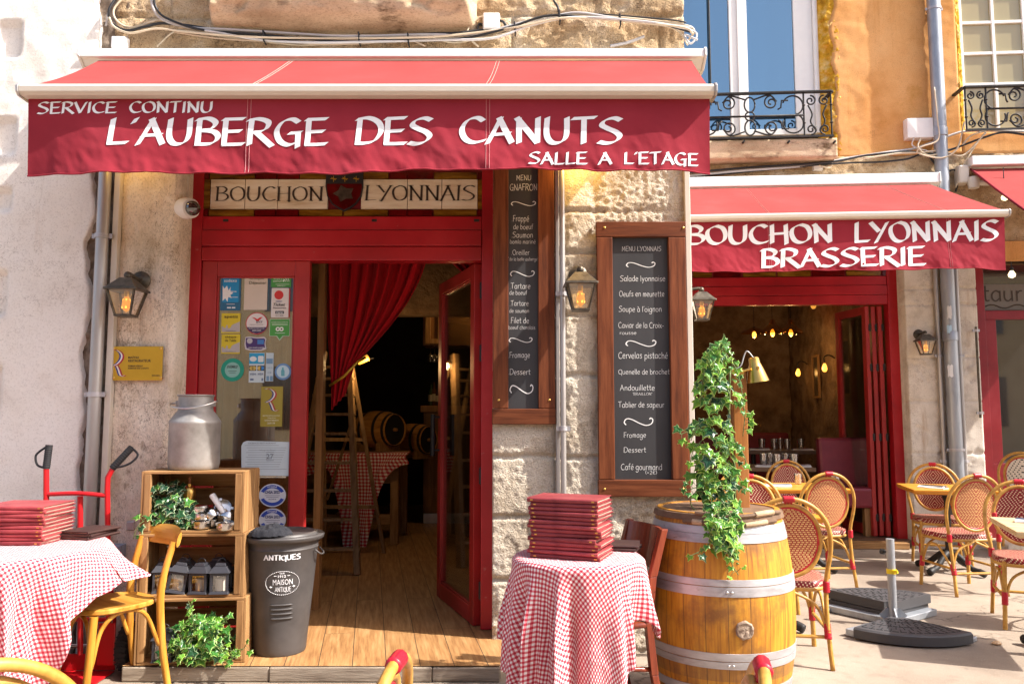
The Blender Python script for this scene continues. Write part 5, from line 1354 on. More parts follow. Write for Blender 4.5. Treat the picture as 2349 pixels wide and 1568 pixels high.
# ------------------------------------------------------------------ rattan bistro chairs
def bistro_chair(name, label, wf, wb, bind):
    """faces +y, stands on z = 0"""
    t_ = thing(name, label, 'chair')
    hw = .205
    def hoop(x_, y_, z_top, zlow):
        pts = []
        for s in (-1,):
            pts += [(-hw + .0, -.27, 0), (-hw + .01, -.225, .25), (-hw + .005, -.20, .45), (-hw - .018, -.215, .60)]
        for i in range(13):
            g = math.pi - math.pi * i / 12
            pts.append(((hw + .02) * math.cos(g), -.232 - .045 * math.sin(g), .68 + .235 * math.sin(g)))
        pts += [(hw + .018, -.215, .60), (hw - .005, -.20, .45), (hw - .01, -.225, .25), (hw, -.27, 0)]
        return pts
    mb = MB(); mb.tube(spline(hoop(0, 0, 0, 0), 5), .0128, 10); mb.build('back_frame', M['cane'], t_, smooth=True)
    cx_, cz_ = 0, .685
    def ov(g, k=1): 
        x = .172 * k * math.cos(g); z = cz_ + .196 * k * math.sin(g)
        return Vector((x, -.215 - .06 * (z - .5) - .02 * (1 - (x / .18) ** 2), z))
    mb = MB(); mb.tube([ov(2 * math.pi * i / 40) for i in range(40)], .013, 9, closed=True); mb.build('back_ring', M['cane'], t_, smooth=True)
    mb = MB(); mb.tube([ov(2 * math.pi * i / 40, .915) for i in range(40)], .0065, 7, closed=True); mb.build('ring_piping', M['binding'], t_, smooth=True)
    for sgn, mt, dy in ((1, wf, .006), (-1, wb, -.004)):
        mb = MB(); P = []; UV = []
        nr, na = 6, 36
        for i in range(nr + 1):
            for j in range(na):
                g = 2 * math.pi * j / na
                p = ov(g, .91 * i / nr); p.y += dy
                P.append(p); UV.append((p.x, p.z))
        F = []
        for i in range(nr):
            for j in range(na):
                q = (i * na + j, i * na + (j + 1) % na, (i + 1) * na + (j + 1) % na, (i + 1) * na + j)
                F.append(q if sgn > 0 else q[::-1])
        mb.add(P, F, UV); mb.build('back_weave', mt, t_, smooth=True)
    def seat(g, k):
        c, s = math.cos(g), math.sin(g)
        q = 1 / (abs(c) ** 3.4 + abs(s) ** 3.4) ** (1 / 3.4)
        x = .218 * c * q * k; y = .01 + .205 * s * q * k
        return Vector((x * (1 + .06 * (y > 0)), y, .455 - .012 * (1 - k * k)))
    mb = MB(); P = []; UV = []
    for i in range(9):
        for j in range(40):
            p = seat(2 * math.pi * j / 40, min(1, i / 7)); 
            if i == 8: p.z -= .035; 
            P.append(p); UV.append((p.x, p.y - (.03 if i == 8 else 0)))
    F = [(i * 40 + j, i * 40 + (j + 1) % 40, (i + 1) * 40 + (j + 1) % 40, (i + 1) * 40 + j) for i in range(8) for j in range(40)]
    mb.add(P, F, UV); mb.build('seat', wf, t_, smooth=True)
    mb = MB(); mb.tube([seat(2 * math.pi * j / 40, .97) + Vector((0, 0, -.045)) for j in range(40)], .013, 8, closed=True); mb.build('seat_rim', M['cane'], t_, smooth=True)
    for s in (-1, 1):
        mb = MB(); mb.tube([(s * .185, .175, .43), (s * .195, .185, .22), (s * .205, .20, 0)], .014, 10); mb.build('leg', M['cane'], t_, smooth='auto')
        mb = MB(); mb.tube(spline([(s * .192, .182, .19), (s * .14, .18, .33), (0, .18, .405), ], 6), .009, 8); mb.build('brace', M['cane'], t_, smooth=True)
        mb = MB(); mb.tube(spline([(s * .196, -.225, .19), (s * .14, -.205, .33), (0, -.20, .405), ], 6), .009, 8); mb.build('brace', M['cane'], t_, smooth=True)
        mb = MB(); mb.tube(spline([(s * .195, -.22, .20), (s * .2, -.08, .33), (s * .2, .0, .36), (s * .2, .09, .33), (s * .195, .18, .20)], 6), .009, 8); mb.build('brace', M['cane'], t_, smooth=True)
        mb = MB(); mb.tube([(s * .195, -.228, .20), (s * .197, .185, .20)], .010, 8); mb.build('stretcher', M['cane'], t_, smooth='auto')
    mb = MB(); mb.tube([(-.195, -.226, .165), (.195, -.226, .165)], .010, 8); mb.build('stretcher', M['cane'], t_, smooth='auto')
    if bind:
        def wrap(p, q, r): 
            mb = MB(); p = Vector(p); q = Vector(q); n = 9; pts = []; rr = []
            for i in range(n + 1):
                pts.append(p.lerp(q, i / n)); rr.append(r + (.0015 if i % 2 else 0))
            mb.tube(pts, rr, 10); mb.build('binding', bind, t_, smooth=True)
        for s in (-1, 1):
            wrap((s * .194, -.238, .155), (s * .194, -.218, .235), .0185); wrap((s * .197, .19, .155), (s * .193, .181, .235), .0185)
            wrap((s * .20, -.205, .40), (s * .20, -.203, .46), .018)
            wrap((s * .168, -.222, .70), (s * .168, -.222, .66), .0155)
        wrap((-.03, -.277, .9135), (.03, -.277, .9135), .0175)
        mb = MB()
        for x in (-.016, 0, .016): mb.tube([(x, -.262, .882), (x, -.277, .915)], .006, 6)
        mb.build('binding', bind, t_, smooth=True)
    return t_
bc = bistro_chair('bistro_chair', 'x', M['weavered'], M['weavecream'], M['binding'])
CG_ = 'red and cream rattan bistro chairs'
def bch(x, y, r, lab, sc_=1): place(bc, (x, y, 0), R(r), lab, CG_, sc_)
bch(1.58, -.02, -9, 'large rattan bistro chair seen from behind, right beside the wine barrel')
bch(2.50, 1.92, 5, 'rattan bistro chair seen from behind at the table by the red folding doors')
bch(2.80, 3.12, 184, 'rattan bistro chair facing out on the far side of the table by the folding doors')
bch(1.80, 1.12, 176, 'rattan bistro chair with red front weave half hidden behind the ivy barrel')
bch(1.78, 2.3, 30, 'rattan bistro chair of which only the hoop shows behind the ivy post')
bch(3.91, 2.62, 162, 'rattan bistro chair facing out against the pale stone pier')
bch(3.57, 1.72, 4, 'rattan bistro chair seen from behind at the table in front of the zinc pipe')
bch(3.45, .62, 158, 'rattan bistro chair facing the camera behind the pale table at the right edge')
bch(-1.185, -3.13, 50, 'rattan bistro chair cut off in the lower left corner', 1.012)
bch(-.50, -3.10, 84, 'rattan bistro chair back poking up below the doorstep', .965)
bch(.235, -3.11, 78, 'rattan bistro chair back poking up in front of the barrel', .965)
bk = bistro_chair('bistro_chair', 'x', M['weaveblack'], M['weaveblack'], None)
place(bk, f2(1.36, .42, .10), R(-52), 'cream and black rattan chair by the next shop window, on top of its pair', 'cream and black rattan chairs', 1.0)
place(bk, f2(1.66, .36, .28), R(-52), 'cream and black rattan chair stacked behind the other at the next shop', 'cream and black rattan chairs', 1.0)

# ------------------------------------------------------------------ bistro tables
def bistro_table(label, top, h=.74):
    t_ = thing('bistro_table', label, 'table')
    mb = MB(); s = .34
    pts = [(s * sx_, s * sy_) for sx_, sy_ in ((-1, -1), (1, -1), (1, 1), (-1, 1))]
    mb.hexa([(x * .955, y * .955, h - .04) for x, y in pts] + [(x, y, h - .018) for x, y in pts]); mb.hexa([(x, y, h - .0175) for x, y in pts] + [(x, y, h) for x, y in pts])
    mb.build('tabletop', top, t_, bevel=.004)
    mb = MB(); mb.lathe([(.05, .10), (.045, .16), (.028, .22), (.034, .30), (.026, .36), (.024, .62), (.04, .66), (.11, .685), (.11, .697)], (0, 0, 0), 16); mb.build('pedestal', M['iron'], t_, smooth='auto')
    for i in range(4):
        g = R(45 + 90 * i); c, s_ = math.cos(g), math.sin(g)
        mb = MB(); mb.tube(spline([(c * .03, s_ * .03, .17), (c * .10, s_ * .10, .135), (c * .19, s_ * .19, .065), (c * .26, s_ * .26, .045), (c * .31, s_ * .31, .028)], 5), [.03] * 5 + [.026] * 5 + [.024] * 5 + [.03] * 5 + [.026], 8); mb.build('foot', M['iron'], t_, smooth=True)
    return t_
bt1 = bistro_table('x', M['tabletop']); bt2 = bistro_table('pale wooden bistro table at the right edge of the terrace', M['paletable'])
TG = 'orange topped bistro tables'
place(bt1, (2.62, 2.55, 0), R(-3), 'orange bistro table by the red folding doors', TG)
place(bt1, (3.86, 2.40, 0), R(-14), 'orange bistro table in front of the pale stone pier', TG)
place(bt1, (1.62, .62, 0), R(4), 'orange bistro table half hidden behind the wine barrel', TG)
bt2.location = (3.22, -.10, 0); bt2.rotation_euler.z = R(-20)
def tumbler():
    t_ = thing('drinking_glass', 'x', 'glass')
    mb = MB(); mb.lathe([(.0, .004), (.027, .004), (.030, .04), (.034, .085), (.0325, .085), (.028, .04), (.025, .010), (0, .010)], (0, 0, 0), 16, cap=False); mb.build('glass_body', M['tumbler'], t_, smooth='auto')
    return t_
tg = tumbler()
def napkin():
    t_ = thing('place_setting', 'x', 'napkin and cutlery')
    mb = MB()
    mb.grid(12, 6, lambda a, b: ((a - .5) * .20, (b - .5) * .085, .004 + .010 * math.sin(math.pi * b) + .003 * math.sin(a * 7 + b * 3)))
    mb.box((-.10, -.042, 0), (.10, .042, .004)); mb.build('napkin', M['whiteplastic'], t_, smooth='auto')
    mb = MB(); mb.tube([(-.10, -.010, .017), (.09, -.018, .019)], [.004, .006], 6); mb.build('fork', M['chrome'], t_, smooth='auto')
    mb = MB(); mb.tube([(-.095, .014, .017), (.10, .010, .018)], [.004, .007], 6); mb.build('knife', M['chrome'], t_, smooth='auto')
    return t_
nk = napkin()
GG, NG = 'tumblers on the tables', 'folded napkins with cutlery'
for x, y, lab in ((2.66, 2.72, 'tumbler on the orange table by the folding doors'), (4.06, 2.32, 'tumbler on the orange table before the stone pier, beside its napkin'), (1.52, .52, 'left tumbler of two just right of the ivy above the barrel rim'), (1.76, .50, 'right tumbler of two just right of the ivy above the barrel rim'), (2.88, 2.4, 'small tumbler at the right edge of the table by the folding doors')):
    place(tg, (x, y, .741), 0, lab, GG, 1.12)
for x, y, r, lab in ((2.38, 2.45, -10, 'folded napkin and cutlery on the left of the table by the folding doors'), (3.70, 2.32, -55, 'folded napkin and cutlery on the orange table before the stone pier'), (3.12, .02, -35, 'folded napkin and cutlery on the pale table at the right edge')):
    place(nk, (x, y, .741), R(r), lab, NG, 1.15)

# ------------------------------------------------------------------ parasol base
c0 = G(2049, 1412, .06)
t_ = thing('parasol_base', 'grey parasol base with an empty pole and fan-shaped dark weights on the terrace', 'parasol base', (c0.x, c0.y, 0), R(-55))
T = MW[t_.name]
mb = MB(T); mb.tube([(0, 0, .05), (0, 0, .56)], .026, 20); mb.lathe([(.023, .56), (.023, .50)], n=20, cap=False); mb.build('pole', M['zinc'], t_, smooth='auto')
mb = MB(T); mb.tube([(-.026, 0, .47), (-.05, 0, .47)], .007, 8); mb.lathe([(.018, -.012), (.018, .012)], (-.056, 0, .47), 10, Matrix.Rotation(math.pi / 2, 4, 'Y')); mb.build('clamp_screw', M['black'], t_, smooth='auto')
mb = MB(T); mb.lathe([(.0275, .335), (.031, .335), (.031, .365), (.0275, .365)], (0, 0, 0), 20); mb.bar((.025, -.02, .35), (.055, -.02, .355), .012, .02); mb.build('tape_band', card((.75, .55, .01)), t_, smooth='auto')
mb = MB(T); mb.box((-.49, -.035, .004), (.49, .035, .045)); mb.box((-.035, -.49, .003), (.035, .49, .0455)); mb.build('cross_frame', M['zinc'], t_, bevel=.004)
for i in range(4):
    g = R(45 + 90 * i); mb = MB(T); mb.bar((0.0 + .02 * math.cos(g), .02 * math.sin(g), .10), (.07 * math.cos(g), .07 * math.sin(g), .05), .008, .05); mb.build('gusset', M['zinc'], t_)
def fan(a0, z0, rin=.055, rout=.50):
    mb = MB(T)
    c, s = math.cos(a0), math.sin(a0)
    def pt(r, g, z): return (r * math.cos(g), r * math.sin(g), z)
    g0, g1 = a0 - R(43), a0 + R(43)
    n = 18
    out = [(rin, g0 + (g1 - g0) * i / 4) for i in range(5)] + [(rout, g1 + (g0 - g1) * i / n) for i in range(n + 1)]
    sh = Vector((c, s, 0)) * .035
    ctr = [Vector(pt(r, g, 0)) + sh for r, g in out]
    k = len(ctr)
    mb.add([p + Vector((0, 0, z0)) for p in ctr] + [p + Vector((0, 0, z0 + .052)) for p in ctr] + [p * .975 + sh * .03 + Vector((0, 0, z0 + .062)) for p in ctr],
           [tuple(range(k - 1, -1, -1)), tuple(range(2 * k, 3 * k))] + [(i, (i + 1) % k, k + (i + 1) % k, k + i) for i in range(k)] + [(k + i, k + (i + 1) % k, 2 * k + (i + 1) % k, 2 * k + i) for i in range(k)])
    w = mb.build('weight', M['cement'], t_, smooth=False)
    mb = MB(T)
    for r0, r1, m_ in ((.10, .19, 5), (.20, .31, 8), (.32, .44, 11)):
        for j in range(m_ + 1):
            g = g0 + R(3) + (g1 - g0 - R(6)) * j / m_
            for q in (0, 1):
                ra = r0 + (r1 - r0) * q * .5 + .003; rb_ = r0 + (r1 - r0) * (q + 1) * .5 - .003
                gg = g + (0 if q else (g1 - g0) / m_ * .5)
                if gg > g1 - R(2): continue
                a = Vector(pt(ra, gg, z0 + .0625)) + sh; b = Vector(pt(rb_, gg, z0 + .0625)) + sh
                mb.bar(a, b, .006, .003)
        for j in range(14):
            ga = g0 + R(3) + (g1 - g0 - R(6)) * j / 14; gb = g0 + R(3) + (g1 - g0 - R(6)) * (j + .8) / 14
            mb.bar(Vector(pt(r1 + .005, ga, z0 + .0625)) + sh, Vector(pt(r1 + .005, gb, z0 + .0625)) + sh, .005, .003)
    mb.build('groove_pattern', M['blackrubber'], w)
fan(R(-45), .012); fan(R(135), .006); fan(R(133), .072)
mb = MB(T); p = [(.36, -.35), (.40, -.31), (.30, -.18)]
mb.box((-.50, -.06, .002), (-.44, .06, .03)); mb.box((.44, -.06, .002), (.50, .06, .03)); mb.build('frame_end', M['zinc'], t_, bevel=.004)
q = G(2287, 1478); mb = MB(); mb.lathe([(0, .0), (.02, .004), (.024, .012), (.012, .022), (0, .024)], q, 7, Matrix.Scale(1.3, 4, (1, 0, 0))); mb.build('bread_crumb', card((.62, .42, .24)), label='small piece of bread lying on the paving', cat='crumb', loc=q)

# ------------------------------------------------------------------ gingham tables
def interp(g, tab):
    """tab: (degrees, value...) round the circle, smoothly joined"""
    d = math.degrees(g) % 360
    n = len(tab)
    for i in range(n):
        a = tab[i]; b = tab[(i + 1) % n]
        a0 = a[0]; b0 = b[0] if i < n - 1 else b[0] + 360
        dd = d if d >= tab[0][0] else d + 360
        if a0 <= dd <= b0:
            k = sm(0, 1, (dd - a0) / (b0 - a0)); return [p + (q - p) * k for p, q in zip(a[1:], b[1:])]
def cloth(name, label, c, Rr, top, hem, seed, nf=13, uvrot=.4):
    """round top; hem lists (angle, length hanging over the edge, flare outward, part of the fall that is held up)"""
    def f(a, b):
        g = 2 * math.pi * a
        Lm, fl, up = interp(g, hem)
        r = b * (Rr + Lm)
        c_, s_ = math.cos(g), math.sin(g)
        wob = .002 * fbm((r * c_ * 9, r * s_ * 9, seed), 3)
        if r <= Rr: return Vector((c[0] + r * c_, c[1] + r * s_, top + wob))
        Lh = r - Rr
        bend = .025
        amp = .105 * sm(.01, .34, Lh) * (.5 + .5 * min(1, Lm / .5)) * (1 - .75 * up)
        q = g * nf + 1.5 * math.sin(g * 2 + seed) + .9 * math.sin(g * 5 + seed * 2)
        fold = amp * (.5 * math.sin(q) + .22 * math.sin(q * 1.7 + seed) + .12 * math.sin(q * 3.1) - .12)
        rad = Rr + min(Lh, bend) * .6 + max(0, Lh - bend) * fl + fold
        dn = (Lh - min(Lh, bend) * .45) * math.sqrt(max(.05, 1 - min(.95, fl * fl))) * (1 - up)
        z = top - dn
        tw = g + .10 * Lh * math.cos(q)
        return Vector((c[0] + rad * math.cos(tw), c[1] + rad * math.sin(tw), max(.012, z + wob * (1 + 3 * min(1, Lh * 4)))))
    def uv(a, b):
        g = 2 * math.pi * a; Lm = interp(g, hem)[0]; r = b * (Rr + Lm); return (r * math.cos(g + uvrot) + 2, r * math.sin(g + uvrot) + 2)
    mb = MB(); mb.grid(260, 90, f, uv)
    o = mb.build(name, M['gingham'], label=label, cat='tablecloth', loc=(c[0], c[1], top), smooth=True)
    so_ = o.modifiers.new('thickness', 'SOLIDIFY'); so_.thickness = .0018; so_.offset = -1
    return o
def round_table(label, c, r, h):
    t_ = thing('round_table', label, 'table', (c[0], c[1], 0))
    mb = MB(); mb.lathe([(r - .012, h - .03), (r, h - .02), (r, h - .008), (r - .008, h)], (c[0], c[1], 0), 40); mb.build('tabletop', M['walnut'], t_, smooth='auto')
    mb = MB(); mb.lathe([(.16, 0), (.16, .015), (.03, .05), (.025, h - .04), (.09, h - .031)], (c[0], c[1], 0), 20); mb.build('pedestal', M['iron'], t_, smooth='auto')
LTc, LTr, LTh = (-2.44, -.95), .47, .75
round_table('round table under the gingham cloth at the left edge', LTc, LTr, LTh)
cloth('tablecloth', 'red gingham tablecloth with a lifted corner on the table at the left edge', LTc, LTr + .006, LTh + .006,
      [(0, .22, .55, .10), (14, .30, .70, .25), (30, .24, .5, .1), (70, .35, .1, 0), (150, .5, .08, 0), (270, .74, .06, 0), (308, .72, .05, 0), (322, .56, .07, 0), (336, .32, .25, .0), (350, .25, .45, .05)], 2.2)
RTc, RTr, RTh = (.295, -1.16), .272, .75
round_table('small round table under the gingham cloth left of the barrel', RTc, RTr, RTh)
cloth('tablecloth', 'long red gingham tablecloth on the small table left of the barrel', RTc, RTr + .006, RTh + .006,
      [(5, .22, .20, 0), (60, .25, .1, 0), (140, .36, .08, 0), (176, .40, .07, 0), (196, .50, .06, 0), (204, .73, .04, 0), (268, .74, .03, 0), (288, .68, .04, 0), (306, .42, .06, 0), (324, .25, .12, 0), (338, .33, .16, .0), (350, .36, .20, .0)], 5.1, nf=10, uvrot=.75)

# ------------------------------------------------------------------ leather menus
ORD = ['topmost', 'second', 'third', 'fourth', 'fifth', 'sixth', 'seventh', 'eighth', 'ninth', 'tenth', 'eleventh', 'twelfth', 'thirteenth', 'lowest']
def menu(name, mat, w=.315, d=.235, th=.0195, brass=True):
    """spine toward -y"""
    t_ = thing(name, 'x', 'menu')
    mb = MB()
    pr = [(-d / 2 + .004, 0), (-d / 2, .005), (-d / 2, th - .005), (-d / 2 + .004, th), (d / 2, th), (d / 2, th - .0035), (-d / 2 + .008, th - .0035), (-d / 2 + .008, .0035), (d / 2, .0035), (d / 2, 0)]
    k = len(pr)
    P = [(-w / 2, a, b) for a, b in pr] + [(w / 2, a, b) for a, b in pr]
    mb.add(P, [(i, (i + 1) % k, k + (i + 1) % k, k + i) for i in range(k)] + [(0, 1, 8, 9), (1, 2, 7, 8), (2, 3, 6, 7), (3, 4, 5, 6)][:0])
    for e, o_ in ((-w / 2, 0), (w / 2, k)):
        n = len(mb.v)
        for q in ((0, 1, 7), (1, 2, 6, 7), (2, 3, 4, 5, 6), (7, 8, 9, 0)): mb.f.append([i + o_ for i in q]); mb.m.append(0)
    mb.build('cover', mat, t_, bevel=.0008)
    mb = MB(); mb.box((-w / 2 + .006, -d / 2 + .012, .005), (w / 2 - .006, d / 2 - .006, th - .005)); mb.build('pages', M['pages'], t_)
    if brass:
        for s in (-1, 1):
            mb = MB(); mb.box((s * (w / 2 - .020) - .006, -d / 2 - .0012, .006), (s * (w / 2 - .020) + .006, -d / 2 + .0005, th - .006)); mb.build('brass_corner', M['brass'], t_, bevel=.001)
    return t_
mn = menu('menu', M['leather'], th=.0178); mn2 = menu('menu', M['leatherdark'], .24, .17, .013, False)
z = RTh + .009
n = 14
for i in range(n):
    k = n - 1 - i
    place(mn, (.265 + random.uniform(-.006, .006), -1.165 + random.uniform(-.006, .006), z), R(-21 + random.uniform(-3.5, 3.5)), 'maroon leather menu, %s of the tall stack on the small gingham table' % (ORD[k] if k < 13 else 'lowest'), 'maroon menus stacked on the small table', (random.uniform(.97, 1.03), random.uniform(.97, 1.03), random.uniform(.9, 1.02)))
    z += .0184
n = 10; z = LTh + .009
LO = ORD[:9] + ['lowest']
for i in range(n):
    k = n - 1 - i
    place(mn, (-2.41 + random.uniform(-.004, .004), -.76 + random.uniform(-.004, .004), z), R(1.5 + random.uniform(-2, 2)), 'maroon leather menu, %s of the stack on the left gingham table' % LO[k], 'maroon menus stacked on the left table', (1.0, 1.25, 1.0))
    z += .0184
z = LTh + .009
for i in range(3):
    place(mn2, (-2.17 + random.uniform(-.008, .008), -.62, z), R(82 + random.uniform(-6, 6)), '%s of three small dark brown menus beside the left maroon stack' % ('lowest', 'middle', 'topmost')[i], 'small dark menus'); z += .0138
q = (.475, -.98, RTh + .009)
for i in range(2): place(mn2, (q[0], q[1], q[2] + .0138 * i), R(-20 + 8 * i), '%s of two small dark menus half hidden behind the tall maroon stack' % ('lower', 'upper')[i], 'small dark menus')

# ------------------------------------------------------------------ wooden chairs
def cafe_chair(label, loc, rz):
    """honey bentwood chair, faces +y"""
    t_ = thing('wooden_chair', label, 'chair', loc, rz); T = MW[t_.name]
    mb = MB(T); P = []
    nn = 32
    for zz_, k in ((.430, .94), (.438, 1.0), (.452, 1.0), (.458, .97), (.450, .55), (.449, .0)):
        for j in range(nn):
            g = 2 * math.pi * j / nn; c, s = math.cos(g), math.sin(g); q = 1 / (abs(c) ** 3 + abs(s) ** 3) ** (1 / 3)
            P.append((.20 * c * q * k * (1 + .08 * s), .205 * s * q * k, zz_))
    mb.add(P, [(i * nn + j, i * nn + (j + 1) % nn, (i + 1) * nn + (j + 1) % nn, (i + 1) * nn + j) for i in range(5) for j in range(nn)] + [tuple(range(nn - 1, -1, -1))])
    mb.build('seat', M['honeyX'], t_, smooth='auto')
    for s in (-1, 1):
        mb = MB(T); mb.tube(spline([(s * .185, -.245, 0), (s * .178, -.205, .22), (s * .172, -.185, .44), (s * .172, -.20, .57), (s * .178, -.245, .725)], 6), [.019] * 8 + [.0205] * 10 + [.018] * 7, 10); mb.build('leg', M['honey'], t_, smooth='auto')
        mb = MB(T); mb.tube([(s * .165, .16, .43), (s * .172, .175, .25), (s * .185, .20, 0)], [.021, .02, .016], 10); mb.build('leg', M['honey'], t_, smooth='auto')
        mb = MB(T); mb.tube(spline([(s * .170, .165, .20), (s * .165, .12, .36), (s * .16, .03, .425), (s * .165, -.10, .405), (s * .174, -.185, .24)], 6), .011, 8); mb.build('brace', M['honey'], t_, smooth=True)
    mb = MB(T); mb.tube(spline([(-.17, .17, .22), (-.10, .16, .37), (0, .155, .415), (.10, .16, .37), (.17, .17, .22)], 6), .011, 8); mb.build('brace', M['honey'], t_, smooth=True)
    mb = MB(T)
    def rail(a, b):
        x = (a - .5) * .41; zz_ = .690 + .100 * b - .025 * (2 * a - 1) ** 2 * (b - .3)
        return Vector((x, -.252 - .055 * (1 - (2 * a - 1) ** 2) - .02 * b, zz_))
    n1, n2 = 18, 5
    P = [rail(i / n1, j / n2) + Vector((0, .012 * math.sqrt(max(0, 1 - (2 * j / n2 - 1) ** 2)) * s, 0)) for s in (1, -1) for j in range(n2 + 1) for i in range(n1 + 1)]
    o = (n1 + 1) * (n2 + 1)
    F = [(j * (n1 + 1) + i, j * (n1 + 1) + i + 1, (j + 1) * (n1 + 1) + i + 1, (j + 1) * (n1 + 1) + i) for j in range(n2) for i in range(n1)]
    F += [tuple(o + q for q in f)[::-1] for f in F]
    F += [(j * (n1 + 1) + e, (j + 1) * (n1 + 1) + e, o + (j + 1) * (n1 + 1) + e, o + j * (n1 + 1) + e) for j in range(n2) for e in (0, n1)]
    mb.add(P, F); mb.build('top_rail', M['honeyX'], t_, smooth='auto', angle=60)
    t_.scale = (.92, .92, 1.02)
cafe_chair('worn honey-coloured wooden chair pulled up to the left gingham table', (-1.985, -.74, 0), R(141))
def slat_chair(label, loc, rz):
    t_ = thing('wooden_chair', label, 'chair', loc, rz); T = MW[t_.name]; m_ = M['mahogany']
    mb = MB(T); mb.box((-.20, -.20, .425), (.20, .21, .455)); mb.build('seat', m_, t_, bevel=.012)
    for s in (-1, 1):
        mb = MB(T)
        pts = [(.0, -.27), (.22, -.225), (.45, -.20), (.65, -.225), (.86, -.285)]
        for (za, ya), (zb_, yb) in zip(pts[:-1], pts[1:]):
            mb.hexa([(s * .185 - .016, ya - .018, za), (s * .185 + .016, ya - .018, za), (s * .185 + .016, ya + .018, za), (s * .185 - .016, ya + .018, za), (s * .185 - .016, yb - .016, zb_), (s * .185 + .016, yb - .016, zb_), (s * .185 + .016, yb + .016, zb_), (s * .185 - .016, yb + .016, zb_)])
        mb.build('leg', m_, t_, bevel=.003)
        mb = MB(T); mb.hexa([(s * .18 - .015, .20, 0), (s * .18 + .015, .20, 0), (s * .18 + .015, .23, 0), (s * .18 - .015, .23, 0), (s * .175 - .018, .165, .424), (s * .175 + .018, .165, .424), (s * .175 + .018, .20, .424), (s * .175 - .018, .20, .424)]); mb.build('leg', m_, t_, bevel=.003)
    mb = MB(T); mb.tube(spline([(-.178, -.215, .24), (-.17, .05, .265), (-.12, .17, .275), (0, .19, .28), (.12, .17, .275), (.17, .05, .265), (.178, -.215, .24)], 6), .011, 8); mb.build('stretcher', m_, t_, smooth=True)
    def curved(z0, z1, nm):
        mb = MB(T)
        n1 = 12
        for j in range(n1):
            a, b = -.169 + .338 * j / n1, -.169 + .338 * (j + 1) / n1
            y = lambda x, z: -.20 - (z - .45) * .2 - .04 * (1 - (x / .169) ** 2)
            mb.hexa([(a, y(a, z0) - .008, z0), (b, y(b, z0) - .008, z0), (b, y(b, z0) + .008, z0), (a, y(a, z0) + .008, z0), (a, y(a, z1) - .008, z1), (b, y(b, z1) - .008, z1), (b, y(b, z1) + .008, z1), (a, y(a, z1) + .008, z1)])
        mb.build(nm, m_, t_, smooth='auto')
    curved(.665, .855, 'top_rail'); curved(.51, .63, 'back_slat')
slat_chair('dark mahogany slat-back chair between the small gingham table and the barrel', (.37, -.97, 0), R(106))
# ------------------------------------------------------------------ ivy
def ivy_leaf(mb, p, nrm, up, s, tint, old=0):
    """five-lobed leaf: veins dark in the middle, pale variegated margin"""
    nrm = Vector(nrm).normalized(); up = Vector(up); up = (up - nrm * up.dot(nrm))
    if up.length < 1e-3: up = Vector((1, 0, 0)) - nrm * nrm.x
    up.normalize(); rt = up.cross(nrm)
    out = [(0, -.02), (.22, -.12), (.50, -.18), (.44, .10), (.62, .34), (.30, .42), (.16, .62), (0, 1.0), (-.16, .62), (-.30, .42), (-.62, .34), (-.44, .10), (-.50, -.18), (-.22, -.12)]
    inn = [(a * .66, .14 + (b - .14) * .66) for a, b in out]
    P = []; C = []
    def pt(a, b, d): return p + rt * (a * s) + up * (b * s) + nrm * (d * s)
    P.append(pt(0, .16, .0)); C.append((0, tint, 0, 1))
    for a, b in inn: P.append(pt(a, b, .07 - .10 * abs(a))); C.append((.30, tint, 0, 1))
    for a, b in out: P.append(pt(a, b, .02 - .22 * abs(a) - .12 * max(0, b - .5))); C.append((1, tint, 0, 1))
    k = len(out)
    F = [(0, 1 + i, 1 + (i + 1) % k) for i in range(k)] + [(1 + i, 1 + k + i, 1 + k + (i + 1) % k, 1 + (i + 1) % k) for i in range(k)]
    mb.add(P, F, None, C)
def rnd(a=1): return Vector((random.uniform(-a, a), random.uniform(-a, a), random.uniform(-a, a)))
def sprig(ml, mv, pts, s, dens, face, tint0=.5, spread=.03, vr=.0022):
    q = spline(pts, 8); mv.tube(q, vr, 5)
    L = sum((q[i + 1] - q[i]).length for i in range(len(q) - 1))
    n = max(3, int(L / dens)); 
    for i in range(n):
        k = (i + random.random()) / n; a = q[min(len(q) - 1, int(k * (len(q) - 1)))]
        o = rnd(spread); e = a + o
        mv.tube([a, a + o * .5 + Vector((0, 0, .004)), e], .0012, 4)
        sz_ = s * random.uniform(.55, 1.15) * (1 - .3 * k)
        ivy_leaf(ml, e, Vector(face) + rnd(.75), Vector((0, 0, -1)) + o.normalized() * .8 + rnd(.5), sz_, max(0, min(1, random.gauss(tint0, .25))))

# ------------------------------------------------------------------ wine barrel with ivy, post and spotlight
BC = Vector((1.012, -.80, 0)); BH = .93
def br(z):
    k = (z / BH - .5) * 2
    return .352 - .062 * k * k
t_ = thing('wine_barrel', 'big honey-coloured wine barrel with galvanised hoops and a bung', 'barrel', BC)
m, t, b = mk('barrel_staves')
tc = nd(t, 'TexCoord'); s = nd(t, 'SeparateXYZ', {0: tc.outputs['Object']})
ang = mth(t, 'MULTIPLY', mth(t, 'ARCTAN2', s.outputs[1], s.outputs[0]), 22 / (2 * math.pi))
cell = mth(t, 'FLOOR', ang); fr_ = mth(t, 'FRACT', ang)
seam = mth(t, 'LESS_THAN', mth(t, 'MINIMUM', fr_, mth(t, 'SUBTRACT', 1.0, fr_)), .018)
wn = nd(t, 'TexWhiteNoise', {'W': cell}, noise_dimensions='1D')
vv = nd(t, 'CombineXYZ', {0: mth(t, 'MULTIPLY', ang, 2.2), 1: mth(t, 'MULTIPLY', s.outputs[2], 1.6), 2: mth(t, 'MULTIPLY', wn.outputs['Value'], 30.0)})
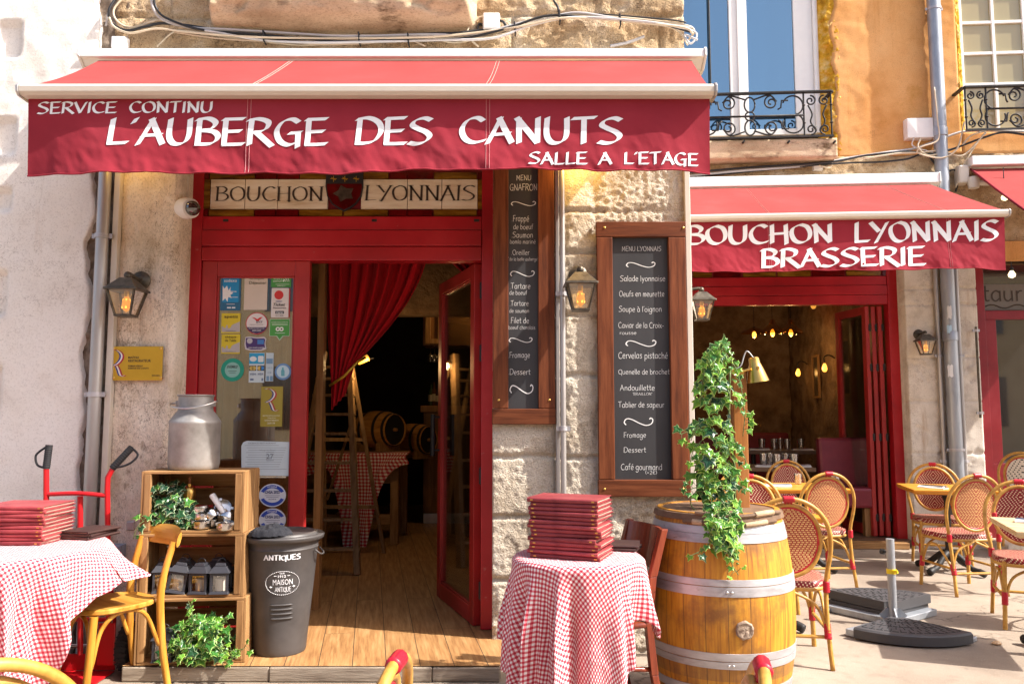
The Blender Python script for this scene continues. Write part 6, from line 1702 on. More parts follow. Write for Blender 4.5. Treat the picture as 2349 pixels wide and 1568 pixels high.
n1 = nd(t, 'TexNoise', {'Vector': vv.outputs[0], 'Scale': 2.6, 'Detail': 8, 'Roughness': .6})
n2 = nd(t, 'TexNoise', {'Vector': tc.outputs['Object'], 'Scale': 4.0, 'Detail': 6, 'Roughness': .65})
n3 = nd(t, 'TexNoise', {'Vector': nd(t, 'CombineXYZ', {0: mth(t, 'MULTIPLY', ang, 9.0), 1: mth(t, 'MULTIPLY', s.outputs[2], 2.0)}).outputs[0], 'Scale': 4, 'Detail': 4})
c = ramp(t, n1.outputs['Fac'], [(.26, .085, .005), (.52, .215, .011), (.66, .33, .022)], [.3, .5, .72])
c = mix(t, ramp(t, n2.outputs['Fac'], [(0, 0, 0), (.9, .9, .9)], [.50, .66]), c, (.17, .065, .014))
c = mix(t, mth(t, 'MULTIPLY', wn.outputs['Value'], .25), c, (.28, .12, .02))
c = mix(t, ramp(t, n3.outputs['Fac'], [(0, 0, 0), (.5, .5, .5)], [.62, .8]), c, (.60, .35, .06))
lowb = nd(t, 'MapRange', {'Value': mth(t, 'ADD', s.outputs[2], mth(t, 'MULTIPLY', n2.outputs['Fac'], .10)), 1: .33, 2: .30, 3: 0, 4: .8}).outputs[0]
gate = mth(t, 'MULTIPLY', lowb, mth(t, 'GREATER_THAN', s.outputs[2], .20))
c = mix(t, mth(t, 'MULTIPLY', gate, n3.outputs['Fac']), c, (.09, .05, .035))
c = mix(t, mth(t, 'MULTIPLY', seam, .75), c, (.07, .03, .008))
t.links.new(c, b.inputs['Base Color']); b.inputs['Roughness'].default_value = .56
bump(t, b, mth(t, 'SUBTRACT', mth(t, 'MULTIPLY', n1.outputs['Fac'], .3), seam), .35, .004)
zs_ = [BH * i / 24 for i in range(25)]
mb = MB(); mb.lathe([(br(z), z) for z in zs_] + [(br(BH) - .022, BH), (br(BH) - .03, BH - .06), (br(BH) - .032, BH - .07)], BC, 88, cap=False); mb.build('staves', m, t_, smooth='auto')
for k, (z0, z1) in enumerate(((.895, .925), (.84, .875), (.80, .84), (.615, .645), (.57, .613), (.29, .325), (.255, .288), (.13, .17), (.02, .06))):
    mb = MB(); e = .0035 if k else .012
    mb.lathe([(br(z0) + .0005, z0), (br(z0) + e, z0 + .001), (br((z0 + z1) / 2) + e + .0006, (z0 + z1) / 2), (br(z1) + e, z1 - .001), (br(z1) + .0005, z1)], BC, 72); mb.build('hoop', M['galv'] if k else M['twig'], t_, smooth='auto', label=None if k else 'brown wooden hoop at the rim')
    if k in (4, 6): 
        for g in (-1.72, -1.66): 
            c_ = BC + Vector((math.cos(g) * (br(z0) + .004), math.sin(g) * (br(z0) + .004), (z0 + z1) / 2)); mb = MB(); mb.lathe([(.007, 0), (.005, .003), (0, .004)], c_, 10, Matrix.Rotation(math.pi / 2, 4, 'X')); mb.build('rivet', M['steel'], t_, smooth=True)
mb = MB(); Mx = Matrix.Rotation(math.pi / 2, 4, 'X'); g = R(-87)
P0 = BC + Vector((.02, -br(.43) + .006, .43))
mb.lathe([(.040, -.004), (.042, .008), (.034, .017), (.028, .012), (.012, .017), (0, .015)], P0, 26, Mx)
for i, v_ in enumerate(mb.v): mb.v[i] = v_ + (v_ - P0).normalized() * .005 * fbm(v_ * 70, 3) if (v_ - P0).length > 1e-4 else v_
mb.build('bung', M['cork'], t_, smooth=True)
mb = MB(); mb.lathe([(br(BH) - .033, BH - .075), (br(BH) - .06, BH - .078), (.0, BH - .07)], BC, 40, cap=False)
mb.v = [Vector((v_.x, v_.y, v_.z + .012 * fbm(v_ * 14, 4))) for v_ in mb.v]; mb.build('sand', M['sand'], label='pale sand filling the top of the wine barrel', cat='sand', loc=BC + Vector((0, 0, BH - .08)), smooth=True, kind='stuff')
for k, (z, c_) in enumerate(((BH - .005, (-1.9, -.9)), (BH - .045, (-2.1, -1.05)))):
    mb = MB(); rr = br(BH) + .016
    pts = [BC + Vector((rr * math.cos(a), rr * math.sin(a), z + .006 * math.sin(a * 5))) for a in [c_[0] - .25 + (c_[1] - c_[0] + .5) * i / 20 for i in range(21)]]
    t2 = thing('twig_binding', ('upper', 'lower')[k] + ' raffia-bound twig tied along the barrel rim', 'twig', pts[10])
    mb.tube(pts, .010, 8); mb.build('twig', M['twig'], t2, smooth='auto')
    for a, b_ in ((2, 5), (12, 18)):
        mb = MB(); q = spline(pts[a:b_], 6); mb.tube(q, [.0125 + .0018 * (i % 2) for i in range(len(q))], 9); mb.build('raffia_wrap', M['rope'], t2, smooth=True)
# post
PX = W(1698, 1000, -.78).x
t_ = thing('wooden_post', 'orange-brown wooden post standing in the barrel, carrying the brass spotlight', 'post', (PX, -.78, BH - .08))
ptop = W(1698, 850, -.78).z
mb = MB(); mb.box((PX - .034, -.80, BH - .09), (PX + .034, -.755, ptop)); mb.build('plank', M['post'], t_, bevel=.003)
mb = MB(); mb.box((PX - .034, -.754, BH - .09), (PX - .012, -.70, ptop - .01)); mb.build('plank', M['post'], t_, bevel=.003)
# brass spot
hp = W(1733, 844, -.80)
t_ = thing('spotlight', 'brass cone spotlight clipped to the top of the ivy post', 'spotlight', (PX, -.78, ptop))
Ms = Matrix.Translation(hp) @ Matrix.Rotation(R(-9), 4, 'Y') @ Matrix.Scale(1.06, 4)
mb = MB(Ms); mb.lathe([(.052, -.066), (.049, -.052), (.038, -.012), (.030, .012), (.026, .022), (.024, .046), (.018, .052), (.0, .053)], (0, 0, 0), 28, cap=False); mb.lathe([(.050, -.066), (.036, -.012), (.024, .02), (0, .03)], (0, 0, 0), 28, cap=False); mb.build('shade', M['brass'], t_, smooth='auto')
mb = MB(Ms); mb.lathe([(0, -.05), (.026, -.04), (.028, -.02), (.015, .0)], (0, 0, 0), 16); mb.build('bulb', M['whiteplastic'], t_, smooth=True)
mb = MB(); mb.tube([Ms @ Vector((-.03, -.02, .0)), Vector((PX + .01, -.81, ptop - .005)), Vector((PX - .03, -.79, ptop + .008))], .006, 8); mb.tube([Ms @ Vector((0, -.036, 0)), Ms @ Vector((0, -.046, 0))], .008, 8); mb.box((PX - .04, -.81, ptop - .02), (PX + .02, -.75, ptop + .006)); mb.build('clip_arm', M['brass'], t_, smooth='auto')
mb = MB(); mb.tube(spline([Ms @ Vector((0, 0, .05)), Ms @ Vector((-.02, .01, .085)), Vector((PX + .03, -.78, ptop + .075)), Vector((PX + .01, -.77, ptop + .02)), Vector((PX - .05, -.76, ptop))], 8), .003, 6); mb.build('flex', M['whiteplastic'], t_, smooth=True)
# climbing ivy on the post
t_ = thing('ivy', 'tall trailing ivy climbing the post and spilling over the barrel rim', 'ivy', (PX - .08, -.86, BH - .08))
ml = MB(); mv = MB()
def IW(x, y, Y): return W(x, y, Y)
random.seed(21)
col = [(1645, 800), (1636, 850), (1640, 900), (1640, 960), (1636, 1020), (1638, 1080), (1648, 1130), (1658, 1180)]
wd = [14, 42, 46, 46, 56, 58, 50, 34]
for i in range(190):
    k = random.random() * 6.98; j = int(k); f_ = k - j
    cx_ = col[j][0] * (1 - f_) + col[j + 1][0] * f_; cy_ = col[j][1] * (1 - f_) + col[j + 1][1] * f_; w = wd[j] * (1 - f_) + wd[j + 1] * f_
    e = random.uniform(-1, 1); dep = math.sqrt(max(0, 1 - e * e)) * random.uniform(.35, 1)
    p = IW(cx_ + e * w * random.uniform(.6, 1.08), cy_ + random.uniform(-14, 14), -.82 - .11 * dep)
    ivy_leaf(ml, p, Vector((e * .8, -1, .45)) + rnd(.55), Vector((e * .5, 0, -1)) + rnd(.45), random.uniform(.030, .068), max(0, min(1, random.gauss(.62, .36))))
for pts in ([(1650, 800), (1640, 830), (1628, 850), (1612, 870)], [(1652, 796), (1668, 815), (1690, 850), (1702, 900), (1706, 940)], [(1640, 806), (1618, 850), (1606, 920)], [(1645, 1160), (1655, 1210), (1672, 1250), (1678, 1290), (1694, 1318)], [(1640, 1190), (1632, 1230), (1618, 1256), (1580, 1276)],
            [(1620, 960), (1598, 980), (1585, 1010)], [(1600, 985), (1578, 990), (1560, 996)], [(1620, 1000), (1592, 1030), (1584, 1062)], [(1640, 1080), (1610, 1110), (1580, 1122), (1558, 1120)], [(1690, 900), (1708, 940), (1704, 1000)], [(1680, 1000), (1705, 1040), (1712, 1062)], [(1670, 1060), (1700, 1100), (1706, 1130)], [(1655, 1150), (1680, 1190), (1690, 1232)], [(1660, 1190), (1668, 1240), (1682, 1280)],
            [(1660, 1180), (1640, 1210), (1652, 1250)], [(1670, 1180), (1688, 1215), (1676, 1245)], [(1648, 798), (1660, 790), (1676, 806), (1680, 840)]):
    yy = -.90 if pts[-1][1] < 1160 else -1.13
    P = [IW(x, y, yy if y < 1165 else -1.12 - .03 * (y - 1165) / 120) for x, y in pts]
    sprig(ml, mv, P, .052, .020, (0, -1, .35), .6)
for i in range(70):
    a = random.uniform(1145, 1262); k = (a - 1145) / 117; cx_ = 1655 + 14 * k; w = 46 * (1 - k) + 16 * k
    e = random.uniform(-1, 1); p = IW(cx_ + e * w, a, -1.02 - .12 * sm(1150, 1215, a) - random.uniform(0, .04))
    ivy_leaf(ml, p, Vector((e * .6, -1, .3)) + rnd(.6), Vector((e * .4, 0, -1)) + rnd(.5), random.uniform(.036, .062), max(0, min(1, random.gauss(.55, .25))))
mv.tube(spline([(PX - .06, -.83, BH - .1), (PX - .05, -.85, 1.1), (PX - .07, -.84, 1.3), (PX - .06, -.84, ptop)], 8), .006, 6)
c_ = IW(1608, 1150, -.9); mv.tube(arc(c_, .05, 0, 2 * math.pi, 24), .003, 5)
mv.build('vines', M['vine'], t_, smooth=True); ml.build('leaves', M['leaf'], t_)

# ------------------------------------------------------------------ crate shelf
random.seed(5)
CRX, CRY = W(433, 1300, -.38).x, -.28
def crate(label, cx_, z0, w, h, d, rz, frontY):
    t_ = thing('wooden_crate', label, 'crate', (cx_, frontY + d / 2, z0), rz); T = MW[t_.name]
    th = .014
    def bd(a, b, nm, mt): mb = MB(T); mb.box(a, b); mb.build(nm, mt, t_, bevel=.002)
    y0, y1 = -d / 2, d / 2
    for sgn in (-1, 1):                                   # ends: three boards across the depth, two corner posts inside
        xa, xb = (-w / 2, -w / 2 + th) if sgn < 0 else (w / 2 - th, w / 2)
        nb_ = 3; ww = d / nb_
        for i in range(nb_): bd((xa, y0 + i * ww + .004, 0), (xb, y0 + (i + 1) * ww - .004, h), 'end_board', M['crateZ'])
        for yy in (y0 + .001, y1 - .029): bd((xb + .001 if sgn < 0 else xa - .036, yy, th + .001), (xb + .036 if sgn < 0 else xa - .001, yy + .028, h - th - .001), 'corner_post', M['crateZ'])
    for z in (0, h - th):
        for i in range(3):
            ww = d / 3; bd((-w / 2 + th + .001, y0 + i * ww + .004, z), (w / 2 - th - .001, y0 + (i + 1) * ww - .004, z + th), 'side_board', M['crateX'])
    hh = (h - .002) / 3
    for i in range(3): bd((-w / 2, y1 + .001, .001 + i * hh + .006), (w / 2, y1 + .011, .001 + (i + 1) * hh - .006), 'bottom_board', M['crateX'])
    return t_
p0 = W(310, 1370, -.44); p1 = W(553, 1370, -.44)
cw = p1.x - p0.x
zA = FZ + .002
z_1, z_2, z_3 = W(430, 1368, -.44).z, W(430, 1222, -.44).z, W(430, 1080, -.44).z
cxx = (p0.x + p1.x) / 2
crate('lowest crate of the shelf, holding ivy and a lantern', cxx + .018, zA, cw * 1.0, z_1 - zA - .002, .30, R(6), -.48)
crate('middle crate of the shelf, holding black candle lanterns', cxx + .004, z_1, cw * .985, z_2 - z_1 - .002, .30, R(4), -.46)
crate('topmost crate of the shelf, under the milk churn', cxx, z_2, cw * .97, z_3 - z_2, .30, R(3), -.45)
# milk churn
mc = Vector((W(443, 1060, -.30).x, -.29, z_3 + .002))
t_ = thing('milk_churn', 'dull aluminium milk churn standing on the top crate', 'milk churn', mc)
rr = (500 - 389) / 2 / FPX * 4.52
hN = W(443, 905, -.3).z - mc.z
mb = MB(); mb.lathe([(rr * .94, 0), (rr * .97, .004), (rr * .985, .02), (rr, .03), (rr, hN * .60), (rr * 1.01, hN * .61), (rr * 1.01, hN * .635), (rr * .99, hN * .65), (rr * .80, hN * .74), (rr * .70, hN * .78), (rr * .68, hN * .80), (rr * .68, hN * .97), (rr * .73, hN * .985), (rr * .73, hN), (rr * .66, hN), (rr * .65, hN * .8)], mc, 40); mb.build('churn_body', M['alu'], t_, smooth='auto')
for s in (-1, 1):
    mb = MB(); mb.box(mc + Vector((s * rr * .72 - .012, -.012, hN * .84)), mc + Vector((s * rr * .72 + .012, .012, hN * .92))); mb.build('handle_lug', M['alu'], t_, bevel=.003)
mb = MB(); mb.tube(spline([mc + Vector((-rr * .74, 0, hN * .9)), mc + Vector((-rr * .95, -rr * .25, hN * .87)), mc + Vector((-rr * .6, -rr * .72, hN * .83)), mc + Vector((0, -rr * .9, hN * .815)), mc + Vector((rr * .6, -rr * .72, hN * .85)), mc + Vector((rr * .95, -rr * .25, hN * .91)), mc + Vector((rr * .74, 0, hN * .9))], 8), .005, 8); mb.build('bail_handle', M['steel'], t_, smooth=True)
# ivy in the crates
def potted(label, c, w, h, d, n, seed, tint):
    random.seed(seed)
    t_ = thing('potted_ivy', label, 'ivy', c)
    mb = MB(); mb.lathe([(.05, 0), (.06, .08), (.066, .085), (.06, .088), (.0, .08)], c, 16); mb.build('pot', M['blackrubber'], t_, smooth='auto')
    ml = MB(); mv = MB()
    for i in range(n):
        u = Vector((random.gauss(0, .42), random.uniform(-.9, .4), random.random()))
        u.x = max(-1, min(1, u.x)); 
        zz_ = h * u.z * (1 - .55 * abs(u.x) ** 1.5)
        p = Vector(c) + Vector((u.x * w / 2, u.y * d, .01 + zz_))
        ivy_leaf(ml, p, Vector((u.x * .6, -1, .6)) + rnd(.6), Vector((u.x, 0, -.6)) + rnd(.6), random.uniform(.030, .058), max(0, min(1, random.gauss(tint, .2))))
        if i % 5 == 0: mv.tube(spline([Vector(c) + Vector((0, 0, .07)), Vector(c) + Vector((u.x * w / 4, u.y * d * .6, zz_ * .8 + .04)), p], 5), .0018, 4)
    return t_, ml, mv
cz2 = z_2 + .016
t_, ml, mv = potted('dark variegated ivy plant in the topmost crate', Vector((W(383, 1200, -.4).x, -.36, cz2)), .27, .25, .10, 150, 11, .12)
sprig(ml, mv, [W(340, 1190, -.45), W(322, 1200, -.48), W(312, 1215, -.49), W(306, 1235, -.49)], .05, .03, (0, -1, .2), .3)
mv.build('vines', M['vine'], t_, smooth=True); ml.build('leaves', M['leaf'], t_)
t_, ml, mv = potted('pale green ivy plant spilling out of the lowest crate', Vector((W(455, 1490, -.5).x, -.45, zA + .016)), .40, .23, .11, 150, 12, .5)
for pts in ([(445, 1440), (440, 1400), (432, 1378)], [(470, 1470), (520, 1490), (555, 1488), (566, 1475)], [(490, 1480), (520, 1500), (545, 1510)], [(470, 1490), (500, 1505), (512, 1524)], [(500, 1440), (520, 1420), (528, 1412)], [(420, 1480), (405, 1500), (430, 1510)]):
    sprig(ml, mv, [W(x, y, -.53 - .01 * i) for i, (x, y) in enumerate(pts)], .048, .022, (0, -1, .5), .6)
mv.build('vines', M['vine'], t_, smooth=True); ml.build('leaves', M['leaf'], t_)
# brass mill and steel ashtrays in the top crate
bx = W(427, 1200, -.36); c_ = Vector((bx.x, -.33, cz2))
t_ = thing('brass_lamp', 'small brass oil lamp behind the ivy in the topmost crate', 'oil lamp', c_)
mb = MB(); mb.lathe([(.038, 0), (.04, .008), (.018, .02), (.012, .07), (.014, .11), (.03, .14), (.034, .17), (.034, .20), (.026, .215), (.012, .22), (.012, .235), (.0, .236)], c_, 20); mb.build('lamp_body', M['brass'], t_, smooth='auto')
mb = MB(); mb.lathe([(.006, .236), (.007, .26), (.011, .268), (.006, .28), (0, .283)], c_, 12); mb.build('finial', M['walnut'], t_, smooth='auto')
def ashtray():
    t_ = thing('steel_ashtray', 'x', 'ashtray')
    mb = MB(); mb.lathe([(.0, .003), (.037, .0), (.042, .006), (.042, .034), (.039, .036), (.037, .034), (.037, .008), (0, .006)], (0, 0, 0), 24, cap=False); mb.build('bowl', M['chrome'], t_, smooth='auto')
    mb = MB()
    for g in (0, 2.1, 4.2): mb.box((.0415 * math.cos(g) - .006, .0415 * math.sin(g) - .006, .026), (.0415 * math.cos(g) + .006, .0415 * math.sin(g) + .006, .037))
    mb.build('rest', M['steel'], t_)
    return t_
ash = ashtray()
AG = 'steel ashtrays heaped in the top crate'
for x, y, dy, tl, lab in ((463, 1208, -.40, (0, 0), 'steel ashtray lying flat at the left front of the top crate'), (462, 1192, -.385, (R(8), R(-6)), 'steel ashtray stacked second in the left heap of the top crate'), (460, 1176, -.36, (R(-6), R(8)), 'topmost steel ashtray of the left heap in the top crate'), (517, 1216, -.43, (0, 0), 'steel ashtray lying flat at the right front edge of the top crate'), (515, 1192, -.40, (R(50), R(22)), 'steel ashtray tipped forward at the right of the top crate'),
                          (492, 1188, -.37, (R(34), R(-28)), 'steel ashtray leaning left in the middle of the heap'), (512, 1166, -.33, (R(60), R(10)), 'dark steel ashtray standing upright behind the heap'), (488, 1206, -.34, (0, R(10)), 'steel ashtray at the back between the two heaps')):
    p = W(x, y, dy); place(ash, (p.x, dy, max(cz2, p.z - .006)), x * .7, lab, AG, 1.12, tl)
a, b_ = W(487, 1135, -.36), W(519, 1184, -.41)
mb = MB(); mb.tube([b_, a], [.013, .017], 16); mb.build('white_tube', M['whiteplastic'], label='white tapered tube stuck among the steel ashtrays', cat='tube', loc=b_, smooth='auto')
# candle lanterns
def candle_lantern():
    t_ = thing('candle_lantern', 'x', 'lantern')
    w = .048; bk_ = M['greyplastic']
    def ring(h, z): return [(-h, -h, z), (h, -h, z), (h, h, z), (-h, h, z)]
    mb = MB(); mb.hexa(ring(w + .006, 0) + ring(w, .014)); mb.build('base', M['lanternblack'], t_, bevel=.002)
    for sx_ in (-1, 1):
        for sy_ in (-1, 1):
            mb = MB(); mb.box((sx_ * (w - .006) - .006, sy_ * (w - .006) - .006, .0145), (sx_ * (w - .006) + .006, sy_ * (w - .006) + .006, .112)); mb.build('post', M['lanternblack'], t_)
    mb = MB()
    for s in (-1, 1):
        mb.box((-w + .012, s * (w - .002) - .002, .098), (w - .012, s * (w - .002) + .002, .112)); mb.box((s * (w - .002) - .002, -w + .012, .098), (s * (w - .002) + .002, w - .012, .112))
    mb.build('top_band', M['lanternblack'], t_)
    mb = MB(); mb.hexa(ring(w + .010, .1125) + ring(.034, .145)); mb.hexa(ring(.030, .1455) + ring(.026, .160)); mb.build('roof', M['lanternblack'], t_, bevel=.002)
    mb = MB(); mb.tube(arc((0, 0, .162), .022, 0, math.pi, 12), .0022, 6); mb.build('ring_handle', M['lanternblack'], t_, smooth=True)
    mb = MB(); mb.lathe([(.030, .0145), (.030, .075), (.026, .079), (.012, .074), (0, .073)], (0, 0, 0), 20); mb.build('candle', M['candle'], t_, smooth='auto')
    for s in (-1, 1):
        mb = MB(); mb.add([(-w + .012, s * (w - .008), .0145), (w - .012, s * (w - .008), .0145), (w - .012, s * (w - .008), .098), (-w + .012, s * (w - .008), .098)], [(0, 1, 2, 3)]); mb.build('pane', M['glass'], t_)
    return t_
M['lanternblack'] = plain('black_lantern_metal', (.035, .035, .042), .45)
cl = candle_lantern()
LGc = 'black candle lanterns in the crates'
z0_ = z_1 + .016
for x, dy, s, tl, rz_, lab in ((406, -.41, .98, (R(-2), R(9)), 8, 'black candle lantern leaning to the right, left of the front three'), (461, -.41, .98, (0, 0), -4, 'middle black candle lantern of the front three'), (507, -.41, .98, (0, 0), 5, 'right black candle lantern of the front three'), (424, -.275, .98, (0, 0), 10, 'black candle lantern standing behind the leaning one'), (500, -.26, .98, (0, 0), -8, 'black candle lantern at the back right of the middle crate'), (372, -.38, .98, (0, 0), 20, 'dark candle lantern at the left end of the middle crate behind the chair')):
    p = W(x, 1350, dy); place(cl, (p.x, dy, z0_ + (.004 if tl[1] else 0)), R(rz_), lab, LGc, s, tl)
p = W(378, 1500, -.46); place(cl, (p.x - .005, -.46, zA + .016), R(8), 'candle lantern standing in the lowest crate behind the chair leg', LGc, 1.0)

# ------------------------------------------------------------------ dustbin with cap
bc_ = Vector((W(642, 1480, -.22).x, -.22, FZ + .002))
k = 4.53 / FPX
H_ = W(648, 1229, -.25).z - bc_.z
rb_, rt_ = 58 * k * .98, 84 * k * .97
t_ = thing('dustbin', 'dark metal bin lettered ANTIQUES with a flat lid', 'bin', bc_)
def rz_b(z): return rb_ + (rt_ - rb_) * z / H_
mb = MB(); mb.lathe([(rb_ - .006, .004), (rb_ - .002, 0), (rb_ + .002, .012), (rz_b(.03), .03)] + [(rz_b(z), z) for z in (.1, .2, .3, .4)] + [(rz_b(H_ - .064), H_ - .064), (rz_b(H_ - .058) + .004, H_ - .058), (rz_b(H_ - .052), H_ - .052), (rz_b(H_ - .03), H_ - .03), (rt_ + .004, H_ - .02), (rt_ + .004, H_ - .008)], bc_, 56); mb.build('bin_body', M['bin'], t_, smooth='auto')
lr = 94 * k * .985
mb = MB(); mb.lathe([(lr - .008, H_ - .015), (lr, H_ - .006), (lr + .002, H_ + .006), (lr - .004, H_ + .013), (lr - .035, H_ + .013), (lr - .04, H_ + .022), (lr - .052, H_ + .026), (lr - .06, H_ + .021), (0, H_ + .019)], bc_, 64); mb.build('lid', M['bin'], t_, smooth='auto')
for s in (-1, 1):
    mb = MB(); x = s * (rz_b(H_ - .06)); mb.tube(spline([bc_ + Vector((x, -.05, H_ - .07)), bc_ + Vector((x + s * .028, -.03, H_ - .095)), bc_ + Vector((x + s * .03, .03, H_ - .095)), bc_ + Vector((x, .05, H_ - .07))], 6), .005, 8); mb.build('handle', M['bin'], t_, smooth=True)
def onbin(cx0):
    def f(u, z):
        zz_ = z - bc_.z; r_ = rz_b(zz_) + .0022; g = (u - bc_.x) / r_
        return bc_ + Vector((r_ * math.sin(g), -r_ * math.cos(g), zz_))
    return f
ob_ = onbin(0)
BW = lambda x, y: W(x, y, bc_.y - rt_ * .93)
def bint(mb, s_, x0, x1, y0, y1, bold=.02):
    a, b_ = BW(x0, y1), BW(x1, y0); type_text(mb, s_, a.x, b_.x, a.z, b_.z, ob_, bold=bold)
mb = MB(); a, b_ = BW(605, 1284), BW(691, 1272); stroke_text(mb, 'ANTIQUES', a.x, b_.x, a.z, b_.z, ob_, pen=.7, thin=.9, nib=R(20)); mb.build('lettering', M['lettering'], t_)
mb = MB(); bint(mb, 'QUE', 641, 652, 1313, 1317); bint(mb, '1912', 637, 655, 1319, 1325); bint(mb, 'MAISON', 625, 670, 1329, 1342, .0)
a, b_ = BW(629, 1358), BW(666, 1347); stroke_text(mb, 'ANTIQUE', a.x, b_.x, a.z, b_.z, ob_, pen=.5, thin=.5); mb.build('lettering', M['lettering'], t_)
mb = MB(); e = BW(647, 1338); ax_, az_ = 37 * k, 25.5 * k
for i in range(56):
    g = 2 * math.pi * i / 56; mb.tube([ob_(e.x + ax_ * math.cos(g), e.z + az_ * math.sin(g)), ob_(e.x + ax_ * math.cos(g + .06), e.z + az_ * math.sin(g + .06))], .0016, 4)
for a in ((628, 1321, 634, 1321), (658, 1321, 664, 1321)): p, q = BW(a[0], a[1]), BW(a[2], a[3]); mb.tube([ob_(p.x, p.z), ob_(q.x, q.z)], .0012, 4)
for sx_ in (620, 672):
    for dx_, dy_ in ((-3, 0), (3, 0), (0, -2.5), (0, 2.5)): p = BW(sx_ + dx_, 1347 + dy_); q = BW(sx_, 1347); mb.tube([ob_(p.x, p.z), ob_(q.x, q.z)], .002, 4)
mb.build('oval_emblem', M['lettering'], t_)
for j, y in enumerate((1390, 1400.5, 1411, 1422)):
    mb = MB(); p, q = BW(617, y), BW(668, y); n_ = 14
    mb.tube([ob_(p.x + (q.x - p.x) * i / n_, p.z) for i in range(n_ + 1)], [.003] + [.0052] * (n_ - 1) + [.003], 8); mb.build('louvre', M['bin'], t_, smooth=True)
cp = Vector((W(628, 1205, -.3).x, -.36, bc_.z + H_ + .022))
def capf(a, b):
    x = (a - .5) * 2; y = (b - .5) * 2; r2 = min(1, x * x + y * y)
    r_ = math.sqrt(x * x + y * y); s_ = max(abs(x), abs(y)) / max(r_, 1e-6); x *= s_; y *= s_
    h = .052 * (1 - (x * x + y * y)) ** .6 if x * x + y * y < 1 else 0
    return cp + Vector((x * .115 + .02 * y, y * .085, h * (1 + .5 * fbm((x * 2, y * 2, 3), 4)) + .008 * fbm((x * 5, y * 5, 7), 4) + .002))
mb = MB(); mb.grid(44, 40, capf); mb.build('cloth_cap', M['cloth'], label='crumpled black cloth cap lying on the bin lid', cat='cap', loc=cp, smooth=True)

# ------------------------------------------------------------------ red hand truck
hy = -.36
t_ = thing('hand_truck', 'red sack truck with black loop grips behind the left table', 'hand truck', (W(180, 1500, hy).x, hy, 0))
H = lambda x, y, Y=hy: W(x, y, Y)
r_ = .0145
for (pts, nm) in (([(107, 1500), (106, 1120), (106, 1074)], 'upright'), ([(250, 1500), (246, 1120), (247, 1095), (256, 1078), (262, 1070)], 'upright'), ([(184, 1500), (184, 1138)], 'middle_tube')):
    mb = MB(); mb.tube([H(*p) for p in pts], r_, 12); mb.build(nm, M['redmetal'], t_, smooth='auto')
mb = MB(); mb.tube(spline([H(108, 1133), H(180, 1131, hy - .02), H(245, 1136)], 6), .012, 10); mb.build('cross_bar', M['redmetal'], t_, smooth='auto')
mb = MB(); mb.tube([H(107, 1420), H(250, 1420)], .012, 10); mb.build('cross_bar', M['redmetal'], t_, smooth='auto')
def grip(a, b, out):
    mb = MB(); A, B_ = H(*a), H(*b); mb.tube([A, B_], .0185, 14); 
    for i in range(9): mb.lathe([(.0187, -.003), (.020, 0), (.0187, .003)], A.lerp(B_, .1 + .09 * i), 14, (B_ - A).to_track_quat('Z', 'Y').to_matrix().to_4x4())
    mb.build('grip', M['blackrubber'], t_, smooth='auto')
    mb = MB(); mb.tube(spline([H(*p) for p in out], 6), .0062, 8); mb.build('grip_guard', M['blackrubber'], t_, smooth=True)
grip((106, 1074), (113, 1020), [(112, 1021), (92, 1034), (82, 1046), (86, 1066), (104, 1073)])
grip((258, 1073), (302, 1026), [(302, 1026), (316, 1042), (304, 1058), (284, 1068), (262, 1072)])
wc = Vector((H(284, 1462).x, hy + .06, .0)); 
def wheel(cx_):
    mb = MB(); Mw = Matrix.Rotation(math.pi / 2, 4, 'Y')
    c_ = Vector((cx_, hy + .05, .128)); mb.lathe([(.06, -.038), (.105, -.040), (.124, -.026), (.128, 0), (.124, .026), (.105, .040), (.06, .038)], c_, 36, Mw)
    w_ = mb.build('wheel', M['blackrubber'], t_, smooth='auto')
    mb = MB()
    for i in range(26):
        g = 2 * math.pi * i / 26; 
        for s in (-1, 1): mb.bar(c_ + Vector((s * .004, .127 * math.cos(g), .127 * math.sin(g))), c_ + Vector((s * .032, .122 * math.cos(g + .1), .122 * math.sin(g + .1))), .01, .008)
    mb.build('tread', M['blackrubber'], w_)
    mb = MB(); mb.lathe([(.0, -.03), (.025, -.03), (.03, -.02), (.058, -.015), (.062, 0), (.058, .015), (.03, .02), (.02, .045), (0, .046)], c_, 24, Mw); mb.build('rim', M['steel'], w_, smooth='auto')
wheel(H(291, 1460).x); wheel(H(80, 1460).x)
mb = MB(); mb.tube([(H(80, 1460).x, hy + .05, .128), (H(291, 1460).x, hy + .05, .128)], .010, 10); mb.build('axle', M['steel'], t_, smooth='auto')
mb = MB(); a, b_ = H(222, 1525, hy - .03), H(266, 1428, hy - .03); mb.box((a.x, hy - .035, a.z), (b_.x, hy - .025, b_.z)); mb.build('wheel_guard', M['redmetal'], t_, bevel=.008)
mb = MB(); a = H(95, 1560, hy); b_ = H(262, 1560, hy); mb.box((a.x, hy - .22, .006), (b_.x, hy + .0, .014)); mb.box((a.x, hy - .0, .0145), (b_.x, hy + .008, .10)); mb.build('toe_plate', M['redmetal'], t_, bevel=.003)
for x in (107, 250): 
    mb = MB(); mb.tube(spline([H(x, 1330), H(x, 1400) + Vector((0, .06, 0)), Vector((H(x, 1460).x, hy + .05, .13))], 6), .010, 8); mb.build('wheel_strut', M['redmetal'], t_, smooth='auto')
